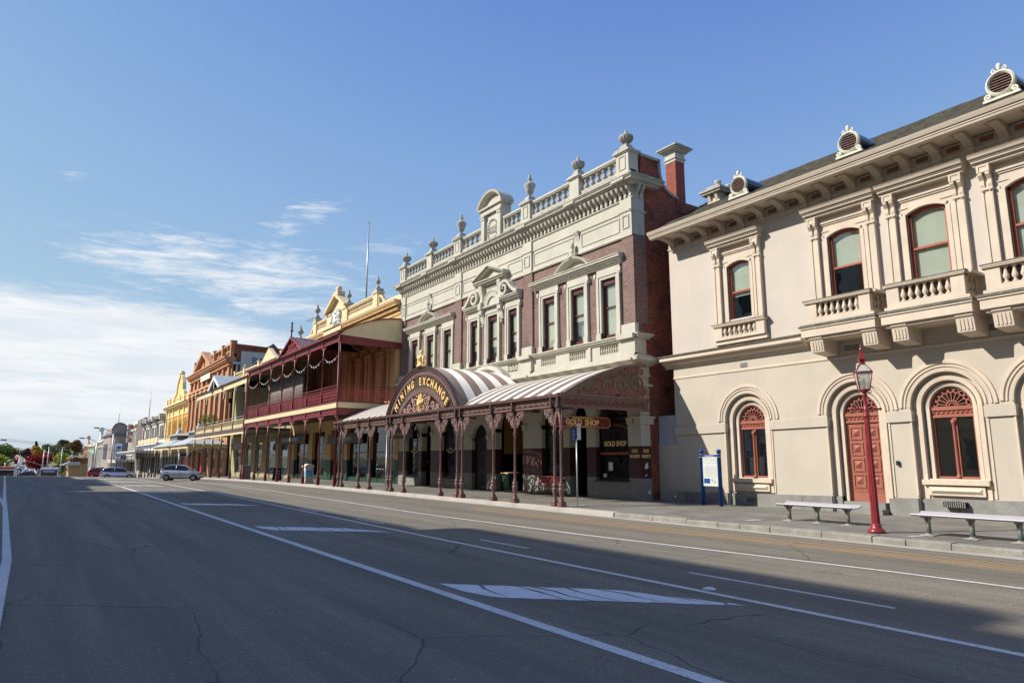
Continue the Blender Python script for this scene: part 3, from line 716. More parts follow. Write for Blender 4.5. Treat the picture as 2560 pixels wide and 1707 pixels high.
# ground-floor windows and door with fan lights
def fan(mb, X, yc, zs, r, k=9):
    for i in range(k):
        a = pi*(i+.5)/k; mb.rib([(.16*cos(a), .16*sin(a)), (r*.80*cos(a), r*.80*sin(a))], (X, yc, zs), UY, UZ, .022, .03)
        mb.rib(ring2(r*.84*cos(a), r*.84*sin(a), r*.13, 10), (X, yc, zs), UY, UZ, .03, .03)
    mb.rib([(.16*cos(pi*i/12), .16*sin(pi*i/12)) for i in range(13)], (X, yc, zs), UY, UZ, .04, .05)
    mb.rib([(.09*cos(pi*i/12), .09*sin(pi*i/12)) for i in range(13)], (X, yc, zs), UY, UZ, .03, .05)
for n, (yc, hw, k) in enumerate(OPEN):
    d = lift(yc); X = XR+.36; zs = 3.42+d; f = MB()
    f.arch((yc, zs), [(X, hw-.05), (X+.1, hw-.05), (X+.1, hw+.02), (X, hw+.02)], n=20)
    f.box(X-.03, X+.1, yc-hw, yc+hw, zs-.34, zs-.27); f.box(X-.0, X+.1, yc-hw, yc+hw, zs-.27, zs-.12); f.box(X-.05, X+.1, yc-hw, yc+hw, zs-.12, zs-.06); f.box(X-.02, X+.1, yc-hw, yc+hw, zs-.06, zs+.0)
    for i in range(9):
        yy = yc-hw+(i+.5)*2*hw/9; s2 = .052; o = (X-.001, yy, zs-.195); f.add([(o[0], yy-s2, o[2]-s2), (o[0], yy+s2, o[2]-s2), (o[0], yy+s2, o[2]+s2), (o[0], yy-s2, o[2]+s2), (o[0]-.05, yy, o[2])], [(0, 1, 4), (1, 2, 4), (2, 3, 4), (3, 0, 4)])
    fan(f, X+.03, yc, zs+.01, hw-.05, 9)
    zb = .52 if k == 'd' else 1.22+d
    for s_ in (-1, 1): f.box(X, X+.1, yc+s_*(hw-.07), yc+s_*hw, zb-.06, zs-.34)
    if k == 'w':
        f.box(X-.02, X+.1, yc-hw, yc+hw, zb-.06, zb+.05)
        f.lathe([(.075, 0), (.075, .06), (.05, .08), (.045, .12), (.042, 1.6), (.05, 1.64), (.07, 1.68), (.07, 1.78+.0)], (X-.02, yc, zb), 10); f.box(X, X+.08, yc-.09, yc+.04, zb, zs-.34)
        wo = f.build('window', M['rust_red'], RB)
        p = MB(); p.box(X+.05, X+.055, yc-hw+.05, yc+hw-.05, zb, zs+hw-.04); p.build('pane', M['darkglass'], wo)
        for e in (-1, 1):
            b = MB(); b.box(X+.30, X+.31, yc+e*.33-.24, yc+e*.33+.2, zb, zs-.5); b.build('curtain', M['bluestone'], wo)
        sl = MB(); sl.box(XR-.02, XR+.4, yc-.93, yc+.93, 1.02+d, 1.17+d); sl.box(XR+.16, XR+.3, yc-.80, yc+.80, 1.1+d, 1.2+d)
        for (x_, ww, za, zb2) in ((XR+.085, .78, .70, .98),):
            sl.box(XR+.05, XR+.17, yc-ww, yc+ww, za+d, za+.28+d)
            a_, b_ = za+.05+d, za+.23+d; x1 = XR+.05
            sl.add([(x1, yc-ww+.06, a_), (x1, yc+ww-.06, a_), (x1, yc+ww-.06, b_), (x1, yc-ww+.06, b_), (x1-.07, yc-ww+.14, (a_+b_)/2), (x1-.07, yc+ww-.14, (a_+b_)/2)], [(0, 1, 5, 4), (3, 4, 5, 2), (0, 4, 3), (1, 2, 5)])
        sl.build('sill', M['cream_tr'], RB)
    else:
        wo = f.build('door_frame', M['rust_red'], RB)
        p = MB(); p.box(X+.05, X+.055, yc-hw+.05, yc+hw-.05, zs-.1, zs+hw-.04); p.build('pane', M['darkglass'], wo)
        for e in (-1, 1):
            dl = MB(); y0, y1 = (yc-hw+.07, yc-.005) if e < 0 else (yc+.005, yc+hw-.07); ym = (y0+y1)/2
            dl.box(X+.03, X+.09, y0, y1, .5, zs-.34); zt = zs-.42; zbm = .5+.42; ph = (zt-zbm)/4
            for j in range(4):
                c = zbm+ph*(j+.5); h2 = ph*.42
                for (aa_, tt) in ((.21, .035), (.165, .0)):
                    pass
                dl.box(X-.0, X+.03, ym-.22, ym+.22, c-h2, c-h2+.05); dl.box(X-.0, X+.03, ym-.22, ym+.22, c+h2-.05, c+h2); dl.box(X+.0, X+.03, ym-.22, ym-.17, c-h2+.05, c+h2-.05); dl.box(X+.0, X+.03, ym+.17, ym+.22, c-h2+.05, c+h2-.05)
                s2 = .12; dl.add([(X+.03, ym-s2, c-s2), (X+.03, ym+s2, c-s2), (X+.03, ym+s2, c+s2), (X+.03, ym-s2, c+s2), (X-.05, ym, c)], [(0, 1, 4), (1, 2, 4), (2, 3, 4), (3, 0, 4)])
            dl.box(X+.015, X+.03, y0+.03, y1-.03, .82, .86); dl.box(X+.015, X+.03, y0+.03, y1-.03, .90, .94)
            dl.build('door', M['rust_red'], wo)
# wall vents and bell
for (yy, zz_, wd) in ((17.14, 5.62, .32), (12.68, 5.72, .5), (8.45, 5.75, .7), (4.6, 5.75, .7)):
    v = MB(); v.box(XR-.012, XR+.01, yy-wd/2, yy+wd/2, zz_-.08, zz_+.08); v.k = 1
    for i in range(int(wd/.05)): v.box(XR-.022, XR-.012, yy-wd/2+.05*i+.012, yy-wd/2+.05*i+.035, zz_-.065, zz_+.065)
    v.build('wall_vent', [M['dark'], M['grey']], RB)
for (yy, zz_, wd) in ((17.2, .36, .42), (9.9, .55, .62)):
    v = MB(); v.box(XR-.085 if yy < 12 else XR+.08, XR+.11, yy-wd/2, yy+wd/2, zz_-.07, zz_+.09); v.k = 1
    for i in range(int(wd/.06)): v.box((XR-.10 if yy < 12 else XR+.065), (XR-.085 if yy < 12 else XR+.08), yy-wd/2+.06*i+.01, yy-wd/2+.06*i+.035, zz_-.07, zz_+.09)
    v.build('plinth_vent', [M['dark'], M['bluestone']], RB)
v = MB(); v.box(XR-.09, XR-.0, 11.42, 11.50, 1.72, 1.86); v.build('door_bell', M['black'], RB)
# main cornice: soffit, brackets, gutter, roof
e = MB(); XE = XR-1.15
mould(e, XR, [(0, 11.28), (.05, 11.30), (.05, 11.36), (.0, 11.38)], YE, YW+.02)
e.box(XE+.10, XR+.05, YE, YW+.06, 11.74, 11.80)                      # soffit board
e.prism([(XE+.16, 11.62), (XE+.02, 11.66), (XE+.0, 11.74), (XE+.16, 11.74)], 'y', YE, YW+.10)
e.box(XE-.02, XE+.18, YE, YW+.12, 11.742, 11.80)
e.prism([(XE+.12, 11.80), (XE-.06, 11.81), (XE-.10, 11.90), (XE-.12, 11.955), (XE-.07, 11.96), (XE-.04, 11.86), (XE+.12, 11.86)], 'y', YE, YW+.14)
for i in range(27):                                                   # coffers between the brackets
    y = 20.55-.935*(i+.5)
    if y < YE+.4: break
    for h_, zz_ in ((.33, 11.725), (.22, 11.735), (.11, 11.74)):
        e.box(XE+.24, XE+.27, y-h_, y+h_, zz_-.02, 11.74) if h_ == .33 else e.box(XE+.5-h_, XE+.5+h_, y-h_, y+h_, zz_-.035+.03*(h_ < .2), 11.741)
e.build('eaves_cornice', M['cream_tr'], RB)
brk = None; i = 0
while 20.55-.935*i > YE:
    y = 20.55-.935*i; i += 1
    if brk is None:
        b = MB(); pts = [(XR, 11.36), (XR-.10, 11.36)]+[(XR-.10-.72*(1-cos(pi/2*t/8.)), 11.36+.28*sin(pi/2*t/8.)) for t in range(1, 9)]+[(XR-.84, 11.64), (XR-.84, 11.74), (XR, 11.74)]
        b.prism(pts, 'y', y-.12, y+.12)
        for f_ in (-.08, 0, .08): b.prism([(p[0]-.012, p[1]-.012) for p in pts[1:10]]+[(p[0]+.02, p[1]+.02) for p in pts[1:10]][::-1], 'y', y+f_-.018, y+f_+.018)
        b.box(XR-.11, XR, y-.14, y+.14, 11.28, 11.38); b.box(XR-.06, XR, y-.12, y+.12, 11.2, 11.28)
        for f_ in (-.07, 0, .07): b.box(XR-.09, XR-.05, y+f_-.018, y+f_+.018, 11.16, 11.28)
        brk = b.build('eaves_bracket', M['cream_tr'], RB, off=(XR, y, 11.36))
    else: inst(brk, RB, (XR, y, 11.36))
    if y-.935 > YE:
        v = MB(); v.box(XR-.015, XR+.01, y-.65, y-.28, 11.46, 11.62); v.build('eaves_vent', M['timber'], RB)
r = MB(); XRg = 26.2; zr0 = 11.93; sl_ = .575
rs = random.Random(5); rows = 20
for j in range(rows):
    xa = XE-.06+(XRg-XE)*j/rows; xb = XE-.06+(XRg-XE)*(j+1)/rows+.04; za = zr0+sl_*(xa-XE); zb = zr0+sl_*(xb-XE)
    y = YE; nn_ = 46
    for q in range(nn_):
        ya, yb = YE+(YW+.1-YE)*q/nn_, YE+(YW+.1-YE)*(q+1)/nn_-.012; h = rs.uniform(.035, .065)
        r.add([(xa, ya, za+h), (xb, ya, zb+h*.5), (xb, yb, zb+h*.5), (xa, yb, za+h), (xa, ya, za), (xa, yb, za)], [(0, 1, 2, 3), (0, 3, 5, 4)])
r.prism([(XE-.05, zr0), (XRg, zr0+sl_*(XRg-XE)), (XRg+6, zr0+sl_*(XRg-XE)-2.5), (XRg+6, 11.7), (XE, 11.85)], 'y', YE+.01, YW+.08)
r.build('roof', M['slate'], RB)
for yy in (16.62, 11.95, 7.27, 2.6):                                   # round louvred roof vents
    X = 22.55; zc = 12.93; ro, ri = .40, .30
    f = MB(); f.arch((yy, zc), [(X-.06, ro-.02), (X-.09, ro-.06), (X-.04, ri), (X+.04, ri), (X+.04, ro), (X-.03, ro)], a0=0, a1=2*pi, n=32)
    f.lathe([(0, 0), (.03, 0), (.05, .06), (.075, .14), (.06, .22), (.0, .26)], (X, yy, zc+ro-.01), 10)
    for s_ in (-1, 1):
        f.rib(spiral(0, 0, .08, 1.2, pi/2, s_, 14), (X-.02, yy+s_*.13, zc+ro+.02), UY, UZ, .03, .05)
        f.rib(spiral(0, 0, .10, 1.3, -pi/2, -s_, 16), (X-.05, yy+s_*.34, zc-ro+.06), UY, UZ, .045, .10)
        f.lathe([(.0, 0), (.04, .0), (.05, .05), (0, .09)], (X-.05, yy+s_*.34, zc-ro+.01), 8)
    f.box(X-.10, X+.12, yy-.48, yy+.48, zc-ro-.1, zc-ro-.03)
    fo = f.build('roof_vent', M['ivory'], RB)
    l = MB(); l.box(X+.03, X+.04, yy-ri, yy+ri, zc-.02, zc-.01)
    for q in range(7):
        z_ = zc-ri+.04+q*.084; h_ = sqrt(max(.001, ri*ri-(z_+.02-zc)**2)); l.prism([(X-.03, z_), (X-.035, z_+.012), (X+.03, z_+.06), (X+.03, z_+.045)], 'y', yy-h_, yy+h_)
    l.build('louvre', M['pinkor'] if False else M['ironlt'], fo)
    d = MB(); d.arch((yy, zc), [(X+.05, 0.001), (X+.05, ro-.04), (X+.06, ro-.04), (X+.06, 0.001)], a0=0, a1=2*pi, n=24); d.arch((yy, zc), [(X+.04, ro-.02), (X+.04, ro-.05), (X+1.5, ro-.05), (X+1.5, ro-.02)], a0=0, a1=2*pi, n=24)
    d.build('vent_duct', M['cardark'], fo)
c = MB(); cx, cy = 24.7, 19.6                                          # rendered chimney with two pots
c.box(cx, cx+2.0, cy-.3, cy+.3, 12, 14.05)
c.box(cx-.06, cx+2.06, cy-.36, cy+.36, 13.62, 13.70)
for q in (-.2, .2): c.prism([(cx, 13.72), (cx-.06, 13.72), (cx-.13, 13.95), (cx-.20, 14.05), (cx, 14.05)], 'y', cy+q-.07, cy+q+.07)
for q in (.15, .6, 1.05, 1.5): c.box(cx+q, cx+q+.12, cy-.37, cy-.3, 13.9, 14.05)
c.k = 1; c.box(cx-.24, cx+2.24, cy-.54, cy+.54, 14.05, 14.15); c.box(cx-.30, cx+2.3, cy-.60, cy+.60, 14.15, 14.25); c.box(cx-.1, cx+2.1, cy-.38, cy+.38, 14.25, 14.42)
co = c.build('chimney', [M['cream_tr'], M['stone_w']], RB)
for q in (.35, 1.15):
    p = MB(); p.lathe([(.16, 0), (.15, .28), (.17, .3), (.17, .34), (.12, .34)], (cx+q, cy, 14.42), 14); p.build('chimney_pot', M['greylt'], co)
UNIT, DATUM = 1.0, 0.0
a = MB(); a.box(21.93, 22.1, 19.6, 20.99, 0, 2.52); a.k = 1
for q in range(11): a.prism([(21.97, 19.62+q*.125), (21.93, 19.65+q*.125), (21.97, 19.71+q*.125)], 'z', 2.52, 3.74)
a.box(21.98, 22.02, 19.6, 20.99, 2.5, 3.75)
tag(a.build('yard_wall', [M['cream_lo'], M['tinroof']], None), 'low cream wall topped with grey corrugated sheet filling the gap beside the brick building', 'wall')
# ================================================================ BRICK MINING EXCHANGE BUILDING
X0 = 20.9; YA, YB, YM = 21.0, 44.9, 32.55
MX = thing('exchange_building', 'purple-brown brick exchange building with grey-cream balustraded parapet dated 1888 and stone window surrounds', 'building', (X0, YM, .2))
WN = [(22.7, .5), (24.92, .5), (27.22, .5), (30.5, .42), (32.55, .5), (34.62, .42), (37.9, .5), (40.3, .5), (42.6, .5)]
b = MB(); wall(b, X0, .35, YA, YB, 7.25, 11.8, [(y-h, y+h, 7.38, 10.12, 0) for y, h in WN]+[(YM-.5, YM+.5, 10.72, 10.72, .5)])
for a, c in ((YA, 21.72), (28.62, 29.42), (36.12, 36.95), (44.15, YB)): b.box(X0-.10, X0-.0, a, c, 7.25, 11.8)
b.box(X0-.0, X0+.68, YA-.012, YA-.001, 7.75, 11.76)
b.build('brick_front', M['mxbrick'], MX)
# side wall: scroll parapet and chimney
s = MB(); sc = [(X0+.36, .15), (26, .15), (26, 14.0), (24.35, 14.0), (23.76, 14.05)]+[(23.76-1.22*sin(pi/2*t/10.)**.9, 14.05+1.15*(1-cos(pi/2*t/10.))) for t in range(1, 11)]+[(22.54, 15.62), (21.5, 15.62), (21.3, 14.0), (X0+.36, 14.0)]
s.prism(sc, 'y', YA+.03, YA+.4); s.build('side_wall', M['redbrick'], MX)
cp = MB(); cu = [(23.80, 14.03)]+[(23.80-1.22*sin(pi/2*t/12.)**.9, 14.05+1.15*(1-cos(pi/2*t/12.))) for t in range(1, 13)]+[(22.56, 15.66)]
for p, q in zip(cu[:-1], cu[1:]):
    L = math.hypot(q[0]-p[0], q[1]-p[1]) or 1; nx, nz = (q[1]-p[1])/L, -(q[0]-p[0])/L
    cp.prism([p, q, (q[0]+nx*.13, q[1]+nz*.13), (p[0]+nx*.13, p[1]+nz*.13)], 'y', YA-.05, YA+.46)
cp.box(21.4, 22.68, YA-.05, YA+.46, 15.62, 15.75); cp.build('coping', M['stone_w'], MX)
c = MB(); c.box(23.74, 24.36, YA-.015, YA+.60, 13.4, 15.98); ch = c.build('chimney', M['chimbrick'], MX)
c = MB(); cx, cy = 24.05, YA+.29
for h_, za, zb in ((.33, 15.98, 16.12), (.38, 16.12, 16.18), (.33, 16.18, 16.44), (.40, 16.44, 16.50), (.47, 16.50, 16.57), (.55, 16.57, 16.64)): c.box(cx-h_, cx+h_, cy-h_, cy+h_, za, zb)
c.k = 1; c.box(cx-.62, cx+.62, cy-.62, cy+.62, 16.64, 16.72); c.prism([(cx-.5, 16.72), (cx+.5, 16.72), (cx+.15, 16.86), (cx-.15, 16.86)], 'y', cy-.45, cy+.45); c.build('chimney_cap', [M['stone'], M['stone_w']], ch)
# back block and roof
r = MB(); r.box(X0+.36, 26, YA+.4, YB, 6, 14.0); r.build('roof', M['tinroof'], MX)
# frieze, panels, cornice
PIL = [(YA, 21.74), (28.62, 29.42), (36.12, 36.95), (44.15, YB)]
f = MB(); f.box(X0-.06, X0+.6, YA, YB, 11.80, 13.50)
f.box(X0-.06, X0+.62, YA-.02, YA+.3, 11.8, 14.1)
for a, c_ in PIL: f.box(X0-.15, X0-.06, a, c_, 11.74, 13.5)
PS = [(.08, 11.74), (.12, 11.80), (.10, 11.86), (.06, 11.88)]
mould(f, X0, PS, YA, YB)
mould(f, X0, [(.06, 12.86), (.11, 12.90), (.11, 12.94), (.06, 12.97)], YA, YB)
for a, c_ in PIL: mould(f, X0-.09, [(.06, 12.86), (.11, 12.90), (.11, 12.94), (.06, 12.97)], a-.04, c_+.04)
f.box(X0-.2, X0+.72, YA-.05, YA+.1, 12.86, 12.96)
mould(f, X0, [(.06, 13.42), (.13, 13.48), (.13, 13.52), (.06, 13.52)], YA-.06, YB)
def panel(mb, ya, yb, za, zb, x, w=.045, d=.035):
    mb.box(x-d, x, ya, yb, za, za+w); mb.box(x-d, x, ya, yb, zb-w, zb); mb.box(x-d, x, ya, ya+w, za+w, zb-w); mb.box(x-d, x, yb-w, yb, za+w, zb-w)
for a, c_ in ((21.86, 24.55), (25.15, 28.5), (29.55, 31.0), (34.15, 36.0), (37.05, 40.1), (40.7, 44.05)): panel(f, a, c_, 12.08, 12.76, X0-.06)
for a, c_ in PIL: panel(f, a+.16, c_-.16, 12.12, 12.74, X0-.15, .05, .04)
for y in (24.85, 40.4): f.prism([(X0-.06, 12.45), (X0-.12, 12.7), (X0-.22, 12.9), (X0-.22, 12.97), (X0-.06, 12.97)], 'y', y-.16, y+.16)
f.build('frieze', M['stone'], MX)
bk = None; n = 0; y = YA+.0
for i in range(76):
    y = YA-.02+.10+(YB-YA-.16)*i/75
    xx = X0-.06
    if bk is None:
        q = MB(); pts = [(xx, 13.52), (xx-.07, 13.52), (xx-.10, 13.60), (xx-.07, 13.70), (xx-.14, 13.82), (xx-.26, 13.88), (xx-.31, 13.96), (xx-.31, 14.02), (xx, 14.02)]
        q.prism(pts, 'y', y-.065, y+.065); q.box(xx-.33, xx, y-.085, y+.085, 14.02, 14.08); bk = q.build('cornice_bracket', M['stone'], MX, off=(xx, y, 13.52))
    else: inst(bk, MX, (xx, y, 13.52))
for xx in (X0+.12, X0+.38):
    q = MB(); q.prism([(YA, 13.52), (YA-.08, 13.52), (YA-.10, 13.66), (YA-.28, 13.88), (YA-.31, 14.02), (YA, 14.02)], 'x', xx-.06, xx+.06); q.box(xx-.08, xx+.08, YA-.33, YA, 14.02, 14.08); q.build('cornice_bracket', M['stone'], MX)
c = MB()
for p, za, zb in ((.40, 14.08, 14.15), (.46, 14.15, 14.21), (.56, 14.21, 14.30), (.61, 14.30, 14.36)): c.box(X0-p, X0+.9+p, YA-p+.1, YB+p*.6, za, zb)
for a, c_ in PIL+[(24.5, 25.2), (40.05, 40.75)]: c.box(X0-.64, X0-.5, a-.03, c_+.03, 14.22, 14.355)
c.k = 1; c.box(X0-.66, X0+1.5, YA-.56, YB+.4, 14.36, 14.43); c.build('cornice', [M['stone'], M['stone_w']], MX)
# parapet
p = MB(); p.box(X0-.12, X0+.25, YA+.0, YB, 14.43, 14.86)
PED = [(21.0, 21.80, 1), (24.5, 25.2, 1), (28.62, 29.42, 1), (36.12, 36.95, 1), (40.05, 40.75, 1), (44.15, 44.95, 1)]
p.build('parapet_base', M['stone_w'], MX)
def pedestal(yc, hw, z0, z1, pan=True):
    q = MB(); q.box(X0-.24, X0+.36, yc-hw, yc+hw, z0, z1-.1); q.prism([(yc-hw-.1, z0), (yc+hw+.1, z0), (yc+hw, z0+.2), (yc-hw, z0+.2)], 'x', X0-.28, X0+.36)
    if pan: panel(q, yc-hw*.55, yc+hw*.55, z0+.45, z1-.2, X0-.24, .045, .035)
    for e, za, zb in ((.05, z1-.1, z1-.04), (.11, z1-.04, z1+.05)): q.box(X0-.24-e, X0+.36+e, yc-hw-e, yc+hw+e, za, zb)
    po = q.build('pedestal', M['stone'], MX); t = MB()
    t.lathe([(hw+.02, 0), (hw*.98, .08), (hw*.72, .14), (hw*.5, .28), (.17, .36)], (X0+.06, yc, z1+.05), 4, False, True); t.build('pedestal_cap', M['stone_w'], po); return z1+.41
URN1 = [(.15, 0), (.11, .05), (.07, .12), (.11, .17), (.2, .22), (.29, .32), (.32, .42), (.34, .46), (.33, .50), (.22, .53), (.12, .58), (.10, .62), (.11, .66), (.05, .70), (.07, .76), (.03, .82), (.0, .88)]
URN2 = [(.15, 0), (.12, .05), (.07, .14), (.12, .20), (.19, .3), (.24, .48), (.27, .6), (.33, .70), (.30, .80), (.2, .88), (.1, .93), (.08, 1.0), (.13, 1.07), (.12, 1.14), (.05, 1.2), (.09, 1.26), (.07, 1.34), (0, 1.38)]
for i, (a, c_, _) in enumerate(PED):
    yc = (a+c_)/2; hw = (c_-a)/2; z = pedestal(yc, hw, 14.43, 15.75, i in (0, 2, 3, 5))
    u = MB(); k = URN2 if i in (2, 3) else URN1; u.lathe(k, (X0+.06, yc, z-.06), 14)
    if k is URN1:
        for t in range(14):
            a_ = 2*pi*t/14; u.tube([(X0+.06+rr*cos(a_), yc+rr*sin(a_), z-.06+zz_) for rr, zz_ in ((.12, .17), (.21, .22), (.30, .32), (.33, .42))], .022, 4)
    else:
        for t in range(8):
            a_ = 2*pi*t/8; u.lathe([(0, 0), (.05, .03), (.07, .1), (.03, .16), (0, .18)], (X0+.06+.27*cos(a_), yc+.27*sin(a_), z+.58), 6)
            u.lathe([(0, 0), (.035, .02), (.045, .06), (0, .1)], (X0+.06+.10*cos(a_), yc+.10*sin(a_), z+1.0), 6)
    u.k = 0; u.build('urn', M['stone_w'], MX)
def balrun(a, b, n):
    global pb; rl = MB()
    rl.box(X0-.14, X0+.26, a, b, 15.54, 15.60); rl.box(X0-.18, X0+.30, a, b, 15.60, 15.70); rl.box(X0-.12, X0+.24, a, b, 14.86, 14.92)
    for i in range(n):
        y = a+(b-a)*(i+.5)/n
        if pb is None:
            q = MB(); q.lathe([(.13, 0), (.13, .05), (.08, .08), (.15, .14), (.15, .20), (.07, .36), (.065, .42), (.10, .46), (.13, .52), (.13, .56), (.15, .58), (.15, .62)], (X0+.06, y, 14.92), 10); pb = q.build('baluster', M['stone_w'], MX, off=(X0+.06, y, 14.92))
        else: inst(pb, MX, (X0+.06, y, 14.92))
    rl.build('parapet_rail', M['stone'], MX)
pb = None
for a, b_, n in ((21.85, 24.45, 6), (25.25, 28.57, 7), (29.47, 31.35, 4), (33.75, 36.07, 4), (37.0, 40.0, 7), (40.8, 44.1, 7)): balrun(a, b_, n)
# date aedicule 1888
d = MB(); X = X0-.1
d.box(X, X0+.5, 31.5, 33.6, 14.43, 16.62)
for s_ in (-1, 1):
    d.box(X-.16, X, YM+s_*.88-.17, YM+s_*.88+.17, 14.5, 16.1); d.box(X-.22, X, YM+s_*.88-.22, YM+s_*.88+.22, 14.43, 14.7); d.box(X-.2, X, YM+s_*.88-.2, YM+s_*.88+.2, 16.05, 16.2); d.box(X-.24, X, YM+s_*.88-.22, YM+s_*.88+.22, 16.2, 16.3)
    d.prism([(YM+s_*1.05, 14.5), (YM+s_*1.6, 14.5), (YM+s_*1.3, 14.8), (YM+s_*1.22, 15.5), (YM+s_*1.05, 15.9)], 'x', X, X+.3)
d.box(X-.28, X0+.5, YM-1.28, YM+1.28, 16.62, 16.72); d.box(X-.16, X, YM-1.1, YM+1.1, 16.3, 16.62)
hw, rs_ = 1.3, .85; R_ = (hw*hw+rs_*rs_)/(2*rs_); aa = math.asin(hw/R_)
d.arch((YM, 16.72+rs_-R_), [(X-.34, R_+.07), (X-.30, R_-.06), (X-.1, R_-.14), (X0+.5, R_-.14), (X0+.5, R_+.07)], a0=pi/2-aa, a1=pi/2+aa, n=20)
d.prism([(YM-hw+.1, 16.72)]+[(p_[0], p_[1]-.1) for p_ in arcpts(YM, 16.72, hw-.08, rs_-.03)]+[(YM+hw-.1, 16.72)], 'x', X+.02, X0+.3)
for t in range(22):
    a_ = 2*pi*t/22; d.lathe([(0, 0), (.06, .02), (.07, .06), (.0, .12)], (X-.04, YM+.52*cos(a_), 15.28+.62*sin(a_)-.06), 6)
ae = d.build('date_panel', M['stone'], MX)
text('1888', .56, (X-.03, YM, 15.08), UY, UZ, .08, .012, .72).build('lettering', M['stone_w'], ae)
# window surrounds
def mxwin(yc, h, big):
    s = MB()
    for e, pr in ((0.0, .10), (.13, .14)):
        wd = .15
        for s_ in (-1, 1): s.box(X0-pr, X0+.0, *sorted((yc+s_*(h+e), yc+s_*(h+e+wd))), 7.32, 10.12+e+wd)
        s.box(X0-pr, X0+.0, yc-h-e, yc+h+e, 10.12+e, 10.12+e+wd)
    for s_ in (-1, 1):
        s.box(X0-.17, X0, *sorted((yc+s_*(h+.0), yc+s_*(h+.30))), 7.30, 7.62)
        s.prism([(X0, 10.2), (X0-.16, 10.2), (X0-.2, 10.28), (X0-.16, 10.46), (X0, 10.46)], 'y', *sorted((yc+s_*(h+.28), yc+s_*(h+.40))))
    s.box(X0-.10, X0, yc-h-.28, yc+h+.28, 10.40, 10.66)
    so = s.build('window_surround', M['stone'], MX); X = X0+.09
    w = MB()
    for s_ in (-1, 1): w.box(X, X+.12, *sorted((yc+s_*h, yc+s_*(h-.09))), 7.38, 10.12)
    w.box(X, X+.12, yc-h, yc+h, 7.38, 7.52); w.box(X, X+.12, yc-h, yc+h, 10.05, 10.12); w.box(X+.01, X+.10, yc-h, yc+h, 8.76, 8.82)
    wo = w.build('window', M['maroonwin'], MX)
    v = MB(); v.box(X-.06, X-.0, yc-h+.0, yc+h-.0, 9.86, 10.12)
    for i in range(int(2*h/.083)): v.lathe([(0, 0), (.022, .02), (.022, .05), (0, .07)], (X-.03, yc-h+.045+i*.083, 9.80), 5)
    v.build('valance', M['maroonwin'], wo)
    p_ = MB(); p_.box(X+.05, X+.055, yc-h+.08, yc+h-.08, 7.5, 10.06); p_.build('pane', M['glass'], wo)
    c2 = MB(); rr = random.Random(int(yc*10)); zc = rr.choice((7.7, 8.3, 8.5, 7.45)); c2.box(X+.10, X+.11, yc-h+.05, yc+h-.05, zc, 10.05)
    if zc > 8: c2.box(X+.13, X+.14, yc-h+.05, yc-h+.38, 7.4, zc)
    c2.build('curtain', M['ivory'], wo)
for y, h in WN: mxwin(y, h, 0)
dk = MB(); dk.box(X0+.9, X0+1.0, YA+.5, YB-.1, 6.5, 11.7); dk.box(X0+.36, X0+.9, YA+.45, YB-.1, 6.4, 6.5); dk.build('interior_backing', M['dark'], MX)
def finial(mb, y, z, x=X0-.15, k=1.0):
    mb.lathe([(.22*k, 0), (.24*k, .1*k), (.12*k, .16*k), (.2*k, .3*k), (.1*k, .42*k), (.07*k, .5*k), (.13*k, .6*k), (.12*k, .74*k), (.05*k, .84*k), (0, .9*k)], (x, y, z), 9)
    for s_ in (-1, 1):
        mb.rib(spiral(0, 0, .14*k, 1.2, pi/2, s_, 12), (x-.02, y+s_*.2*k, z+.15*k), UY, UZ, .05*k, .14*k)
        mb.tube([(x, y, z+.2*k), (x, y+s_*.12*k, z+.42*k), (x, y+s_*.08*k, z+.6*k)], .035*k, 5)
for yc in (24.95, 40.25):
    e = MB(); a, c_ = yc-3.28, yc+3.55
    for p_, za, zb in ((.16, 10.66, 10.74), (.24, 10.74, 10.82), (.32, 10.82, 10.90), (.40, 10.90, 11.0)): e.box(X0-p_, X0, a-p_*.4+.12, c_+p_*.4-.12, za, zb)
    e.prism([(X0, 11.0), (X0-.44, 11.0), (X0-.44, 11.04), (X0, 11.12)], 'y', a-.05, c_+.05)
    hw, rs_ = 1.25, .55; R_ = (hw*hw+rs_*rs_)/(2*rs_); aa = math.asin(hw/R_)
    e.arch((yc+.1, 11.02+rs_-R_), [(X0-.42, R_+.08), (X0-.38, R_-.02), (X0-.2, R_-.12), (X0, R_-.12), (X0, R_+.08)], a0=pi/2-aa, a1=pi/2+aa, n=18)
    e.prism([(yc+.1-hw+.1, 11.0)]+[(q_[0], q_[1]-.08) for q_ in arcpts(yc+.1, 11.0, hw-.06, rs_-.02)]+[(yc+.1+hw-.1, 11.0)], 'x', X0-.06, X0)
    finial(e, yc+.1, 11.6, X0-.25, .95)
    e.build('window_pediment', M['stone'], MX)
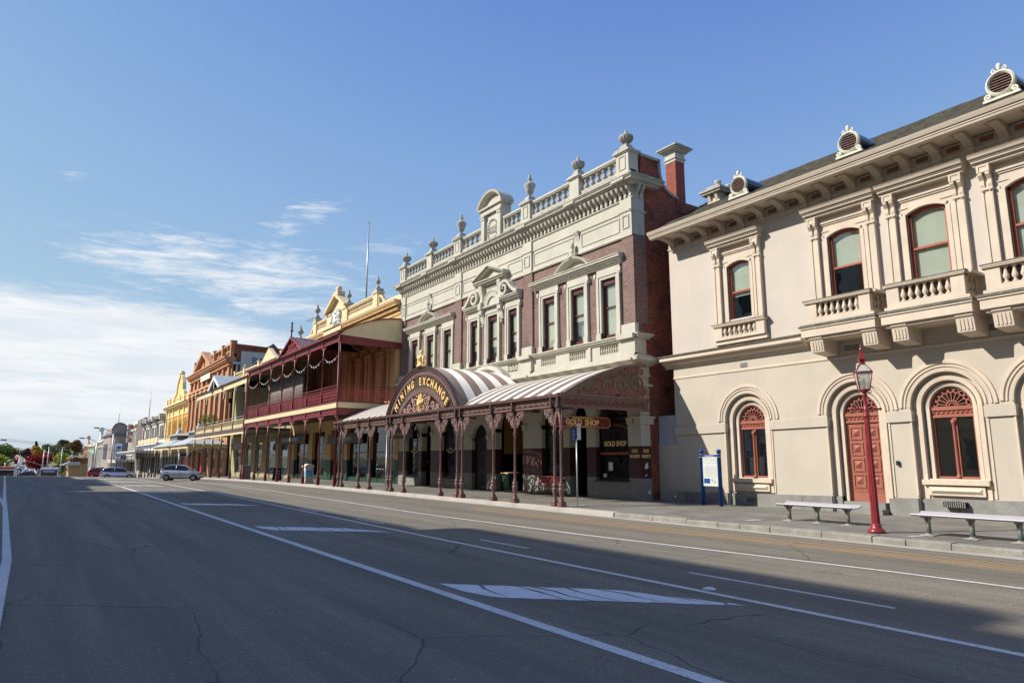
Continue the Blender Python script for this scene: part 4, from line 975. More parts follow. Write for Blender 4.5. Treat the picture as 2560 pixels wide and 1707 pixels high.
# centre composition
e = MB()
for (a, c_) in ((29.75, 31.2), (33.9, 35.35)):
    for p_, za, zb in ((.16, 10.60, 10.68), (.26, 10.68, 10.78), (.36, 10.78, 10.86), (.42, 10.86, 10.92)): e.box(X0-p_, X0, a-p_*.3, c_+p_*.3, za, zb)
for p_, za, zb in ((.16, 10.56, 10.62), (.3, 10.62, 10.70)): e.box(X0-p_, X0, 31.5, 33.6, za, zb)
for s_ in (-1, 1):
    yb = YM+s_*1.0
    pts = [(X0, 9.75), (X0-.10, 9.75), (X0-.16, 9.9), (X0-.2, 10.15), (X0-.34, 10.3), (X0-.34, 10.55), (X0-.40, 10.56), (X0-.40, 10.95), (X0-.3, 11.0), (X0-.26, 11.35), (X0-.34, 11.7), (X0-.38, 12.0), (X0, 12.0)]
    e.prism(pts, 'y', yb-.17, yb+.17); e.lathe([(0, -.1), (.09, -.06), (.11, .0), (.07, .08), (0, .1)], (X0-.1, yb, 9.6), 8)
    # swept volute
    vc = (YM+s_*1.62, 11.32); prof = [(X0-.36, 0), (X0, 0)]
    sp_ = [(vc[0]+r_*cos(t_), vc[1]+r_*sin(t_)) for t_, r_ in [(pi*.5-s_*(i*2*pi*1.15/20)-s_*0, .42*(1-.6*i/20)) for i in range(21)]]
    tail = [(YM+s_*2.92, 10.98), (YM+s_*2.6, 11.06), (YM+s_*2.3, 11.30), (YM+s_*2.05, 11.58), (YM+s_*1.82, 11.73)]
    P_ = tail+[(vc[0]+.42*(1-.62*i/22)*cos(pi/2+s_*i*2*pi*1.1/22), vc[1]+.42*(1-.62*i/22)*sin(pi/2+s_*i*2*pi*1.1/22)) for i in range(23)]
    e.rib([(-(p_[0]), p_[1]) for p_ in P_], (X0-.22, 0, 0), UY, UZ, lambda t: .17-.05*t, .44)
    e.lathe([(0, 0), (.1, .0), (.13, .05), (.0, .1)], (X0-.46, vc[0], vc[1]-.05), 10)
e.box(X0-.08, X0, 31.7, 33.4, 10.7, 12.0)
for p_, za, zb in ((.30, 12.0, 12.08), (.42, 12.08, 12.18), (.50, 12.18, 12.24)): e.box(X0-p_, X0, 31.05-p_*.3, 34.05+p_*.3, za, zb)
apx = (YM, 13.05)
for s_ in (-1, 1):
    o = YM+s_*1.72
    for p_, dz_ in ((.42, 0), (.52, .09)): e.prism([(o, 12.24+dz_), (YM, 12.90+dz_), (YM, 13.0+dz_), (o, 12.34+dz_)], 'x', X0-p_, X0)
e.prism([(YM-1.6, 12.24), (YM+1.6, 12.24), (YM, 12.9)], 'x', X0-.14, X0)
e.arch((YM, 10.72), [(X0-.2, .78), (X0-.16, .50), (X0+.04, .50), (X0+.04, .80)], n=20); e.arch((YM, 10.72), [(X0-.25, .86), (X0-.2, .74), (X0, .74), (X0, .88)], n=20)
e.build('centre_pediment', M['stone'], MX)
w = MB(); w.arch((YM, 10.72), [(X0+.16, .42), (X0+.26, .42), (X0+.26, .50), (X0+.16, .50)], n=16); w.box(X0+.16, X0+.26, YM-.5, YM+.5, 10.72, 10.78); w.box(X0+.16, X0+.24, YM-.02, YM+.02, 10.72, 11.2)
wo = w.build('lunette_window', M['maroonwin'], MX); p_ = MB(); p_.box(X0+.2, X0+.205, YM-.48, YM+.48, 10.74, 11.2); p_.build('pane', M['darkglass'], wo)
# sill course, baluster panels, ledge
s = MB(); s.box(X0-.12, X0+.35, YA-.06, YB, 6.35, 7.10); holes = []
s.v.clear(); s.f.clear(); s.mi.clear(); s.sm.clear()
BP = [(22.7, .62), (24.92, .62), (27.22, .62), (37.9, .62), (40.3, .62), (42.6, .62)]
wall(s, X0-.12, .16, YA-.1, YB, 6.35, 7.08, [(y-h, y+h, 6.60, 7.0, 0) for y, h in BP]+[(29.9, 30.9, 6.6, 7.0, 0), (34.2, 35.2, 6.6, 7.0, 0)])
s.box(X0+.04, X0+.4, YA-.1, YB, 6.35, 7.08)
for a, c_ in PIL: s.box(X0-.28, X0-.12, a-.1, c_+.1, 6.35, 7.06); s.box(X0-.2, X0+.02, a-.06, c_+.05, 7.32, 7.75)
for y in (24.92-1.13, 24.92+1.13, 40.3-1.15, 40.3+1.15): pass
for p_, za, zb in ((.20, 7.06, 7.14), (.28, 7.14, 7.22), (.34, 7.22, 7.27)): s.box(X0-p_, X0+.35+p_, YA-p_, YB, za, zb)
for a, c_ in PIL: s.box(X0-.46, X0-.3, a-.14, c_+.14, 7.07, 7.268)
s.box(X0-.2, X0+.1, 23.9, 24.05, 6.4, 7.1); s.box(X0-.06, X0+.5, YA-.06, YB, 7.27, 7.33)
s.prism([(X0-.10, 6.0), (X0-.10, 6.35), (X0+.6, 6.35), (X0+.6, 6.0)], 'y', YA-.08, YB)
s.build('sill_course', M['stone'], MX)
for y, h in BP:
    q = MB(); n = 8
    for i in range(n): q.lathe(balpost(.062, .40), (X0-.05, y-h+2*h*(i+.5)/n, 6.60), 8)
    q.build('baluster_panel', M['stone'], MX)
for y in (30.4, 34.7):
    q = MB(); 
    for i in range(3): lace(q, scrolls(.34, .4), (X0-.06, y+.5-.33*i, 6.6), UY, UZ, .045, .06)
    q.build('carved_panel', M['stone'], MX)
# entablature over the ground floor
g_ = MB()
for p_, za, zb in ((.14, 5.42, 5.50), (.10, 5.50, 5.86), (.18, 5.86, 5.92), (.3, 5.92, 6.0), (.44, 6.0, 6.08), (.55, 6.08, 6.18), (.48, 6.18, 6.24), (.30, 6.24, 6.30), (.22, 6.30, 6.36)): g_.box(X0-p_, X0+.45+p_, YA-p_*.8, YB, za, zb)
for a, c_ in PIL: g_.box(X0-.64, X0-.5, a-.18, c_+.18, 6.085, 6.175); g_.box(X0-.34, X0-.05, a-.1, c_+.1, 6.24, 6.42)
hw = 2.7; g_.arch((YM, 4.75), [(X0-.62, hw-.24), (X0-.5, hw-.34), (X0, hw-.36), (X0, hw), (X0-.60, hw)], a0=.35, a1=pi-.35, n=28, ez=.88); g_.arch((YM, 4.75), [(X0-.40, hw-.42), (X0, hw-.42), (X0, hw-.62), (X0-.34, hw-.60)], a0=.3, a1=pi-.3, n=28, ez=.88)
g_.build('ledge_cornice', M['stone'], MX)
# ground floor arcade
GO = [(21.78, 23.88, 1.02, 3.9, 1.0, 'w'), (24.52, 25.78, .2, 3.9, .6, 'o'), (26.25, 28.0, .95, 3.9, .85, 'w'), (29.65, 32.3, .2, 3.6, 1.2, 'o'), (33.2, 34.85, .2, 3.10, .82, 'd'), (36.85, 38.65, .82, 3.6, .85, 'w'), (40.05, 41.35, .2, 3.7, .6, 'o'), (41.85, 43.7, .82, 3.6, .85, 'w')]
for nm, za, zb, m in (('ground_floor_base', -.3, 1.12, 'bluestone'), ('ground_floor_dado', 1.12, 2.47, 'maroon'), ('ground_floor_wall', 2.47, 5.42, 'stone')):
    q = MB(); wall(q, X0, .4, YA+.02, YB, za, zb, [(a, b_, max(c_, za) if c_ > za else za-.01, min(d_, zb) if d_ < zb else zb, (r_ if za < d_ < zb else 0)) for a, b_, c_, d_, r_, k in GO if c_ < zb])
    if za > 2: 
        for a, b_, c_, d_, r_, k in GO:
            for yy in (a, b_): q.box(X0-.07, X0+.42, yy-(.0 if yy == a else -.0)-(.34 if yy == a else 0), yy+(.34 if yy == b_ else 0), 3.40 if k != 'd' else 3.0, 3.62 if k != 'd' else 3.18); q.box(X0-.12, X0, yy-(.36 if yy == a else 0), yy+(.36 if yy == b_ else 0), 3.62 if k != 'd' else 3.18, 3.68 if k != 'd' else 3.24)
        for i in range(8):
            pass
    if nm == 'ground_floor_base': q.box(X0+.0, X0+.58, YA-.0, YA+.03, za, zb)
    else: q.box(X0+.0, X0+.56, YA-.005, YA+.03, za, zb)
    q.build(nm, M[m], MX)
q = MB(); q.box(X0-.1, X0+.72, YA-.1, YA+.35, 3.38, 3.44); q.box(X0-.14, X0+.76, YA-.14, YA+.5, 3.62, 3.72); q.box(X0-.09, X0+.7, YA-.09, YA+.3, 3.44, 3.62); q.box(X0-.12, X0+.7, YA-.12, YA+.4, 5.0, 5.1); q.build('corner_capital', M['stone'], MX)
q = MB(); q.box(X0+2.2, X0+2.3, YA+.5, YB-.2, -.2, 6); q.box(X0+.4, X0+2.2, YA+.45, YA+.5, -.2, 6); q.box(X0+.4, X0+2.2, YB-.3, YB-.2, -.2, 6); q.box(X0+.41, X0+2.2, YA+.5, YB-.3, .16, .19); q.k = 1; q.box(X0+2.15, X0+2.2, 30.2, 32.3, 2.2, 5.4); q.box(X0+.6, X0+2.15, 32.3, 32.34, 2.2, 5); q.build('shop_interior', [M['dark'], M['oliv']], MX)
for a, b_, c_, d_, r_, k in GO:
    X = X0+.22
    if k == 'w':
        w = MB(); w.box(X, X+.1, a, a+.08, c_, d_); w.box(X, X+.1, b_-.08, b_, c_, d_); w.box(X-.05, X+.1, a, b_, c_-.02, c_+.1); w.box(X, X+.1, a, b_, 3.15, 3.22)
        w.box(X0-.06, X, a-.06, b_+.06, c_-.08, c_)
        wo = w.build('shop_window', M['black'], MX); p_ = MB(); p_.box(X+.05, X+.056, a+.06, b_-.06, c_, d_+r_*.96); p_.build('pane', M['shopglass'], wo)
        dsp = MB(); rr = random.Random(int(a*7)); 
        mats = [M['ivory'], M['blue'], M['signred'], M['gold'], M['timber'], M['white']]
        for i in range(16):
            dsp.k = rr.choice((0, 1, 2, 3, 3, 4, 5)); y = rr.uniform(a+.2, b_-.2); h_ = rr.uniform(.1, .4); w_ = rr.uniform(.05, .16); z = c_+rr.choice((.05, .05, .45, .85))
            dsp.lathe([(w_*.9, 0), (w_, h_*.3), (w_*.5, h_*.6), (w_*.6, h_*.8), (0, h_)], (X+rr.uniform(.3, .6), y, z), 7)
        dsp.k = 4; dsp.box(X+.2, X+.8, a+.1, b_-.1, c_+.02, c_+.05); dsp.box(X+.25, X+.7, a+.1, b_-.1, c_+.42, c_+.45); dsp.box(X+.25, X+.7, a+.1, b_-.1, c_+.82, c_+.85)
        dsp.build('window_display', mats, wo)
    elif k == 'd':
        w = MB(); w.box(X, X+.08, a, b_, .2, 3.05); w.box(X-.03, X+.1, a, b_, 3.05, 3.18)
        for j in (0, 1):
            for za, zb in ((.4, 1.15), (1.25, 2.2), (2.3, 2.95)): panel(w, a+.12+j*.8, a+.72+j*.8, za, zb, X, .05, .03)
        w.k = 1; w.box(X+.0, X+.05, a, b_, 3.18, 3.95); w.k = 2; w.box(X-.05, X, a+.1, a+.14, 1.15, 1.35); w.build('double_door', [M['black'], M['dark'], M['gold']], MX)
def pix(name, m, ya, yb, za, zb, x=X0-.02, par=MX): q = MB(); q.box(x, x+.012, ya, yb, za, zb); return q.build(name, M[m], par)
# notices, window lettering and painted words of the gold shop
pix('notice', 'white', 23.0, 23.27, 1.42, 1.78, X0+.2); pix('notice', 'white', 23.42, 23.62, 1.12, 1.28, X0+.2)
q = MB(); q.box(X0+.19, X0+.2, 21.86, 23.78, 2.12, 2.22); q.build('window_band', M['win_red'], MX)
text('GOLD SHOP', .30, (X0+.19, 22.80, 2.50), UY, UZ, .012, .012, .86).build('window_lettering', M['gold'], MX)
q = MB(); 
for i, chh in enumerate('MINING EXCHANGE'):
    t = (i-7)/7.; text(chh, .15, (X0+.19, 22.80-t*.8, 3.20+.16*(1-t*t)), (0, -cos(-t*.35), sin(-t*.35)), (0, sin(-t*.35)*1, cos(t*.35)), .01, .003, .8, mb=q)
q.build('window_lettering', M['oliv'], MX)
for t_, y, z in (('GOLD', 21.38, 2.20), ('NUGGETS', 21.38, 1.98)): text(t_, .19 if t_ == 'GOLD' else .18, (X0-.012, y, z), UY, UZ, .008, .006, .72).build('painted_words', M['gold'], MX)
for t_, z in (('GOLD', 2.20), ('NUGGETS', 1.98)): text(t_, .19 if t_ == 'GOLD' else .18, (X0+.27, YA-.012, z), (1, 0, 0), UZ, .008, .006, .62).build('painted_words', M['gold'], MX)
for bx in ((.16, .38, 1.5, 1.78), (.14, .30, 1.20, 1.30), (.32, .48, .45, .68)): q = MB(); q.prism([(X0+bx[0], bx[2]+.03), (X0+bx[0]+.08, bx[2]), (X0+bx[1], bx[2]+.05), (X0+bx[1]-.02, bx[3]), (X0+bx[0]+.05, bx[3]-.05)], 'y', YA-.012, YA-.006); q.build('torn_poster', M['white'], MX)
q = MB(); gz = (X0+.28, YA-.012, 4.72)
for pp in (ring2(0, 0, .23, 20), [(-.16, .08), (-.12, -.1), (-.04, .06), (.0, -.1), (.06, .1), (.1, -.02), (.18, .04)], [(-.12, -.12), (.0, .0), (.16, .12)], [(.02, -.12), (.1, .02), (.06, .14)], [(-.18, 0), (.18, .02)]): q.rib(pp, gz, (1, 0, 0), UZ, .022, .006)
for i in range(9): q.rib([(.98+.04*sin(i), -3.35+i*.17), (1.1+.05*cos(i*2), -3.3+i*.17), (1.0, -3.22+i*.17), (1.12, -3.2+i*.17)], (X0-.25, YA+.012, 5.0), (1, 0, 0), UZ, .018, .006)
q.build('graffiti', M['black'], MX)
def ribbonsign(y, nm):
    q = MB(); q.rib([(-.55, .02), (-.45, .05), (-.3, -.06), (0, -.12), (.3, -.06), (.45, .05), (.55, .02)], (X0+.19, y, 2.45), UY, UZ, .06, .01); q.build('ribbon_lettering', M['ochre_lt'], MX)
    text(nm, .14, (X0+.19, y, 2.50), UY, UZ, .01, .003, .9).build('window_lettering', M['ochre_lt'], MX)
ribbonsign(37.75, 'MUSEUM'); ribbonsign(42.8, 'MUSEUM')
# ================================================================ STRIPED AWNING
AW = thing('street_awning', 'brown and white striped iron awning with central arched vault lettered MINING EXCHANGE on cast-iron posts', 'awning', (16.3, 32.3, .15))
XK = 16.30; ZE = 4.28
def aw(t): return (XK-.12+(X0+.06-XK)*t, ZE+1.56*(1-(1-t)**1.75))          # roof section, t 0..1
YV = 32.30; VR, VC = 4.74, 1.94
def vz(y): return VC+sqrt(max(0, VR*VR-(y-YV)**2))
def corr(mats, y0, y1, clip):
    mb = MB(); n = int(round((y1-y0)/.076)); m_ = 14
    for i in range(n):
        ya, yb = y0+(y1-y0)*i/n, y0+(y1-y0)*(i+1)/n; mb.k = int((ya-20.5)/.456+100) % 2
        o = len(mb.v)
        for q in range(m_+1):
            x, z = aw(q/m_); mb.v += [(x, ya, z), (x, (ya+yb)/2, z+.022), (x, yb, z)]
        for q in range(m_):
            x, z = aw((q+.5)/m_)
            if clip and z < vz((ya+yb)/2)-.03 and abs(ya-YV) < 4.2: continue
            mb.face([o+3*q, o+3*q+3, o+3*q+4, o+3*q+1]); mb.face([o+3*q+1, o+3*q+4, o+3*q+5, o+3*q+2])
    return mb
corr(0, 20.55, 45.0, True).build('awning_roof', [M['roofbr'], M['roofwh']], AW)
v = MB(); n = 116; A0 = math.asin(4.14/VR); m_ = 64
for i in range(m_):
    xa = XK-.06+(X0-XK+.1)*i/m_; xb = XK-.06+(X0-XK+.1)*(i+1)/m_; v.k = int(i/m_*9.0) % 2; o = len(v.v)
    for q in range(41):
        a_ = -A0+2*A0*q/40
        for (x_, r_) in ((xa, VR), ((xa+xb)/2, VR+.022), (xb, VR)): v.v.append((x_, YV+r_*sin(a_), VC+r_*cos(a_)))
    for q in range(40): v.face([o+3*q, o+3*q+1, o+3*q+4, o+3*q+3]); v.face([o+3*q+1, o+3*q+2, o+3*q+5, o+3*q+4])
v.build('vault_roof', [M['roofbr'], M['roofwh']], AW)
f = MB(); XF = XK-.10                                                     # arched front of the vault
for pr_ in ([(XF-.12, VR+.06), (XF-.02, VR+.06), (XF-.0, VR-.10), (XF-.10, VR-.04)], [(XF-.06, VR-.06), (XF+.04, VR-.06), (XF+.04, VR-.16), (XF-.05, VR-.16)], [(XF-.03, VR-.42), (XF+.05, VR-.42), (XF+.05, VR-.48), (XF-.03, VR-.48)]):
    f.arch((YV, VC), pr_, a0=pi/2-A0, a1=pi/2+A0, n=44)
for r_ in (.98, 1.32): f.arch((YV, VC), [(XF-.02, VR-r_), (XF+.05, VR-r_), (XF+.05, VR-r_-.05), (XF-.02, VR-r_-.05)], a0=pi/2-math.acos((ZE+.1-VC)/(VR-r_)), a1=pi/2+math.acos((ZE+.1-VC)/(VR-r_)), n=36)
f.build('arch_frame', M['irondk'], AW)
def arcband(mb, r0, r1, n, w, d, kind=0):
    rm = (r0+r1)/2; A = math.acos(min(1, (ZE+.14-VC)/rm)); hh = (r1-r0)
    for i in range(n):
        a_ = -A+2*A*(i+.5)/n; y, z = YV+rm*sin(a_), VC+rm*cos(a_); U = (0, cos(a_), -sin(a_)); V = (0, sin(a_), cos(a_)); L = 2*A*rm/n
        if kind == 0: P_ = [spiral(0, 0, min(hh, L)*.40, 1.1, pi, 1, 9), [(-L*.5, -hh*.4), (-L*.2, 0), (-L*.5, hh*.4)], [(L*.5, -hh*.4), (L*.2, .0), (L*.5, hh*.4)]]
        else: P_ = [ring2(0, hh*.18, hh*.2, 8), [(0, -hh*.5), (-L*.4, -hh*.1), (0, 0), (L*.4, -hh*.1), (0, -hh*.5)], [(-L*.5, hh*.5), (-L*.2, hh*.1), (-L*.5, -hh*.5)], [(L*.5, hh*.5), (L*.2, hh*.1), (L*.5, -hh*.5)]]
        lace(mb, P_, (XF+.01, y, z), U, V, w, d)
fr = MB(); arcband(fr, VR-.42, VR-.17, 46, .032, .03, 0); arcband(fr, VR-1.32, VR-1.0, 34, .032, .03, 1); fr.build('arch_fretwork', M['ironlt'], AW)
q = MB(); S_ = 'MINING EXCHANGE'; rm = VR-.93
for i, chh in enumerate(S_):
    if chh == ' ': continue
    a_ = (1-2*i/(len(S_)-1.))*.80
    y, z = YV+rm*sin(a_), VC+rm*cos(a_); text(chh, .56, (XF-.02, y, z), (0, -cos(a_), sin(a_)), (0, sin(a_), cos(a_)), .06, .012, .82 if chh != 'I' else .9, mb=q)
q.build('gilded_lettering', M['gold'], AW)
q = MB()                                                                  # scrolling leaves inside the arch
for s_ in (-1, 1):
    for (cy_, cz_, r_, t_, a_) in ((.62, 4.86, .30, 1.5, -pi/2), (1.32, 4.62, .24, 1.4, -pi/2), (1.85, 4.50, .17, 1.3, -pi/2), (.95, 5.05, .14, 1.2, pi), (.3, 4.55, .14, 1.2, 0)):
        q.rib([(-(YV+s_*cy_)+s_*0+s_*(p_[0]) if False else -(YV+s_*cy_)-s_*p_[0], cz_+p_[1]) for p_ in spiral(0, 0, r_, t_, a_, 1, 20)], (XF+.02, 0, 0), UY, UZ, lambda t: .085-.04*t, .05)
    for (a_, b_, c_, d_) in ((.15, 4.34, .5, 4.52), (.55, 4.34, .85, 4.5), (.5, 4.34, .72, 4.42), (1.0, 4.34, 1.15, 4.42), (1.3, 4.34, 1.5, 4.40), (.8, 4.34, 1.1, 4.62), (1.5, 4.34, 1.75, 4.42), (.1, 4.8, .32, 5.15), (.3, 5.15, .62, 5.22), (2.0, 4.34, 2.2, 4.42)):
        q.rib([(-(YV+s_*a_), b_), (-(YV+s_*(a_*.7+c_*.3)), b_*.3+d_*.7), (-(YV+s_*c_), d_)], (XF+.02, 0, 0), UY, UZ, lambda t: .10-.06*t, .05)
q.build('arch_scrollwork', M['scrollp'], AW)
q = MB(); yv = YV-.05                                                     # gilded hand holding the cypher
q.box(XF-.06, XF+.02, yv-.14, yv+.14, 4.32, 4.48)
for i in range(3): q.box(XF-.08, XF+.02, yv-.17, yv+.17, 4.34+.05*i, 4.36+.05*i)
q.lathe([(.10, 0), (.09, .06), (.13, .16), (.19, .28), (.20, .38), (.12, .42)], (XF-.02, yv, 4.46), 12)
for i, (dy, h_) in enumerate(((-.15, .30), (-.07, .36), (.03, .38), (.12, .34))): q.tube([(XF-.06, yv+dy, 4.78), (XF-.08, yv+dy*1.15, 4.86), (XF-.05, yv+dy*1.1, 4.72+h_*.5), (XF-.02, yv+dy*.9, 4.70+h_*.55)], .035, 6)
q.tube([(XF-.06, yv+.16, 4.62), (XF-.1, yv+.22, 4.74), (XF-.08, yv+.18, 4.86)], .036, 6)
for s_ in (-1, 1):
    for k in range(3): q.tube([(XF-.02, yv+s_*(.14+.05*k), 4.8), (XF-.03, yv+s_*(.24+.06*k), 4.95+.04*k), (XF-.02, yv+s_*(.27+.03*k), 5.08-.02*k)], [.03, .028, .008], 5)
q.build('gilded_hand', M['gold'], AW)
text('VR', .56, (XF-.03, yv, 4.90), UY, UZ, .06, .012, .62).build('gilded_cypher', M['gold'], AW)
q = MB(); y = YV; zt = VC+VR+.04                                          # gilded crest
q.lathe([(.26, 0), (.22, .12), (.1, .2), (.2, .34), (.24, .48), (.18, .6), (.08, .66), (.12, .74), (.12, .84), (.04, .92), (0, 1.02)], (XF, y, zt), 9)
for s_ in (-1, 1):
    q.tube([(XF, y+s_*.2, zt), (XF, y+s_*.30, zt+.22), (XF, y+s_*.22, zt+.42), (XF, y+s_*.24, zt+.6)], [.1, .08, .09, .04], 7)
    q.tube([(XF, y+s_*.24, zt+.2), (XF, y+s_*.42, zt+.30), (XF, y+s_*.34, zt+.45)], [.03, .025, .01], 5); q.tube([(XF, y+s_*.2, zt+.05), (XF, y+s_*.45, zt+.03), (XF, y+s_*.52, zt+.13)], .04, 5)
q.build('gilded_crest', M['gold'], AW)
# beam, frieze fret, gutter
b = MB(); b.box(XK-.07, XK+.07, 20.55, 45.0, 3.90, 3.98); b.box(XK-.10, XK+.06, 20.5, 45.05, 4.20, 4.26); b.prism([(XK-.06, 4.26), (XK-.2, 4.27), (XK-.24, 4.38), (XK-.18, 4.38), (XK-.10, 4.30)], 'y', 20.5, 45.05)
b.box(XK-.05, XK+.02, 20.55, 20.95, 3.98, 4.2); b.box(XK-.05, XK+.02, 28.1, 28.65, 3.98, 4.2); b.box(XK-.05, XK+.02, 35.75, 36.25, 3.98, 4.2)
b.box(XK, X0+.05, 20.52, 20.62, 3.88, 3.98); b.box(XK, X0+.05, 20.52, 20.60, 4.24, 4.34); b.box(XK-.1, X0+.05, 20.47, 20.62, 4.34, 4.44)
b.box(XK, X0+.05, 20.55, 20.58, 3.98, 4.24)
for t in range(12):
    (xa, za), (xb, zb) = aw(t/12), aw((t+1)/12); b.prism([(xa, za-.08), (xb, zb-.08), (xb, zb+.05), (xa, za+.05)], 'y', 20.48, 20.60); b.prism([(xa, za-.08), (xb, zb-.08), (xb, zb+.05), (xa, za+.05)], 'y', 44.92, 45.04)
for y in (23.7, 25.4, 28.2, 30.1, 34.4, 36.2, 38.9, 40.7): b.box(XK, X0, y-.03, y+.03, 4.24, 4.34)
b.build('awning_beam', M['iron'], AW)
q = MB(); y = 20.95
while y < 45:
    if not (28.0 < y < 28.5 or 35.6 < y < 36.1): lace(q, scrolls(.40, .20), (XK-.03, y+.40, 3.99), UY, UZ, .022, .02)
    y += .40
q.build('frieze_fret', M['ironlt'], AW)
q = MB(); x = XK+.15
while x < X0-.2: lace(q, scrolls(.36, .24), (x, 20.53, 3.99), (1, 0, 0), UZ, .03, .03); x += .36
def sc2(u, v, r, t, a, d, w0=.09): q.rib(spiral(u, v, r, t, a, d, 22), (0, 20.54, 0), (1, 0, 0), UZ, lambda s: w0-.045*s, .05)
for (u, v, r, t, a, d) in ((20.25, 5.02, .44, 1.7, -pi*.5, 1), (19.35, 4.93, .40, 1.6, -pi*.5, -1), (18.55, 4.80, .28, 1.5, -pi/2, 1), (19.8, 5.45, .22, 1.3, 0, 1), (18.0, 4.66, .2, 1.4, -pi/2, -1), (17.5, 4.60, .12, 1.2, 0, 1), (20.55, 5.5, .16, 1.2, pi, -1), (19.0, 5.25, .16, 1.2, 0, -1), (20.62, 4.78, .22, 1.4, pi/2, 1), (19.72, 4.62, .2, 1.4, pi/2, -1), (18.95, 4.58, .18, 1.3, pi/2, 1), (19.45, 5.42, .13, 1.2, 0, 1), (18.25, 5.0, .14, 1.2, 0, 1), (20.0, 5.62, .12, 1.2, pi, 1), (18.1, 4.95, .1, 1.1, pi, 1), (17.2, 4.5, .09, 1.1, 0, 1), (20.4, 5.62, .1, 1.1, 0, 1)): sc2(u, v, r, t, a, d)
rr = random.Random(4)
for u0, v0, n_ in ((19.45, 4.46, 6), (20.3, 4.46, 6), (18.65, 4.46, 5), (19.9, 4.5, 9), (19.0, 4.48, 8), (18.3, 4.48, 6), (20.6, 4.5, 5), (17.8, 4.46, 4)):
    for k in range(n_):
        a_ = pi*(.12+.76*k/max(1, n_-1)); L = rr.uniform(.28, .46)*(.8 if u0 < 18.5 else 1)
        q.rib([(u0, v0), (u0+L*.5*cos(a_), v0+L*.62*sin(a_)), (u0+L*cos(a_)*1.15, v0+L*.8*sin(a_))], (0, 20.54, 0), (1, 0, 0), UZ, lambda s: .075*(1-s)+.02, .04)
q.build('end_scrollwork', M['scroll'], AW)
q = MB(); pts = [aw(t/12) for t in range(13)]; q.prism([(p_[0], p_[1]-.06) for p_ in pts]+[(X0, 4.4), (XK, 4.3)], 'y', 44.95, 44.99); q.build('end_infill', M['irondk'], AW)
# posts
PY = [20.62, 21.02, 23.7, 25.35, 28.05, 28.5, 30.15, 34.3, 35.9, 36.3, 39.0, 40.75, 43.55, 44.15]
pb2 = None
def acant(mb, y, s_, z1, bw=.60, bh=.62):
    """hanging lace bracket in the plane x = XK, spreading to side s_"""
    O = (XK, y, z1); U = (0, s_, 0)
    P_ = [[(.04, -bh*1.15), (.07, -bh*.6), (.05, -.02)], [(.05, -bh), (bw*.25, -bh*.9), (bw*.3, -bh*.7)], [(bw*.96, -.02), (bw*.86, -bh*.3), (bw*.62, -bh*.42), (bw*.45, -bh*.68), (bw*.22, -bh*.8), (.06, -bh*1.05)],
          spiral(bw*.33, -bh*.28, .10, 1.3, 0, 1, 12), spiral(bw*.62, -bh*.18, .085, 1.3, pi, 1, 12), spiral(bw*.22, -bh*.58, .08, 1.2, 0, -1, 12), spiral(bw*.85, -.07, .05, 1.1, 0, 1, 8),
          ring2(bw*.5, -bh*.47, .04, 7), ring2(bw*.12, -bh*.2, .04, 7), ring2(bw*.42, -.05, .035, 7),
          [(bw*.45, -bh*.62), (bw*.5, -bh*.8), (bw*.42, -bh*.88)], [(bw*.7, -bh*.38), (bw*.76, -bh*.56), (bw*.68, -bh*.62)], [(bw*.28, -bh*.75), (bw*.32, -bh*.98), (bw*.24, -bh*1.05)], [(bw*.88, -bh*.2), (bw*.95, -bh*.36), (bw*.88, -bh*.42)]]
    lace(mb, P_, O, U, UZ, .030, .028)
    for (u, v) in ((bw*.42, -bh*.92), (bw*.68, -bh*.66), (bw*.24, -bh*1.1), (bw*.88, -bh*.46)): mb.lathe([(0, 0), (.022, .02), (.03, .06), (.0, .1)], (XK, y+s_*u, z1+v-.05), 6)
for i, y in enumerate(PY):
    if pb2 is None:
        q = MB(); zb = .155
        q.box(XK-.13, XK+.13, y-.13, y+.13, zb, zb+.17)
        q.lathe([(.13, .17), (.12, .20), (.09, .22), (.10, .25), (.075, .30), (.07, .36), (.075, .42), (.10, .50), (.115, .58), (.125, .64), (.105, .68), (.085, .70), (.10, .73), (.115, .77), (.10, .82), (.07, .85), (.085, .88), (.06, .93), (.052, 1.0), (.048, 2.75), (.07, 2.78), (.07, 2.82), (.045, 2.9), (.042, 3.5), (.06, 3.55), (.06, 3.75)], (XK, y, zb), 12)
        for a_ in range(8):
            t = 2*pi*a_/8
            for zz_, rr_ in ((.66, .118), (.80, .10)): q.lathe([(0, 0), (.022, .015), (.022, .04), (0, .055)], (XK+rr_*cos(t), y+rr_*sin(t), zb+zz_-.03), 5)
        for s_ in (-1, 1): q.prism([(y+s_*.05, zb+2.62), (y+s_*.11, zb+2.80), (y+s_*.05, zb+2.86)], 'x', XK-.012, XK+.012)
        q.tube([(XK-.02, y-.075, zb+2.72), (XK-.02, y-.10, zb+2.85), (XK-.02, y-.10, zb+3.75)], .016, 5)
        pb2 = q.build('post', M['iron'], AW, off=(XK, y, zb)); h_ = MB()
        h_.box(XK-.19, XK-.10, y-.05, y+.05, 3.88, 4.42); h_.box(XK-.12, XK+.0, y-.055, y+.055, 3.7, 3.92); h_.build('post_head', M['irondk'], pb2)
    else: inst(pb2, AW, (XK, y, .155+(Hz(XK, y))))
single = {}
def acq(y, s_):
    if s_ not in single:
        q = MB(); acant(q, y+s_*.05, s_, 3.92); single[s_] = q.build('lace_bracket', M['ironlt'], AW, off=(XK, y, 3.9))
    else: inst(single[s_], AW, (XK, y, 3.9))
for i, y in enumerate(PY):
    prv = PY[i-1] if i else y-9; nx = PY[i+1] if i < len(PY)-1 else y+9
    if y-prv > 1.2 and i: acq(y, -1)
    if nx-y > 1.2 and i < len(PY)-1: acq(y, 1)
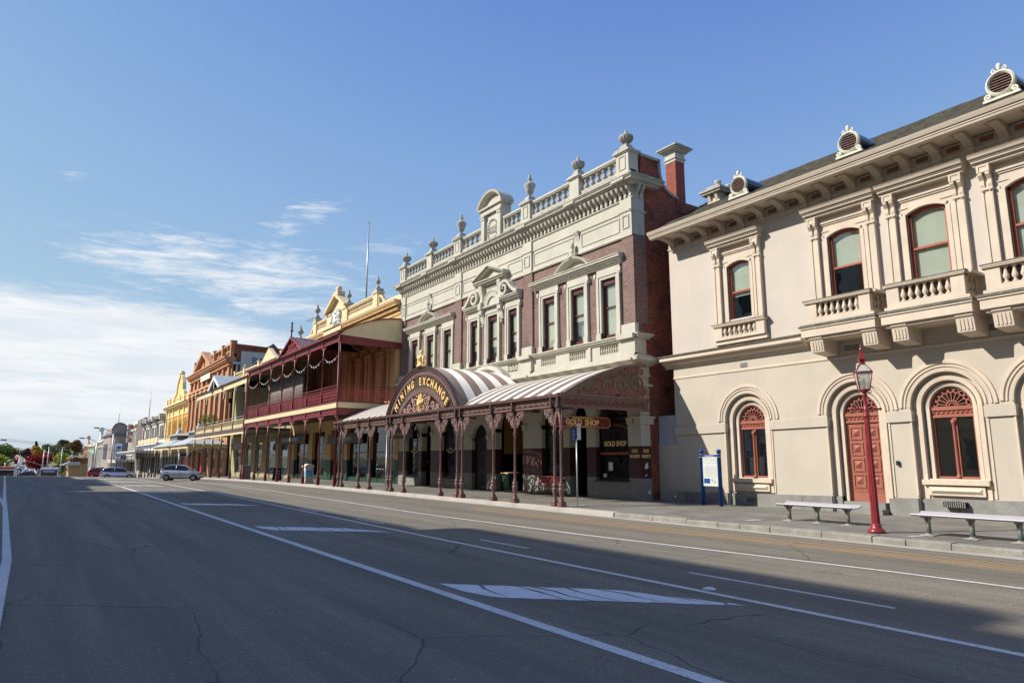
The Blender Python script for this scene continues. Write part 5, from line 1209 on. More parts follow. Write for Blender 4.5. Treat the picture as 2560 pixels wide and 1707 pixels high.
q = MB()
for a, b_ in ((20.62, 21.02), (28.05, 28.5), (35.9, 36.3), (43.55, 44.15)):
    for s_, y in ((1, a), (-1, b_)): acant(q, y, s_, 3.92, (b_-a)*.45, .6)
for s_ in (0,):
    O = (XK+.05, 20.62, 3.9); P_ = [[(.6*.96, -.02), (.5, -.2), (.36, -.28), (.24, -.46), (.1, -.6)], spiral(.2, -.18, .1, 1.3, 0, 1, 12), spiral(.4, -.1, .08, 1.3, pi, 1, 12), spiral(.14, -.36, .07, 1.2, 0, -1, 12)]; lace(q, P_, O, (1, 0, 0), UZ, .034, .03)
q.build('twin_post_lace', M['ironlt'], AW)
# hanging sign
hs = thing('hanging_sign', 'oxblood hanging sign with gold border reading GOLD SHOP under the striped awning', 'sign', (18.3, 21.9, 3.2))
q = MB(); a, b_, z0, z1, c_ = 16.95, 20.0, 3.19, 3.68, .09
pl_ = [(a+c_, z0), (b_-c_, z0), (b_-c_, z0+c_), (b_, z0+c_), (b_, z1-c_), (b_-c_, z1-c_), (b_-c_, z1), (a+c_, z1), (a+c_, z1-c_), (a, z1-c_), (a, z0+c_), (a+c_, z0+c_)]
q.prism(pl_, 'y', 21.88, 21.92); q.build('sign_board', M['signred'], hs)
q = MB(); i_ = .04; q.rib([(a+c_+.02, z0+i_), (b_-c_-.02, z0+i_), (b_-c_, z0+c_), (b_-i_, z0+c_+.03), (b_-i_, z1-c_-.03), (b_-c_, z1-c_), (b_-c_-.02, z1-i_), (a+c_+.02, z1-i_), (a+c_, z1-c_), (a+i_, z1-c_-.03), (a+i_, z0+c_+.03), (a+c_, z0+c_), (a+c_+.02, z0+i_)], (0, 21.875, 0), (1, 0, 0), UZ, .014, .006); q.build('border', M['gold'], hs)
text('GOLD  SHOP', .31, (18.45, 21.872, 3.315), (1, 0, 0), UZ, .01, .016, .98).build('lettering', M['gold'], hs)
text('MINING EXCHANGE', .105, (18.45, 21.872, 3.555), (1, 0, 0), UZ, .008, .003, 1.0, space=1.15).build('lettering', M['gold'], hs)
text('JEWELLERY & WATCHES   GOLD NUGGETS   GIFTS', .062, (18.45, 21.872, 3.235), (1, 0, 0), UZ, .006, .001, 1.0).build('lettering', M['gold'], hs)
q = MB()
for x_ in (17.4, 19.6): q.tube([(x_, 21.9, 3.68), (x_, 21.9, 4.5)], .01, 5)
q.build('hanger_rod', M['black'], hs)
# ================================================================ OCHRE BUILDING WITH RED VERANDA
def add_window(par, X, ya, yb, za, zb, fm='black', rise=0, gl='darkglass', blind=None, name='window', bars=1, t=.07):
    w = MB(); x = X+.12
    w.box(x, x+.08, ya, ya+t, za, zb); w.box(x, x+.08, yb-t, yb, za, zb); w.box(x, x+.08, ya, yb, za, za+t); w.box(x, x+.08, ya, yb, zb-t, zb+(rise*.3 if rise else 0))
    if bars: w.box(x+.01, x+.06, ya, yb, (za+zb)/2-.03, (za+zb)/2+.03)
    wo = w.build(name, M[fm], par); p = MB(); p.box(x+.04, x+.045, ya+.02, yb-.02, za+.02, zb+rise*.95); p.build('pane', M[gl], wo)
    if blind: b = MB(); b.box(x+.1, x+.11, ya+.03, yb-.03, za+(zb-za)*blind[1], zb+rise*.9); b.build('blind', M[blind[0]], wo)
    return wo
OB = thing('hotel_building', 'ochre rendered two-storey building with arched colonnade behind the oxblood red iron veranda', 'building', (X0, 58, 0))
OY0, OY1 = 45.0, 70.0
arches = []; y = 46.1
UPB = [(47.35, 48.35), (49.7, 50.6), (51.7, 52.5), (53.3, 54.2), (56.3, 57.2), (57.9, 58.8), (60.2, 61.1), (61.9, 62.8), (64.4, 65.3), (66.1, 67.0), (68.4, 69.2)]
UPB = [(47.1, 48.1), (49.1, 50.1), (51.3, 52.3), (53.3, 54.3), (56.4, 57.4), (58.6, 59.6), (60.8, 61.8), (63.0, 64.0), (65.2, 66.2), (67.4, 68.4)]
q = MB(); wall(q, X0, .5, OY0, OY1, 5.3, 12.4, [(a, b_, 5.6, 10.0, .55) for a, b_ in UPB]); q.build('upper_wall', M['ochre'], OB)
q = MB(); 
for i, (a, b_) in enumerate(UPB):
    for s_, yy in ((-1, a), (1, b_)):
        q.box(X0-.20, X0, *sorted((yy+s_*.02, yy+s_*.46)), 5.5, 9.55); q.box(X0-.26, X0, *sorted((yy-s_*.04, yy+s_*.52)), 9.55, 9.66); q.box(X0-.30, X0, *sorted((yy-s_*.06, yy+s_*.55)), 9.9, 10.02); q.box(X0-.22, X0, *sorted((yy, yy+s_*.48)), 9.66, 9.9); q.box(X0-.27, X0, *sorted((yy, yy+s_*.5)), 5.5, 6.3)
    q.arch(((a+b_)/2, 10.0), [(X0-.16, .52), (X0, .52), (X0, .80), (X0-.12, .80)], n=14)
q.build('colonnade', M['ochre'], OB)
for a, b_ in UPB: add_window(OB, X0+.1, a, b_, 5.7, 10.0, 'maroonwin', .5, 'darkglass')
q = MB()
for y in (45.6, 55.3, 62.3, 69.5): q.box(X0-.34, X0, y-.42, y+.42, 5.4, 10.2); q.box(X0-.42, X0, y-.5, y+.5, 10.2, 11.0); q.box(X0-.42, X0, y-.5, y+.5, 5.4, 6.4)
for y in (45.6, 55.3, 62.3, 69.5):
    for e in (-.25, 0, .25): q.lathe([(0, 0), (.1, .1), (.14, .3), (.05, .5), (0, .6)], (X0-.44, y+e, 10.3), 7)
q.box(X0-.06, X0, OY0, OY1, 10.75, 11.3); q.build('pilaster', M['ochre'], OB)
# cornice, parapet
q = MB()
for p_, za, zb in ((.10, 12.1, 12.4), (.16, 12.4, 12.6), (.24, 12.95, 13.05), (.50, 13.05, 13.2), (.56, 13.2, 13.3), (.62, 13.3, 13.42)): q.box(X0-p_, X0+.5, OY0-.0, 69.6, za, zb)
q.box(X0-.1, X0+.5, OY0, 69.6, 12.6, 12.95)
for i in range(110):
    y = OY0+.1+i*.223; q.box(X0-.34, X0-.1, y, y+.12, 12.72, 12.95)
q.k = 1; q.box(X0-.64, X0+.5, OY0, 69.65, 13.42, 13.48); q.k = 2; q.box(X0-.1, X0+.4, OY0, 69.6, 13.48, 13.95); q.box(X0-.62, X0-.1, 55.9, 60.4, 12.95, 13.47)
q.build('cornice', [M['ochre'], M['stone_w'], M['ochre_lt']], OB)
q = MB(); xp = X0-.1
for a, b_ in ((49.9, 56.0), (60.4, 63.9)):
    q.box(xp, xp+.3, a, b_, 13.95, 14.1); q.box(xp-.04, xp+.36, a, b_, 14.62, 14.72); q.box(xp-.09, xp+.4, a, b_, 14.72, 14.84)
    n = int((b_-a-.5)/.24)
    for i in range(n): q.lathe(balpost(.085, .52), (xp+.1, a+.3+(b_-a-.6)*(i+.5)/n, 14.1), 7)
for yc, hw in ((49.6, .42), (64.2, .42), (56.2, .55), (60.2, .55)): q.box(xp-.12, xp+.45, yc-hw, yc+hw, 13.48, 14.85); q.box(xp-.2, xp+.5, yc-hw-.08, yc+hw+.08, 14.85, 14.98)
for s_, yy in ((-1, 49.1), (1, 64.7)): q.rib([(-yy, 13.95), (-yy-.0, 14.6), (-(yy+s_*.5), 14.45), (-(yy+s_*.9), 14.05), (-(yy+s_*1.2), 13.98)], (xp+.1, 0, 0), UY, UZ, .2, .25)
q.build('parapet_balustrade', M['ochre_lt'], OB)
q = MB(); q.box(xp-.1, xp+.3, 56.6, 59.9, 13.48, 15.0)
for s_ in (-1, 1): q.prism([(58.2+s_*2.5, 14.98), (58.2, 16.35), (58.2, 16.6), (58.2+s_*2.6, 15.2)], 'x', xp-.45, xp+.4)
q.prism([(56.0, 14.98), (60.4, 14.98), (58.2, 16.3)], 'x', xp+.0, xp+.3); q.box(xp-.3, xp+.4, 57.7, 58.7, 16.4, 16.75)
q.lathe([(.28, 0), (.2, .15), (.3, .3), (.22, .5), (.1, .6), (0, .7)], (xp, 58.2, 16.7), 8)
po = q.build('parapet_gable', M['ochre_lt'], OB)
q = MB(); rr = random.Random(9)
for i in range(34): q.lathe([(0, 0), (.12, .06), (.15, .16), (.08, .28), (0, .34)], (xp-.14-rr.random()*.12, 58.2+rr.uniform(-1.05, 1.05), 13.75+rr.random()*1.7*(1-.3)), 6)
q.box(xp-.2, xp-.1, 57.4, 59.0, 13.8, 15.0); q.build('coat_of_arms', M['white'], po)
FIN = [(.34, 0), (.3, .2), (.18, .42), (.10, .5), (.08, .6), (.22, .78), (.36, .98), (.26, 1.12), (.12, 1.4), (.07, 1.6), (.05, 1.7), (0, 1.8)]
fo = None
for y, z, k in ((49.6, 14.98, .62), (64.2, 14.98, .85), (69.3, 13.5, .95), (55.9, 15.0, .7), (60.5, 15.0, .7)):
    q = MB(); q.box(xp-.15, xp+.45, y-.34, y+.34, z, z+.42*k); q.lathe([(r_*k*1.05, zz_*k) for r_, zz_ in FIN], (xp+.1, y, z+.4*k), 10); q.build('finial', M['stone_w'], OB)
q = MB(); q.tube([(22.2, 55.2, 13), (22.2, 55.2, 22.6)], [.09, .045], 8); q.lathe([(.06, 0), (.1, .08), (.0, .18)], (22.2, 55.2, 22.6), 8); tag(q.build('flagpole', M['steel'], None), 'tall bare flagpole rising behind the ochre parapet gable', 'flagpole')
q = MB(); q.tube([(23, 71.8, 12), (23, 71.8, 16.9)], .03, 5); q.tube([(23, 70.6, 16.9), (23, 74.0, 17.0)], .025, 5)
for i in range(8): q.tube([(22.6, 70.8+i*.42, 16.9), (23.4, 70.8+i*.42, 16.9)], .014, 4)
tag(q.build('tv_antenna', M['steel'], None), 'thin television antenna above the ochre parapet', 'antenna')
# ground floor of the ochre building
GR = [(45.6, 50.0, 'w'), (50.7, 54.8, 'w'), (55.8, 58.7, 'w'), (60.4, 63.7, 'w'), (64.9, 69.2, 'w')]
for nm, za, zb, m in (('ground_floor_dado', -.6, 1.9, 'green'), ('ground_floor_wall', 1.9, 5.3, 'ochre')):
    q = MB(); wall(q, X0, .4, OY0, OY1, za, zb, [(a, b_, max(za-.01, .0 if za < 0 else za-.01), min(zb, 4.4), 0) for a, b_, k in GR])
    if za > 0:
        for a, b_, k in GR:
            for i in range(9): 
                for yy in (a, b_): q.box(X0-.02, X0+.05, yy-(.5 if yy == a else 0), yy+(.5 if yy == b_ else 0), 1.95+i*.38, 2.28+i*.38)
    q.build(nm, M[m], OB)
for i, (a, b_, k) in enumerate(GR):
    add_window(OB, X0+.1, a, b_, .5, 4.4, ('black', 'black', 'timber', 'black', 'timber')[i], 0, 'shopglass', None, 'shop_window'); q = MB(); q.box(X0+.1, X0+.35, a, b_, -.5, .5); q.build('stall_riser', M['green'], OB)
    d_ = MB(); rr = random.Random(i); ms = [M['ivory'], M['green'], M['oliv'], M['timber'], M['blue'], M['white']]
    for k_ in range(10): d_.k = rr.randrange(6); y = rr.uniform(a+.3, b_-.3); z = rr.choice((.5, .6, 1.4)); h_ = rr.uniform(.3, .9); d_.lathe([(h_*.3, 0), (h_*.35, h_*.4), (h_*.2, h_*.7), (0, h_)], (X0+rr.uniform(.6, 1.2), y, z), 6)
    d_.build('window_display', ms, OB)
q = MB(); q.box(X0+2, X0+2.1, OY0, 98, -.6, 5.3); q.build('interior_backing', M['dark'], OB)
def fascia(name, lab, ya, yb, za, zb, m, txt, sz, tm, xs=1.0, x=X0-.3, sub=None):
    q = MB(); q.box(x, x+.06, ya, yb, za, zb); o = tag(q.build(name, M[m], None), lab, 'sign')
    t = text(txt, sz, (x-.01, (ya+yb)/2, za+(zb-za)*.32), UY, UZ, .01, .006, xs); t.build('lettering', M[tm], o)
    if sub: text(sub[0], sub[1], (x-.01, (ya+yb)/2, za+(zb-za)*.1), UY, UZ, .008, .002, 1.2).build('lettering', M[tm], o)
    return o
fascia('shop_fascia', 'black fascia board with white lower-case lettering reading collins booksellers', 64.7, 74.6, 3.45, 4.25, 'black', 'collins booksellers', .62, 'whiteG', 1.22, X0-.45)
fascia('shop_fascia', 'black fascia board with white lettering behind the left end of the striped awning', 50.6, 58.6, 3.2, 4.0, 'black', 'of the point', .5, 'whiteG', 1.3, X0-.4, ('MODERN', .2))
fascia('shop_fascia', 'dark maroon fascia board behind the left end of the striped awning', 42.2, 45.8, 3.35, 3.95, 'maroon', 'EXCHANGE', .28, 'ochre_lt', 1.1, X0-.3)
# ---- veranda
RV = thing('iron_veranda', 'two-storey oxblood red iron-lace veranda with cream skirt board', 'veranda', (16.3, 57.3, .1))
V0, V1 = 44.75, 70.1; XV = 16.3
def vpost(mb, y, za, zb, r=.055, x=XV):
    mb.box(x-r*1.9, x+r*1.9, y-r*1.9, y+r*1.9, za, za+.5); mb.lathe([(r*1.9, 0), (r*1.5, .1), (r*1.6, .3), (r*1.1, .4), (r*1.0, .55), (r*.85, zb-za-1.6), (r*1.6, zb-za-1.55), (r*1.6, zb-za-1.45), (r*.8, zb-za-1.35), (r*.8, zb-za-.5)], (x, y, za+.5), 8)
PV = [44.8, 48.2, 51.6, 55.1, 58.4, 62.0, 65.8, 69.9]
lowp = None; upp = None
for y in PV:
    z0 = Hz(XV, y)+.155
    if lowp is None:
        q = MB(); vpost(q, y, z0, 5.0); lowp = q.build('post', M['redp'], RV, off=(XV, y, z0)); 
    else: inst(lowp, RV, (XV, y, z0))
    if upp is None:
        q = MB(); vpost(q, y, 5.85, 10.0, .05); upp = q.build('upper_post', M['redp'], RV, off=(XV, y, 5.85))
    else: inst(upp, RV, (XV, y, 5.85))
q = MB(); q.tube([(XV-.16, 44.55, .15), (XV-.16, 44.6, 10.3)], .05, 6); q.tube([(XV-.1, 70.3, -.1), (XV-.1, 70.3, 10.3)], .05, 6); q.build('downpipe', M['redp'], RV)
q = MB(); q.box(XV-.14, X0, V0-.12, V1, 5.36, 5.74); q.build('deck_skirt', M['butter'], RV)
q = MB(); q.box(XV-.2, X0, V0-.18, V1+.03, 5.74, 5.80); q.box(XV-.09, XV+.09, V0-.05, V1, 4.93, 5.02); q.box(XV-.06, XV+.06, V0-.05, V1, 5.28, 5.36); q.box(XV, X0, V0-.06, V0+.04, 4.9, 5.02); q.box(XV-.02, X0, V0-.04, V0+.03, 5.02, 5.36)
q.box(XV-.08, XV+.08, V0-.05, V1, 9.93, 10.02); q.box(XV-.08, XV+.08, V0-.05, V1, 10.28, 10.36)
q.box(XV, X0, V0-.05, V0+.04, 9.75, 10.36)
q.prism([(XV-.08, 10.36), (XV-.26, 10.38), (XV-.28, 10.52), (XV-.2, 10.52), (XV-.08, 10.44)], 'y', V0-.1, V1+.1)
for y in PV: q.box(XV-.1, XV+.1, y-.07, y+.07, 4.9, 5.38); q.box(XV-.1, XV+.1, y-.06, y+.06, 9.9, 10.38)
q.build('veranda_beam', M['redp'], RV)
def fret(mb, ya, yb, z, h, cw, w=.03, d=.03, x=XV):
    n = max(1, int(round((yb-ya)/cw))); c_ = (yb-ya)/n
    for i in range(n): lace(mb, scrolls(c_, h), (x, yb-i*c_, z), UY, UZ, w, d)
q = MB()
for z in (5.02, 10.02): fret(q, V0, V1, z, .26, .42, .05, .03)
q.build('frieze_fret', M['redp2'], RV)
q = MB()                                                                  # arched brackets under both beams
for z, y_ in [(4.93, p) for p in PV]+[(9.93, p) for p in PV]:
    for s_ in (-1, 1):
        if (y_ == PV[0] and s_ < 0) or (y_ == PV[-1] and s_ > 0): continue
        L = .75 if z < 6 else .5
        q.rib([(.0, -L), (.06, -L*.5), (.25*L/.75, -.2), (L, -.03)], (XV, y_, z), (0, s_, 0), UZ, .05, .03); q.rib([(.0, -L*.5), (.12, -.25*L), (L*.5, -.03)], (XV, y_, z), (0, s_, 0), UZ, .035, .03); q.rib([(0, -.03), (L, -.03)], (XV, y_, z), (0, s_, 0), UZ, .05, .03)
        q.prism([(y_+s_*.04, z-L*.95), (y_+s_*.04, z-.02), (y_+s_*L*.9, z-.02), (y_+s_*L*.35, z-.2), (y_+s_*.12, z-L*.5)], 'x', XV-.008, XV+.008)
q.build('arched_bracket', M['redp2'], RV)
def rail_panel(mb, O, U, L, h=.85):
    n = max(1, int(round(L/.42))); c_ = L/n
    for i in range(n):
        Oi = tuple(Vector(O)+Vector(U)*(i*c_)); m_ = c_/2
        P_ = [[(0, 0), (0, h)], [(m_, 0), (m_, h)], ring2(m_, h*.52, c_*.25, 10), spiral(m_*.5, h*.8, c_*.17, 1.2, pi, 1, 9), spiral(m_*1.5, h*.8, c_*.17, 1.2, 0, -1, 9), spiral(m_*.5, h*.2, c_*.17, 1.2, pi, -1, 9), spiral(m_*1.5, h*.2, c_*.17, 1.2, 0, 1, 9), [(0, h*.35), (m_*.45, h*.52), (0, h*.68)], [(c_, h*.35), (c_-m_*.45, h*.52), (c_, h*.68)]]
        lace(mb, P_, Oi, U, UZ, .034, .028)
q = MB()
for a, b_ in zip(PV[:-1], PV[1:]): rail_panel(q, (XV, b_-.08, 5.84), UY, b_-a-.16)
rail_panel(q, (XV+.08, V0, 5.84), (1, 0, 0), 4.4); q.build('balustrade_lace', M['redp2'], RV)
q = MB(); 
for z in (5.80, 6.70): q.box(XV-.03, XV+.03, V0, V1, z, z+.04); q.box(XV, X0, V0-.03, V0+.03, z, z+.04)
q.box(XV-.04, XV+.04, V0, V1, 6.88, 6.93); q.box(XV, X0, V0-.04, V0+.04, 6.86, 6.92)
q.build('handrail', M['redp'], RV)
q = MB(); m_ = 14
def rv(t): return (XV-.2+(X0-XV+.2)*t, 10.46+1.46*(1-(1-t)**2.0))
n = int((V1-V0+.2)/.2)
for i in range(n):
    ya = V0-.1+(V1-V0+.2)*i/n; yb = V0-.1+(V1-V0+.2)*(i+1)/n; o = len(q.v)
    for k in range(m_+1): x, z = rv(k/m_); q.v += [(x, ya, z), (x, (ya+yb)/2, z+.03), (x, yb, z)]
    for k in range(m_): q.face([o+3*k, o+3*k+3, o+3*k+4, o+3*k+1]); q.face([o+3*k+1, o+3*k+4, o+3*k+5, o+3*k+2])
q.build('veranda_roof', M['irondk'], RV)
for ye in (V0-.04, V1+.02): q = MB(); q.prism([(XV-.1, 10.36)]+[(rv(k/10)[0], rv(k/10)[1]-.03) for k in range(1, 11)]+[(X0, 10.2)], 'y', ye-.02, ye+.02); q.build('end_board', M['butter'], RV)
q = MB(); 
for ye in (V0-.1,):
    for k in range(10): (xa, za), (xb, zb) = rv(k/10), rv((k+1)/10); q.prism([(xa, za-.04), (xb, zb-.04), (xb, zb+.05), (xa, za+.05)], 'y', ye-.05, ye+.03)
q.build('roof_edge', M['redp'], RV)
q = MB(); gy = 55.6; q.prism([(gy-3.1, 10.4), (gy, 11.62), (gy+3.1, 10.4), (gy+3.45, 10.4), (gy, 11.80), (gy-3.45, 10.4)], 'x', XV-.35, XV-.15); q.build('gable_barge', M['redp'], RV)
q = MB(); 
for s_ in (-1, 1):
    for i in range(14):
        xa = XV-.3+i*.34; q.add([(xa, gy, 11.75), (xa, gy+s_*3.4, 10.42), (xa+.17, gy+s_*3.4, 10.47), (xa+.17, gy, 11.8)], [(0, 1, 2, 3)]); q.add([(xa+.17, gy, 11.8), (xa+.17, gy+s_*3.4, 10.47), (xa+.34, gy+s_*3.4, 10.42), (xa+.34, gy, 11.75)], [(0, 1, 2, 3)])
q.build('gable_roof', M['iron'], RV)
q = MB(); 
for i in range(5):
    for j in range(3-abs(i-2)): lace(q, scrolls(.5, .42), (XV-.2, gy+1.4-i*.56, 10.42+j*.42), UY, UZ, .05, .03)
q.prism([(gy-3.0, 10.42), (gy+3.0, 10.42), (gy, 11.6)], 'x', XV-.12, XV-.10); q.build('gable_lace', M['redp2'], RV)
q = MB(); q.lathe([(.06, 0), (.05, .5), (.12, .55), (.12, .65), (.04, .7), (.04, 1.1), (.1, 1.15), (.0, 1.4)], (XV-.25, gy, 11.7), 8)
q.rib(ring2(0, .85, .22, 12), (XV-.25, gy, 11.7), UY, UZ, .04, .04); q.rib([(-.34, .85), (.34, .85)], (XV-.25, gy, 11.7), UY, UZ, .04, .04); q.build('gable_finial', M['redp'], RV)
q = MB(); q.box(X0-2.6, X0-2.5, 58.5, 69.8, 5.8, 9.4); q.k = 1
for i in range(26): q.lathe([(.16, 0), (.13, 2), (.17, 3.3)], (X0-2.7, 58.8+i*.42, 5.9), 6)
q.k = 0; q.box(XV+.1, X0, V0, V1, 5.3, 5.36); q.build('glazed_screen', [M['black'], M['taupe']], RV)
sl = None
for i, (a, b_) in enumerate(zip(PV[:-1], PV[1:])):
    q = MB(); pts = [(XV-.05, a+.35+(b_-a-.8)*t/10, 8.98-.30*(1-(t/5-1)**2)) for t in range(11)]; q.tube(pts, .010, 4); q.k = 1
    for t in (2, 4, 6, 8): q.lathe([(0, 0), (.045, .03), (.05, .08), (.02, .13)], (pts[t][0], pts[t][1], pts[t][2]-.13), 6)
    tag(q.build('festoon_lights', [M['white'], M['bulb']], None), 'sagging string of white bulbs hung between two posts of the red upper veranda', 'string lights', 'bulb strings on the red veranda')
# ================================================================ SECOND (CREAM LACE) VERANDA BUILDING
def simple_posts(par, ys, x, z1, m, r=.05, name='post', z0=None):
    f_ = None
    for y in ys:
        zz = (Hz(x, y)+.155) if z0 is None else z0
        if f_ is None: q = MB(); vpost(q, y, zz, z1, r, x); f_ = q.build(name, M[m], par, off=(x, y, zz))
        else: inst(f_, par, (x, y, zz))
CB = thing('shop_building', 'low ochre-parapet shop building behind the cream-and-red lace veranda', 'building', (X0, 85, 0))
CGR = [(71.5, 74.5), (76, 79.5), (81.5, 84), (86.5, 89), (91.5, 94.5)]
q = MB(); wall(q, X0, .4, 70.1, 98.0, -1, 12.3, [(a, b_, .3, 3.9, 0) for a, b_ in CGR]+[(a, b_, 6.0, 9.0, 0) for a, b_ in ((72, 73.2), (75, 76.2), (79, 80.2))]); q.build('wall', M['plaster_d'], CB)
for a, b_ in CGR: add_window(CB, X0, a, b_, .3, 3.9, 'greylt', 0, 'darkglass', None, 'shop_window')
for a, b_ in ((72, 73.2), (75, 76.2), (79, 80.2)): add_window(CB, X0, a, b_, 6.0, 9.0, 'white', 0, 'darkglass')
q = MB(); q.box(X0-.1, X0+.4, 70.2, 98, 12.3, 12.6)
for y in (70.8, 75.6, 85.2, 92.4, 97.6): q.box(X0-.14, X0+.4, y-.35, y+.35, 12.6, 13.6); q.box(X0-.2, X0+.46, y-.42, y+.42, 13.6, 13.7)
for a, b_ in ((71.1, 75.2), (85.6, 92), (92.8, 97.2)): q.box(X0, X0+.3, a, b_, 12.6, 12.75); q.box(X0-.04, X0+.34, a, b_, 13.25, 13.4); [q.lathe(balpost(.1, .5), (X0+.14, a+.3+i*.4, 12.75), 6) for i in range(int((b_-a)/.4))]
q.box(X0-.05, X0+.3, 76, 84.9, 12.6, 13.2); q.prism([(77.6, 13.2), (83.8, 13.2), (80.7, 14.7)], 'x', X0-.15, X0+.3)
q.build('parapet', M['ochre_lt'], CB); q = MB(); q.lathe([(.22, 0), (.26, .3), (.1, .4), (.0, .42)], (X0+.1, 92.4, 13.7), 8); q.lathe([(.1, 0), (.22, .15), (.2, .35), (0, .4)], (X0+.1, 70.8, 13.7), 8); q.build('parapet_urn', M['stone_w'], CB)
CV = thing('lace_veranda', 'two-storey veranda with cream lace panels, small white gable and red posts', 'veranda', (16.3, 84, 0))
PC = [70.9, 75.6, 80.8, 85.4, 90.4, 96.6]
simple_posts(CV, PC, XV, 4.4, 'redp'); simple_posts(CV, PC, XV, 9.7, 'redp', .05, 'upper_post', 5.0)
q = MB(); q.box(XV-.1, X0, 70.35, 97.3, 4.82, 5.02); q.box(XV-.2, XV+.1, 70.3, 97.4, 10.0, 10.12); q.prism([(XV-.25, 10.1), (X0, 11.2), (X0, 11.1), (XV-.2, 10.0)], 'y', 70.3, 97.4); q.box(XV-.12, XV-.0, 70.35, 97.3, 4.72, 4.84); q.build('veranda_roof', M['irondk'], CV)
q = MB(); q.box(XV-.05, XV+.05, 70.4, 97.3, 4.44, 4.50); q.box(XV-.03, XV+.03, 70.4, 97.3, 4.50, 4.72)
q.box(XV-.06, XV+.06, 70.4, 97.3, 9.9, 10.0); q.box(XV-.03, XV+.03, 70.4, 97.3, 9.5, 9.9); q.box(XV-.07, XV+.07, 70.4, 97.3, 9.44, 9.5)
q.box(XV-.03, XV+.03, 70.4, 97.3, 5.06, 5.1); q.box(XV-.04, XV+.04, 70.4, 97.3, 5.86, 5.92)
for i in range(112):
    y = 70.5+i*.24; q.rib([(-.11, 0), (-.11, .45), (0, .7), (.11, .45), (.11, 0)], (XV, y, 5.12), UY, UZ, .035, .03); q.box(XV-.008, XV+.008, y-.1, y+.1, 5.12, 5.42)
for y in PC:
    for z in (4.44, 9.44):
        q.box(XV-.1, XV+.1, y-.1, y+.1, z-.9, z)
        for s_ in (-1, 1): q.rib([(0, -.9), (.12, -.4), (.5, -.03)], (XV, y, z), (0, s_, 0), UZ, .07, .05); q.rib([(0, -.5), (.1, -.25), (.25, -.03)], (XV, y, z), (0, s_, 0), UZ, .06, .05)
q.build('cream_lace', M['butter'], CV)
q = MB(); q.box(XV-.03, XV+.03, 70.4, 97.3, 6.14, 6.18); q.build('handrail', M['steel'], CV)
q = MB(); gy = 84.9; q.prism([(gy-3.3, 10.05), (gy, 11.5), (gy+3.3, 10.05), (gy+2.7, 9.9), (gy, 11.1), (gy-2.7, 9.9)], 'x', XV-.5, XV-.3); q.box(XV-.45, XV-.35, gy-.08, gy+.08, 10, 11.1); q.build('gable_barge', M['white'], CV)
q = MB(); q.add([(XV-.5, gy, 11.6), (X0, gy, 11.6), (X0, gy-3.4, 10.1), (XV-.5, gy-3.4, 10.1), (X0, gy+3.4, 10.1), (XV-.5, gy+3.4, 10.1)], [(0, 1, 2, 3), (0, 5, 4, 1)]); q.build('gable_roof', M['tinroof'], CV)
q = MB(); q.tube([(18, 85.9, 9.9), (18, 85.9, 9.1)], .02, 4); q.lathe([(.12, 0), (.2, .35), (.22, .4), (.1, .55), (0, .62)], (18, 85.9, 8.5), 6, False); tag(q.build('hanging_lantern', M['black'], None), 'black lantern hanging inside the cream lace upper veranda', 'lantern')
sg = fascia('hanging_sign', 'small red hanging sign with white letters under the cream lace veranda', 80.5, 86.5, 3.0, 3.9, 'signred', 'GRAVY SPOT', .5, 'whiteG', 1.0, 18.6)
def leaves(mb, c, r, n, sz, rr, flat_=1.0):
    for _ in range(n):
        u = Vector((rr.gauss(0, 1), rr.gauss(0, 1), rr.gauss(0, 1))).normalized()*(r*rr.random()**.33); p = Vector(c)+Vector((u.x, u.y, u.z*flat_))
        a_ = Vector((rr.uniform(-1, 1), rr.uniform(-1, 1), rr.uniform(-.6, .6))).normalized()*sz*rr.uniform(.6, 1.2); b_ = a_.cross(Vector((rr.uniform(-1, 1), rr.uniform(-1, 1), rr.uniform(-1, 1)))).normalized()*sz*rr.uniform(.4, .8)
        mb.add([tuple(p-a_), tuple(p-b_), tuple(p+a_), tuple(p+b_)], [(0, 1, 2, 3)])
GL = leafm('plant_leaves', '#4f6a2a', '#7d8f3d')
for (y, z, lab) in ((93.5, 6.3, 'leafy potted plant on the left end of the cream lace balcony'), (89.0, 6.0, 'lower leafy potted plant beside the first on the cream lace balcony')):
    t = thing('potted_plant', lab, 'plant', (16.9, y, 5.05), 0, 'plants on the lace balcony'); q = MB(); q.lathe([(.2, 0), (.28, .5), (.3, .55), (.25, .55)], (16.9, y, 5.05), 10); q.build('pot', M['taupe'], t)
    q = MB(); leaves(q, (16.9, y, z+.4), .95, 260, .13, random.Random(int(y))); q.build('foliage', GL, t)
# ================================================================ ORANGE / RED BRICK BUILDING (BAILEY wall)
AB = thing('corner_emporium', 'tall orange cement and red brick building with pediment and painted side wall', 'building', (X0, 116, -.5))
q = MB(); wall(q, X0, .4, 100, 131, -2, 15.6, [(a, a+1.4, 7.2, 12.0, .6) for a in (102.5, 105.5, 109, 113.5, 117, 120.5, 124.5, 127.5)]+[(a, a+3, 0, 4, 0) for a in (102, 107, 112, 117, 122, 126.5)]); q.build('front_wall', M['orange'], AB)
for a in (102.5, 105.5, 109, 113.5, 117, 120.5, 124.5, 127.5): add_window(AB, X0, a, a+1.4, 7.2, 12.0, 'timber', .5)
for a in (102, 107, 112, 117, 122, 126.5): add_window(AB, X0, a, a+3, 0, 4, 'timber', 0, 'darkglass', None, 'shop_window')
q = MB()
for p_, za, zb in ((.25, 12.9, 13.2), (.4, 13.2, 13.4), (.5, 15.3, 15.6), (.9, 15.6, 15.9), (1.1, 15.9, 16.1)): q.box(X0-p_, X0+.4, 100-.02, 131.2, za, zb)
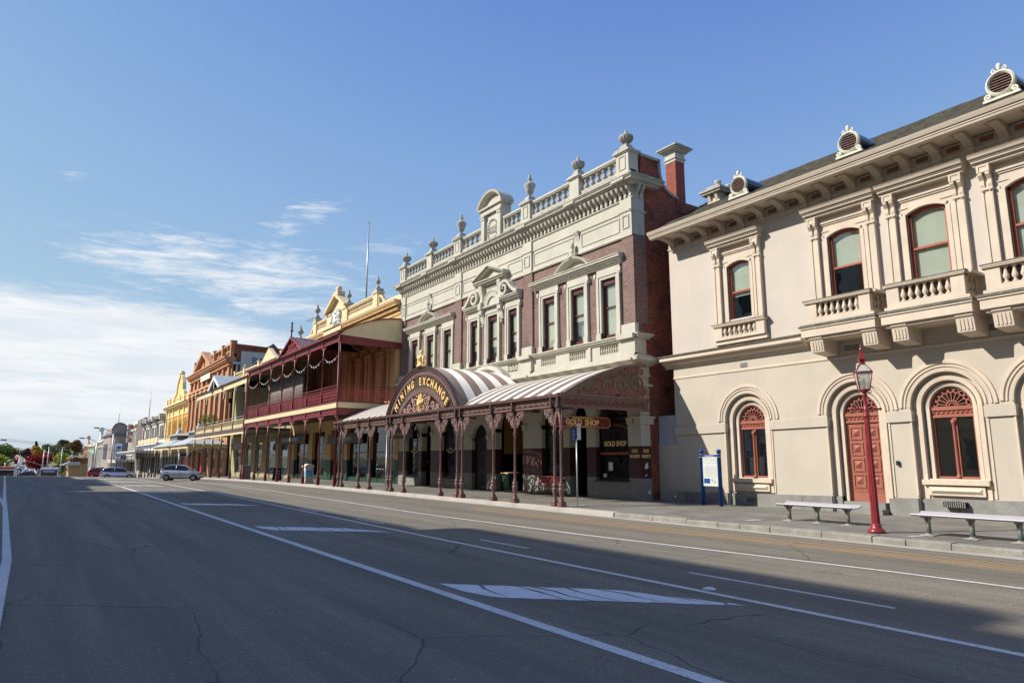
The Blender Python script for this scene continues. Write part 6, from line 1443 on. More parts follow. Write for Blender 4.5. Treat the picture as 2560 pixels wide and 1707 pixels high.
for a in (101, 104.6, 108, 111.8, 116, 119.5, 123.2, 126.6, 130.2):
    q.box(X0-.4, X0, a-.5, a+.5, 6.2, 12.9); q.box(X0-.55, X0, a-.65, a+.65, 11.9, 12.9); q.box(X0-.3, X0, a-.4, a+.4, 13.4, 15.3); q.box(X0-.5, X0, a-.6, a+.6, 6, 7.2)
for i in range(56): q.box(X0-.75, X0, 100.3+i*.55, 100.55+i*.55, 15.35, 15.6)
q.box(X0-.1, X0+.5, 100, 131, 16.1, 16.5); q.box(X0-.15, X0+.5, 100.0, 128, 17.9, 18.15)
for a in (100.4, 106, 112, 119, 125.5, 128): q.box(X0-.3, X0+.5, a-.35, a+.35, 16.1, 18.25); q.box(X0-.36, X0+.5, a-.45, a+.45, 18.25, 18.4)
for a in (101.5, 103.5, 107.5, 109.5, 121.5, 123.5): q.box(X0-.05, X0+.4, a-.12, a+.12, 16.5, 17.9); q.box(X0-.04, X0+.3, a-1, a+1, 17.0, 17.2)
q.prism([(112.2, 16.2), (124.4, 16.2), (118.6, 18.5)], 'x', X0-.3, X0+.2)
for s_, o_ in ((-1, 112.2), (1, 124.6)): q.prism([(o_+s_*.3, 16.1), (118.5, 18.55), (118.5, 19.1), (o_+s_*.9, 16.5)], 'x', X0-.9, X0+.3)
q.build('cornice_and_parapet', M['orange'], AB)
q = MB(); 
for a in (100.8, 104.4, 107.8, 111.6, 115.8, 119.3, 123, 126.4): q.box(X0-.42, X0-.2, a+.8, a+1.0, 7.2, 12.3)
for z in (12.5, 13.0, 14.9): q.box(X0-.56, X0, 100, 131, z, z+.12)
q.box(X0-.42, X0, 100, 131, 6.1, 6.4); q.build('salmon_trim', M['pinkor'], AB)
q = MB(); q.box(X0-.62, X0-.5, 112, 119.6, 14.2, 15.1); q.build('name_panel', M['greylt'], AB)
q = MB(); q.box(X0+.2, X0+14, 100, 100.4, -2, 17.45); q.prism([(X0+.2, 17.45), (X0+14, 17.3), (X0+14, 17.5), (X0+.2, 17.95)], 'y', 99.9, 100.5)
q.build('side_wall', M['redbrick'], AB)
q = MB(); q.box(22.0, 30, 99.93, 100, 13.0, 16.95); pn = q.build('painted_panel', mat('flaking_white_paint', (.56, .55, .50), .85, .12, 2, 14, .2, 20, streak=.3), AB)
text("BAILEY'S", 1.35, (26.2, 99.91, 15.25), (1, 0, 0), UZ, .01, .02, 1.1).build('lettering', M['slateblue'], AB); text('PIES', 1.35, (25.4, 99.91, 13.6), (1, 0, 0), UZ, .01, .02, 1.1).build('lettering', M['slateblue'], AB)
q = MB(); q.box(20.95, 21.9, 99.6, 100, 15.0, 15.35); q.tube([(21.5, 99.8, 15.0), (21.4, 99.8, 12.0)], .13, 6); q.build('rain_head', M['tinroof'], AB)
q = MB(); q.prism([(25.2, 17.3), (26.6, 18.6), (28, 17.3)], 'y', 101, 112); q.build('roof_light', M['slateblue'], AB)
q = MB(); q.box(X0+.4, X0+14, 100.4, 131, -1, 16); q.build('roof', M['tinroof'], AB)
# ================================================================ YELLOW BUILDING
YB_ = thing('gabled_shop', 'bright yellow Victorian shop front with curved gable and row of narrow windows', 'building', (X0, 144, -1)); XY = X0
q = MB(); wq = [(131.7+i*1.05*1.0+(0 if i < 6 else 1.2)+(0 if i < 16 else 1.2), 0) for i in range(22)]
wy = [132.4, 134.6, 137.2, 139.4, 142.2, 144.4, 146.6, 149.4, 151.6, 154.2]
wall(q, XY, .3, 131.2, 157.5, -2, 12.4, [(a, a+1.0, 6.6, 8.6, 0) for a in wy]); q.box(XY-.05, XY+.2, 131.2, 157.2, 12.4, 13.4)
pts = [(136.5, 13.4), (137.2, 14.2), (138.6, 14.6), (139.0, 16.0), (140.3, 17.2), (141.3, 17.6), (141.3, 18.3), (142.9, 18.3), (142.9, 17.6), (144, 17.2), (145.2, 16.0), (145.6, 14.6), (147, 14.2), (147.8, 13.4)]
q.prism(pts, 'x', XY-.1, XY+.3); q.build('front_wall', M['yellow'], YB_)
q = MB(); 
for p_, za, zb in ((.3, 11.5, 11.8), (.8, 11.8, 12.1), (1.1, 12.1, 12.35), (.15, 10.1, 10.3), (.2, 13.4, 13.6)): q.box(XY-p_, XY+.1, 131.0, 157.6, za, zb)
for a in (131.4, 136.6, 141.6, 148.8, 153.6, 157): q.box(XY-.22, XY, a-.3, a+.3, 6, 11.5); q.box(XY-.35, XY+.1, a-.4, a+.4, 12.4, 13.9)
q.rib([(-p_[0], p_[1]) for p_ in pts], (XY-.1, 0, 0), UY, UZ, .35, .5); q.build('light_trim', M['yellow_lt'], YB_)
q = MB()
for a in wy: q.box(XY-.12, XY, a-.2, a, 6.3, 9.2); q.box(XY-.12, XY, a+1, a+1.2, 6.3, 9.2); q.prism([(a-.3, 9.35), (a+1.3, 9.35), (a+.5, 10.0)], 'x', XY-.16, XY); q.box(XY-.02, XY, a-.4, a+1.4, 9.0, 10.1)
q.build('orange_trim', M['orangey'], YB_)
for a in wy: add_window(YB_, XY, a, a+1, 6.6, 8.6, 'orangey', 0, 'shopglass', ('ivory', .0))
# ================================================================ GREY BUILDINGS FURTHER ON
GB = thing('corniced_shop', 'grey-beige two-storey shop with heavy scrolled cornice brackets and roof terrace rail', 'building', (X0, 175, -1))
gw = [160, 163.2, 168, 171.2, 176, 179.2, 184, 187.2]
q = MB(); wall(q, X0, .3, 157.6, 193, -4, 11.2, [(a, a+1.5, 6.4, 9.0, .4) for a in gw]); q.build('front_wall', M['greylt'], GB)
q = MB()
for p_, za, zb in ((.3, 9.8, 10.1), (1.0, 10.6, 10.9), (1.2, 10.9, 11.1)): q.box(X0-p_, X0, 157.6, 193, za, zb)
q.box(X0, X0+.4, 157.6, 193, 11.2, 11.9)
for a in (158.5, 170, 181, 191.8): q.prism([(X0, 9.0), (X0-.3, 9.0), (X0-.5, 9.8), (X0-1.3, 10.2), (X0-1.4, 11.3), (X0, 11.3)], 'y', a-.7, a+.7)
for a in gw: q.box(X0-.2, X0, a-.35, a-.05, 6.2, 9.1); q.box(X0-.2, X0, a+1.55, a+1.85, 6.2, 9.1)
q.build('cornice', M['grey'], GB)
for a in gw: add_window(GB, X0, a, a+1.5, 6.4, 9.0, 'slateblue', .4)
TB = thing('grey_tower_block', 'plain grey fluted tower block beside the corniced shop with a flagpole on its roof', 'building', (X0, 200, -1))
q = MB(); q.box(X0-.2, X0+6, 195.4, 208, -5, 12.3); q.k = 1; q.box(X0-.3, X0+5, 193.2, 195.4, -5, 12.3)
for i in range(10): q.box(X0-.32, X0-.2, 196+i*1.2, 196.5+i*1.2, 2, 12.1)
q.build('wall', [M['grey'], M['taupe']], TB)
q = MB(); q.tube([(X0+.3, 190, 11.5), (X0+.3, 190, 18.6)], [.10, .05], 6); tag(q.build('flagpole', M['steel'], None), 'slim leaning-looking flagpole above the grey tower block', 'flagpole')
FB = thing('fluted_shop', 'pale grey pilastered shop carrying a vertical sign of three cubes', 'building', (X0, 216, -1))
q = MB(); wall(q, X0, .3, 208.2, 226, -5, 11.0, [(a, a+1, 4.5, 8, 0) for a in (210, 213, 216, 219, 222)])
for i in range(7): q.box(X0-.35, X0, 208.6+i*2.8, 209.4+i*2.8, 2, 9.6)
for p_, za, zb in ((.5, 9.6, 10), (.8, 11, 11.3), (.6, 3.0, 3.4)): q.box(X0-p_, X0, 208.2, 226, za, zb)
q.box(X0, X0+1, 210, 222, 11.3, 12.2); q.build('front_wall', M['greylt'], FB)
for a in (210, 213, 216, 219, 222): add_window(FB, X0, a, a+1, 4.5, 8, 'slateblue')
CS = thing('cube_sign', 'vertical stack of three grey cube signs with red shapes on the pale pilastered shop', 'sign', (X0-1.2, 213, 7))
for i, z in enumerate((10.0, 8.2, 6.5)):
    q = MB(); q.box(X0-2.0, X0-.6, 212.9, 214.3, z, z+1.35); q.k = 1
    if i == 0: q.prism([(X0-1.7, z+.3), (X0-.9, z+.3), (X0-.8, z+1.1), (X0-1.3, z+1.1)], 'y', 212.86, 212.9)
    elif i == 1: q.rib([(-.4, 0), (-.4, .5), (0, .7), (.4, .5), (.4, 0)], (X0-1.3, 212.86, z+.3), (1, 0, 0), UZ, .2, .05)
    else: q.prism([(X0-1.7, z+.25), (X0-.9, z+.25), (X0-1.3, z+1.1)], 'y', 212.86, 212.9)
    q.build('cube', [M['grey'], M['tail']], CS)
q = MB(); q.box(X0-.7, X0, 213.4, 213.8, 8, 8.2); q.box(X0-1.4, X0-1.2, 213.4, 213.6, 6.5, 11); q.build('bracket', M['steel'], CS)
# taupe corner bank with curved parapet
KB = thing('corner_bank', 'taupe rendered corner building with rounded parapet and slate-blue trim, tall poster on its side', 'building', (20, 245, -2))
def cham(x0, y0, x1, y1, c_): return [(x0+c_*(1-sin(t*pi/16)), y0+c_*(1-cos(t*pi/16))) for t in range(0, 9)][::-1]
foot = [(17.6+5, 227)]+[(17.0+3.0*(1-cos(pi/2*t/8.))+0, 240+7*(1-sin(pi/2*t/8.))-10) for t in range(0, 9)][::-1]
foot = [(26, 236), (18.9, 236), (17.9, 236.7), (17.0, 238.5), (16.6, 241), (16.6, 262), (26, 262)]
q = MB(); q.prism(foot, 'z', -5, 9.5)
sc_ = []
q.prism([(26, 236.4), (19, 236.4), (18.1, 237), (17.3, 238.6), (16.9, 241), (16.9, 262), (26, 262)], 'z', 9.5, 10.3)
prof = [(16.9, 9.5), (16.9, 10.6), (17.25, 11.6), (17.8, 12.4), (18.8, 12.75), (19.8, 12.5), (20.6, 11.9), (21.4, 11.7), (26, 11.7), (26, 9.5)]
q.prism(prof, 'y', 236.5, 237.0); q.box(16.95, 17.3, 237, 262, 9.5, 11.2); q.build('wall', M['taupe'], KB)
q = MB(); q.prism([(26, 235.5), (18.7, 235.5), (17.5, 236.3), (16.5, 238.2), (16.1, 241), (16.1, 262), (26, 262)], 'z', 8.9, 9.5)
q.rib(prof[1:9], (0, 236.4, 0), (1, 0, 0), UZ, .3, .5)
q.box(17.6+.0, 20.1, 235.7, 236, 1.8, 2.0); q.box(17.9, 18.05, 235.7, 236.02, 2, 6.8); q.box(19.9, 20.05, 235.7, 236.02, 2, 6.8); q.box(17.9, 20.05, 235.7, 236.02, 6.7, 6.9); q.tube([(21.3, 235.6, -2), (21.3, 235.6, 8.8)], .2, 6)
for i in range(5): q.box(16.4, 16.62, 243+i*3, 244.6+i*3, 2, 6.6)
q.box(22.8, 25, 235.7, 236.02, 1.5, 6.8); q.build('slate_trim', M['slateblue'], KB)
q = MB(); q.box(18.05, 19.9, 235.6, 235.66, 2.0, 6.7); q.build('poster', M['white'], KB); q = MB(); 
for z, m_ in ((5.0, 1), (3.9, 0), (2.9, 1)): q.k = m_; q.box(18.3+.2*m_, 19.5+.1*m_, 235.54, 235.6, z, z+.8)
q.build('poster_blocks', [mat('teal_print', (.08, .45, .5), .5), mat('navy_print', (.02, .08, .35), .5)], KB)
q = MB(); q.box(23.2, 24.7, 235.6, 235.7, 2, 6.4); q.build('window', M['tinroof'], KB)
q = MB(); q.tube([(18.7, 240, 12), (18.7, 240, 17.4)], [.11, .05], 6); tag(q.build('flagpole', M['steel'], None), 'short flagpole on the rounded parapet of the taupe corner bank', 'flagpole')
# farther fronts
def farfront(name, lab, x, ya, yb, zt, m, gable=None, n=5, wz=(3, 6.5)):
    t = thing(name, lab, 'building', (x, (ya+yb)/2, -3)); q = MB(); L = (yb-ya)/n; q.box(x, x+9, ya, yb, -6, zt); q.box(x-.6, x, ya, yb, zt-.9, zt-.5); q.box(x-.3, x, ya, yb, wz[1]+.6, wz[1]+.9)
    for i in range(n+1): q.box(x-.3, x, ya+i*L-.4, ya+i*L+.4, -2, zt-.9)
    if gable: yc = (ya+yb)/2; q.prism([(yc-5, zt), (yc-4, zt+1.4), (yc-2.2, zt+1.8), (yc-1.6, zt+3.2), (yc+1.6, zt+3.2), (yc+2.2, zt+1.8), (yc+4, zt+1.4), (yc+5, zt)], 'x', x-.2, x+.6); q.lathe([(.7, 0), (1.1, .6), (.5, 1.2), (0, 1.6)], (x, yc, zt+3.1), 8)
    q.build('wall', M[m], t)
    for i in range(n):
        w = MB(); w.box(x-.05, x+.02, ya+L*(i+.28), ya+L*(i+.72), *wz); w.build('window', M['carglass'], t)
    return t
farfront('gabled_building', 'pale stone building with scrolled gable beyond the taupe corner bank', 16.9, 263, 300, 8.6, 'greylt', True, 6, (1.5, 5.5))
farfront('green_sign_building', 'dark low building with pale green sign past the scrolled gable', 17.8, 301, 330, 6.4, 'taupe', None, 4)
farfront('white_balustraded_building', 'white balustraded building far down the right side', 18.6, 331, 385, 8.6, 'greylt', None, 7, (0, 5))
farfront('orange_gabled_building', 'distant orange building with twin scrolled gables', 19.5, 386, 440, 9.5, 'pinkor', True, 7, (1, 5))
q = MB(); q.box(16.5, 16.9, 304, 322, 4.2, 5.6); tag(q.build('shop_sign', mat('pale_green_sign', (.22, .45, .33), .6), None), 'pale green shop sign board on the low dark far building', 'sign')
# ================================================================ KERB PAVILIONS AND DARK AWNINGS
def pavilion(y0, y1, lab, cup):
    t = thing('street_pavilion', lab, 'pavilion', (16.3, (y0+y1)/2, -.8), 0, 'hipped pavilions on the kerb'); x0, x1 = 15.9, 20.8; ym = (y0+y1)/2; zb = 3.95 if cup else 3.75
    q = MB()
    for y in (y0+.3, ym, y1-.3): vpost(q, y, Hz(16, y)+.15, zb, .05, x0+.3)
    q.build('post', M['greenpost'], t)
    q = MB(); a = (x0+1.6, x1-1.6, y0+4.2, y1-4.2); 
    q.add([(x0-.3, y0-.3, zb), (x1, y0-.3, zb), (x1, y1+.3, zb), (x0-.3, y1+.3, zb), (a[0], a[2], zb+1.0), (a[1], a[2], zb+1.0), (a[1], a[3], zb+1.0), (a[0], a[3], zb+1.0)], [(0, 1, 5, 4), (1, 2, 6, 5), (2, 3, 7, 6), (3, 0, 4, 7), (4, 5, 6, 7)])
    q.box(x0-.3, x1, y0-.3, y1+.3, zb-.1, zb-.01)
    q.add([(a[0]-.4, a[2]-.5, zb+1.7), (a[1]+.4, a[2]-.5, zb+1.7), (a[1]+.4, a[3]+.5, zb+1.7), (a[0]-.4, a[3]+.5, zb+1.7), (a[0]+.4, ym-.9, zb+2.1), (a[1]-.4, ym-.9, zb+2.1), (a[1]-.4, ym+.9, zb+2.1), (a[0]+.4, ym+.9, zb+2.1), ((a[0]+a[1])/2, ym, zb+3.2)], [(0, 1, 5, 4), (1, 2, 6, 5), (2, 3, 7, 6), (3, 0, 4, 7), (4, 5, 8), (5, 6, 8), (6, 7, 8), (7, 4, 8), (0, 3, 2, 1)])
    q.build('roof', M['tinroof'], t); q = MB(); q.box(a[0], a[1], a[2], a[3], zb+.95, zb+1.68); q.build('lantern_drum', M['greenpost'], t)
    q = MB(); q.lathe([(.12, 0), (.05, .15), (.13, .3), (.03, .5), (0, .9)], ((a[0]+a[1])/2, ym, zb+3.15), 7); q.build('finial', M['black'], t)
    q = MB(); q.box(x0, x0+.06, y0, y1, zb-.55, zb-.1); q.box(x0, x1, y0, y0+.06, zb-.55, zb-.1)
    for y in (y0+.3, ym, y1-.3):
        for s_ in (-1, 1): q.rib([(0, -1.0), (.15, -.5), (.9, -.06)], (x0+.03, y, zb-.5), (0, s_, 0), UZ, .12, .05)
    for u in ((0, 1), (4.9, -1)): q.rib([(u[0], -1.2), (u[0]+u[1]*.2, -.55), (u[0]+u[1]*1.3, -.06)], (x0, y0+.03, zb-.5), (1, 0, 0), UZ, .14, .05)
    q.build('valance', M['butter'], t); return t
pavilion(99.0, 113.5, 'nearer hipped pavilion with tin roof beside the cream lace veranda', 1)
pavilion(115, 131, 'farther hipped pavilion with concave cupola in front of the yellow building', 1)
q = MB()
for x, y in ((19.0, 117), (19.0, 121), (18.6, 104)): q.box(x, x+.1, y, y+.9, -.6, 2.2)
tag(q.build('magenta_banner', M['pink'], None), 'magenta banners hung inside the kerb pavilions', 'banner')
q = MB(); q.tube([(16.3, 108, -.5), (16.3, 108, 2.8)], .04, 5); q.k = 1; q.box(16.3, 17.9, 107.96, 108.02, 2.4, 2.8); tag(q.build('street_name_sign', [M['steel'], M['blue']], None), 'blue street name blade on a pole before the pavilions', 'sign')
def awning(lab, y0, y1, z, x0=16.4, rail=False, m='black', np_=6, step=0):
    t = thing('shop_awning', lab, 'awning', (16.4, (y0+y1)/2, -1)); q = MB(); q.box(x0-.2, 20.9, y0, y1, z-.12, z+.15); q.box(x0-.1, x0, y0, y1, z-.6, z-.12); q.build('roof', M['slateblue'] if m == 'black' else M[m], t)
    q = MB(); q.box(x0-.25, x0-.15, y0, y1, z-.05, z+.18); q.box(x0-.2, 20.9, y0-.03, y0+.03, z-.35, z+.2); q.build('fascia', M['greylt'], t)
    for i in range(np_):
        y = y0+.3+(y1-y0-.6)*i/(np_-1); q = MB(); vpost(q, y, Hz(16.4, y)+.1, z-.2, .06, x0+.1)
        for s_ in (-1, 1): q.rib([(0, -1), (.2, -.5), (.8, -.1)], (x0+.1, y, z-.3), (0, s_, 0), UZ, .07, .04)
        q.build('post', M['black'], t)
    if rail:
        q = MB(); q.box(x0-.03, x0+.03, y0, y1, z+1.25, z+1.32); q.box(x0, 20.9, y0-.03, y0+.03, z+1.25, z+1.32)
        for i in range(7): y = y0+(y1-y0)*i/6; q.box(x0-.05, x0+.05, y-.05, y+.05, z, z+1.4)
        q.box(x0-.02, x0+.02, y0, y1, z+.2, z+.25); q.build('rail', M['black'], t); q = MB(); q.box(x0-.01, x0+.01, y0, y1, z+.3, z+1.2); q.build('rail_screen', M['butter'], t)
    return t
awning('dark awning on black posts with a railed terrace above, past the yellow building', 132, 161, 4.55, rail=True, np_=7)
awning('dark awning on black posts below the cube sign', 163, 205, 3.6, np_=6)
awning('cream curved awning in front of the taupe corner bank', 207, 232, 1.7, m='greylt', np_=5)
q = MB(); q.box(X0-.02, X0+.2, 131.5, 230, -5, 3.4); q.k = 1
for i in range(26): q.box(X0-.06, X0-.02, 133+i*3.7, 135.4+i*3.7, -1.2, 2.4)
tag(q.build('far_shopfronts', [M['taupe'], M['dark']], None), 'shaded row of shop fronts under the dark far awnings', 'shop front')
# timber hut
HT = thing('timber_hut', 'tan timber-clad pavilion building with a pale tin skirt roof at the far crossing', 'building', (7.8, 205, -3))
q = MB(); q.box(6.0, 9.8, 200, 212, -4, .35); q.box(6.0, 9.8, 200.05, 212, .35, 1.0); q.build('wall', M['tan'], HT); q = MB(); q.box(8.2, 9.8, 199.9, 212, 1.0, 2.3); q.box(6.0, 8.2, 203, 212, 1, 2.2); q.build('upper_wall', M['timber'], HT)
q = MB(); q.prism([(5.6, 2.2), (9.9, 3.3), (9.9, 3.15), (5.6, 2.05)], 'y', 199, 212); q.build('roof', M['tan'], HT); q = MB(); q.prism([(4.1, .5), (6.3, 1.35), (8.2, 1.35), (8.2, .55)], 'y', 198.6, 210); q.prism([(5.8, 2.5), (6.6, 3.0), (7.6, 2.9)], 'y', 204, 210); q.build('skirt_roof', M['tinroof'], HT)
q = MB()
for x in (6.05, 6.6, 7.2, 7.8): q.box(x, x+.12, 199.9, 200.0, 1.0, 2.2)
for x in (4.3, 5.2): q.box(x, x+.12, 199, 199.1, -3, .5)
q.build('post', M['tan'], HT)
# ================================================================ STREET LIGHTS, SIGNALS
def light(lab, x, y, z0, z1, hx, hz, r=.11):
    t = thing('street_light', lab, 'street light', (x, y, z0), 0, 'grey street lights'); q = MB(); q.tube([(x, y, z0), (x, y, z1)], [r, r*.75], 7)
    q.tube([(x, y, z1-.1), (x+(hx-x)*.3, y, z1+(hz-z1)*.6), (x+(hx-x)*.6, y, z1+(hz-z1)*.95), (hx, y, hz)], .05, 5); q.build('pole', M['steel'], t)
    q = MB(); q.prism([(hx-.45, hz-.05), (hx+.4, hz-.12), (hx+.35, hz+.1), (hx-.3, hz+.12)], 'y', y-.14, y+.14); q.build('lamp_head', M['cardark'], t)
light('taller grey street light with its arm reaching left before the taupe corner bank', 9.6, 130, -1.2, 6.2, 7.1, 6.95, .13)
light('lower grey street light left of the taupe corner bank with an arm reaching left', 8.5, 150, -1.5, 5.1, 6.0, 5.8, .13)
light('street light entering from the left edge above the far trees', -9.5, 140, -1.3, 4.6, -5.2, 5.05)
for x, y, z, lab in ((.65, 190, 4.05, 'leaning grey pole beside the red-leaved tree'), (1.5, 190, 4.9, 'taller grey pole right of the leaning one'), (4.1, 190, 4.5, 'grey pole before the lime tree')):
    q = MB(); q.tube([(x-.1, y, -4), (x, y, z)], [.12, .08], 6)
    if x < 1: q.tube([(x-.05, y, .6), (x-2.6, y-1, 1.5)], .06, 5); q.box(x-.35, x+.35, y-.1, y+.1, .4, .65)
    if x > 3: q.tube([(x, y, z), (x+.7, y, z+.3)], .05, 4)
    tag(q.build('utility_pole', M['steel'], None), lab, 'pole', 'poles at the far crossing')
def signal(lab, x, y, z, zp, px, sc=1.0, both=False):
    t = thing('traffic_signal', lab, 'traffic signal', (px, y, zp)); q = MB(); q.tube([(px, y, zp), (px, y, z-.4)]+([(px+.25*(x-px), y, z+.1), (x-.2*(1 if x > px else -1), y, z+.25)] if abs(px-x) > .6 else [(px, y, z+.9)]), .07, 6); q.build('pole', M['steel'], t)
    q = MB(); q.box(x-.24*sc, x+.24*sc, y-.12, y+.12, z-.55*sc, z+.55*sc)
    if both: q.box(x+.4, x+.85, y-.12, y+.12, z-.55, z+.55); q.box(x-.85, x-.4, y-.12, y+.12, z-.55, z+.55)
    q.build('signal_head', M['black'], t); q = MB(); q.lathe([(0, -.0), (.1, .02), (.1, .03), (0, .05)], (0, 0, 0), 10)
    q.v = [(x+p[0]*1.0, y-.13-p[2], z+.32*sc+p[1]) for p in q.v]; q.build('red_lens', M['redlight'], t); return t
signal('traffic signal showing red on a curved mast arm over the far road', -3.44, 150, 1.7, -2.5, -4.9)
signal('lower traffic signal showing red beside the orange bus', -4.95, 148, .45, -2.5, -4.9)
signal('traffic signal with dark side heads showing red in front of the parked white wagon', 8.1, 134, .1, -1.2, 8.1, 1, True)
for dz_ in (0, .35, .7):
    q = MB(); q.tube([(-60+90*t/12, 150+60*t/12, 12.3-9.0*(t/12)+dz_*(1-t/24)-1.2*(1-(t/6-1)**2)) for t in range(13)], .03, 4); tag(q.build('overhead_wire', M['black'], None), 'thin overhead wire crossing the far sky', 'wire', 'overhead wires')
# ================================================================ VEHICLES
def wheel(par, x, y, z, r=.31, wd=.2):
    q = MB(); n = 18; P_ = [(r*.62, -wd/2), (r*.93, -wd/2), (r, -wd*.3), (r, wd*.3), (r*.93, wd/2), (r*.62, wd/2)]
    o = len(q.v)
    for (rr_, yy) in P_:
        for i in range(n): q.v.append((x+rr_*cos(2*pi*i/n), y+yy, z+rr_*sin(2*pi*i/n)))
    for j in range(5):
        for i in range(n): q.face([o+j*n+i, o+j*n+(i+1) % n, o+(j+1)*n+(i+1) % n, o+(j+1)*n+i], True)
    w = q.build('wheel', M['tyre'], par); q = MB(); s_ = -1 if y < 0 else 1
    q.v = []; 
    for k in range(2):
        for i in range(n): q.v.append((x+r*.62*cos(2*pi*i/n), y+s_*wd*(.12 if k else .45), z+r*.62*sin(2*pi*i/n)))
    for i in range(n): q.face([i, (i+1) % n, n+(i+1) % n, n+i])
    q.face([n+i for i in range(n)])
    for i in range(6):
        a_ = 2*pi*i/6; c_, d_ = cos(a_), sin(a_); px, pz = -d_*.04, c_*.04
        q.add([(x+px, y+s_*wd*.44, z+pz), (x-px, y+s_*wd*.44, z-pz), (x-px*1.6+c_*r*.6, y+s_*wd*.40, z-pz*1.6+d_*r*.6), (x+px*1.6+c_*r*.6, y+s_*wd*.40, z+pz*1.6+d_*r*.6)], [(0, 1, 2, 3)])
    q.build('rim', M['rim'], w)
def loft(mb, st, sm=True):
    """st: list of closed rings of equal length"""
    o = len(mb.v); n = len(st[0])
    for r_ in st: mb.v += r_
    for j in range(len(st)-1):
        for i in range(n): mb.face([o+j*n+i, o+j*n+(i+1) % n, o+(j+1)*n+(i+1) % n, o+(j+1)*n+i], sm)
    mb.face([o+i for i in range(n)]); mb.face([o+(len(st)-1)*n+i for i in range(n)])
def car(name, label, cat, loc, rz, paint, prof, L, hw, wb, wr=.31, group=None, plate=True):
    """prof: list (x, z_low, z_belt, z_roof, roof halfwidth); x from rear 0 to front L; roof==belt means no cabin"""
    t = thing(name, label, cat, loc, rz, group); WO[t.name] = (0,0,0); q = MB(); st = []
    for (x, zl, zb, zr, rw) in prof:
        e = min(1, min(x, L-x)/.55); h = hw*(.80+.20*sqrt(max(0, e))); zz_ = zl
        for wx in wb:
            d_ = abs(x-wx); 
            if d_ < wr+.04: zz_ = max(zz_, wr-.02+sqrt(max(0, (wr+.05)**2-d_*d_)))
        st.append([(x-L/2, -h*.96, zz_), (x-L/2, -h, max(zz_+.02, (zl+zb)/2)), (x-L/2, -h*.97, zb), (x-L/2, -h*.5, zb+.02), (x-L/2, 0, zb+.035), (x-L/2, h*.5, zb+.02), (x-L/2, h*.97, zb), (x-L/2, h, max(zz_+.02, (zl+zb)/2)), (x-L/2, h*.96, zz_), (x-L/2, 0, zl)])
    loft(q, st); body = q.build('body', M[paint], t)
    cab = [p_ for p_ in prof if p_[3] > p_[2]+.01]; q = MB(); st = []
    x0, x1 = cab[0][0], cab[-1][0]
    for (x, zl, zb, zr, rw) in [(x0-.12, 0, cab[0][2], cab[0][2]+.03, hw*.8)]+cab+[(x1+.22, 0, cab[-1][2]-.02, cab[-1][2]+.01, hw*.8)]:
        st.append([(x-L/2, -hw*.93, zb), (x-L/2, -rw, zr-.04*(zr > zb+.1)), (x-L/2, -rw*.6, zr), (x-L/2, rw*.6, zr), (x-L/2, rw, zr-.04*(zr > zb+.1)), (x-L/2, hw*.93, zb)])
    loft(q, st); q.build('glasshouse', M['carglass'], t)
    q = MB(); st = []
    for (x, zl, zb, zr, rw) in cab: st.append([(x-L/2, -rw-.012, zr-.07), (x-L/2, -rw*.6, zr+.014), (x-L/2, rw*.6, zr+.014), (x-L/2, rw+.012, zr-.07), (x-L/2, rw*.5, zr-.05), (x-L/2, -rw*.5, zr-.05)])
    loft(q, st)
    pl = [cab[0], cab[len(cab)//2], cab[-1]]
    for s_ in (-1, 1):
        for (x, zl, zb, zr, rw) in pl: q.tube([(x-L/2, s_*(hw*.935), zb), (x-L/2, s_*(rw+.01), zr-.05)], .035 if x == pl[0][0] else .02, 4)
        q.tube([(x1+.24-L/2, s_*hw*.9, cab[-1][2]), (x1-L/2, s_*(rw), cab[-1][3]-.03)], .03, 4)
        q.tube([(x0-.12-L/2, s_*hw*.9, cab[0][2]), (x0-L/2, s_*(rw), cab[0][3]-.03)], .04, 4)
    q.build('roof_panel', M[paint], t)
    for wx in wb:
        for s_ in (-1, 1): wheel(t, wx-L/2, s_*(hw-.10), wr, wr, .19)
    for s_ in (-1, 1):
        q = MB(); zb = prof[1][2]; q.box(-L/2-.01, -L/2+.20, s_*hw*.90-.07*s_-.02, s_*hw*.90+.02, zb-.24, zb+.02); q.build('tail_lamp', M['tail'], t)
        q = MB(); zb = prof[-2][2]; q.box(L/2-.34, L/2-.04, *sorted((s_*hw*.60, s_*hw*.905)), zb-.18, zb-.04); q.build('headlight', M['headl'], t)
        q = MB(); q.lathe([(.0, 0), (.09, .02), (.10, .09), (.0, .13)], (x1-.05-L/2, s_*(hw+.08), cab[-1][2]+.02), 8); q.build('wing_mirror', M[paint], t)
    q = MB(); q.box(L/2-.10, L/2+.012, -hw*.5, hw*.5, .28, .42); q.box(-L/2-.012, -L/2+.1, -hw*.6, hw*.6, .26, .34)
    for s_ in (-1, 1): q.box(prof[1][0]-L/2+.5, L/2-.8, *sorted((s_*hw*.95, s_*hw*.985)), .20, .27); q.box(-.02, .0, *sorted((s_*hw*1.0, s_*hw*1.004)), .35, prof[3][2])
    q.build('trim', M['black'], t); return t
HB = [(0, .42, .62, .62, .3), (.06, .32, .95, .95, .3), (.14, .25, 1.0, 1.02, .60), (.38, .22, 1.02, 1.42, .58), (.75, .2, 1.02, 1.50, .60), (1.2, .2, 1.01, 1.53, .62), (1.7, .2, .99, 1.52, .62), (2.15, .2, .97, 1.44, .60), (2.45, .2, .95, 1.28, .58), (2.7, .2, .94, 1.10, .60), (2.9, .2, .92, .93, .6), (3.3, .2, .84, .84, .6), (3.6, .24, .72, .72, .6), (3.7, .32, .60, .60, .4), (3.75, .42, .52, .52, .3)]
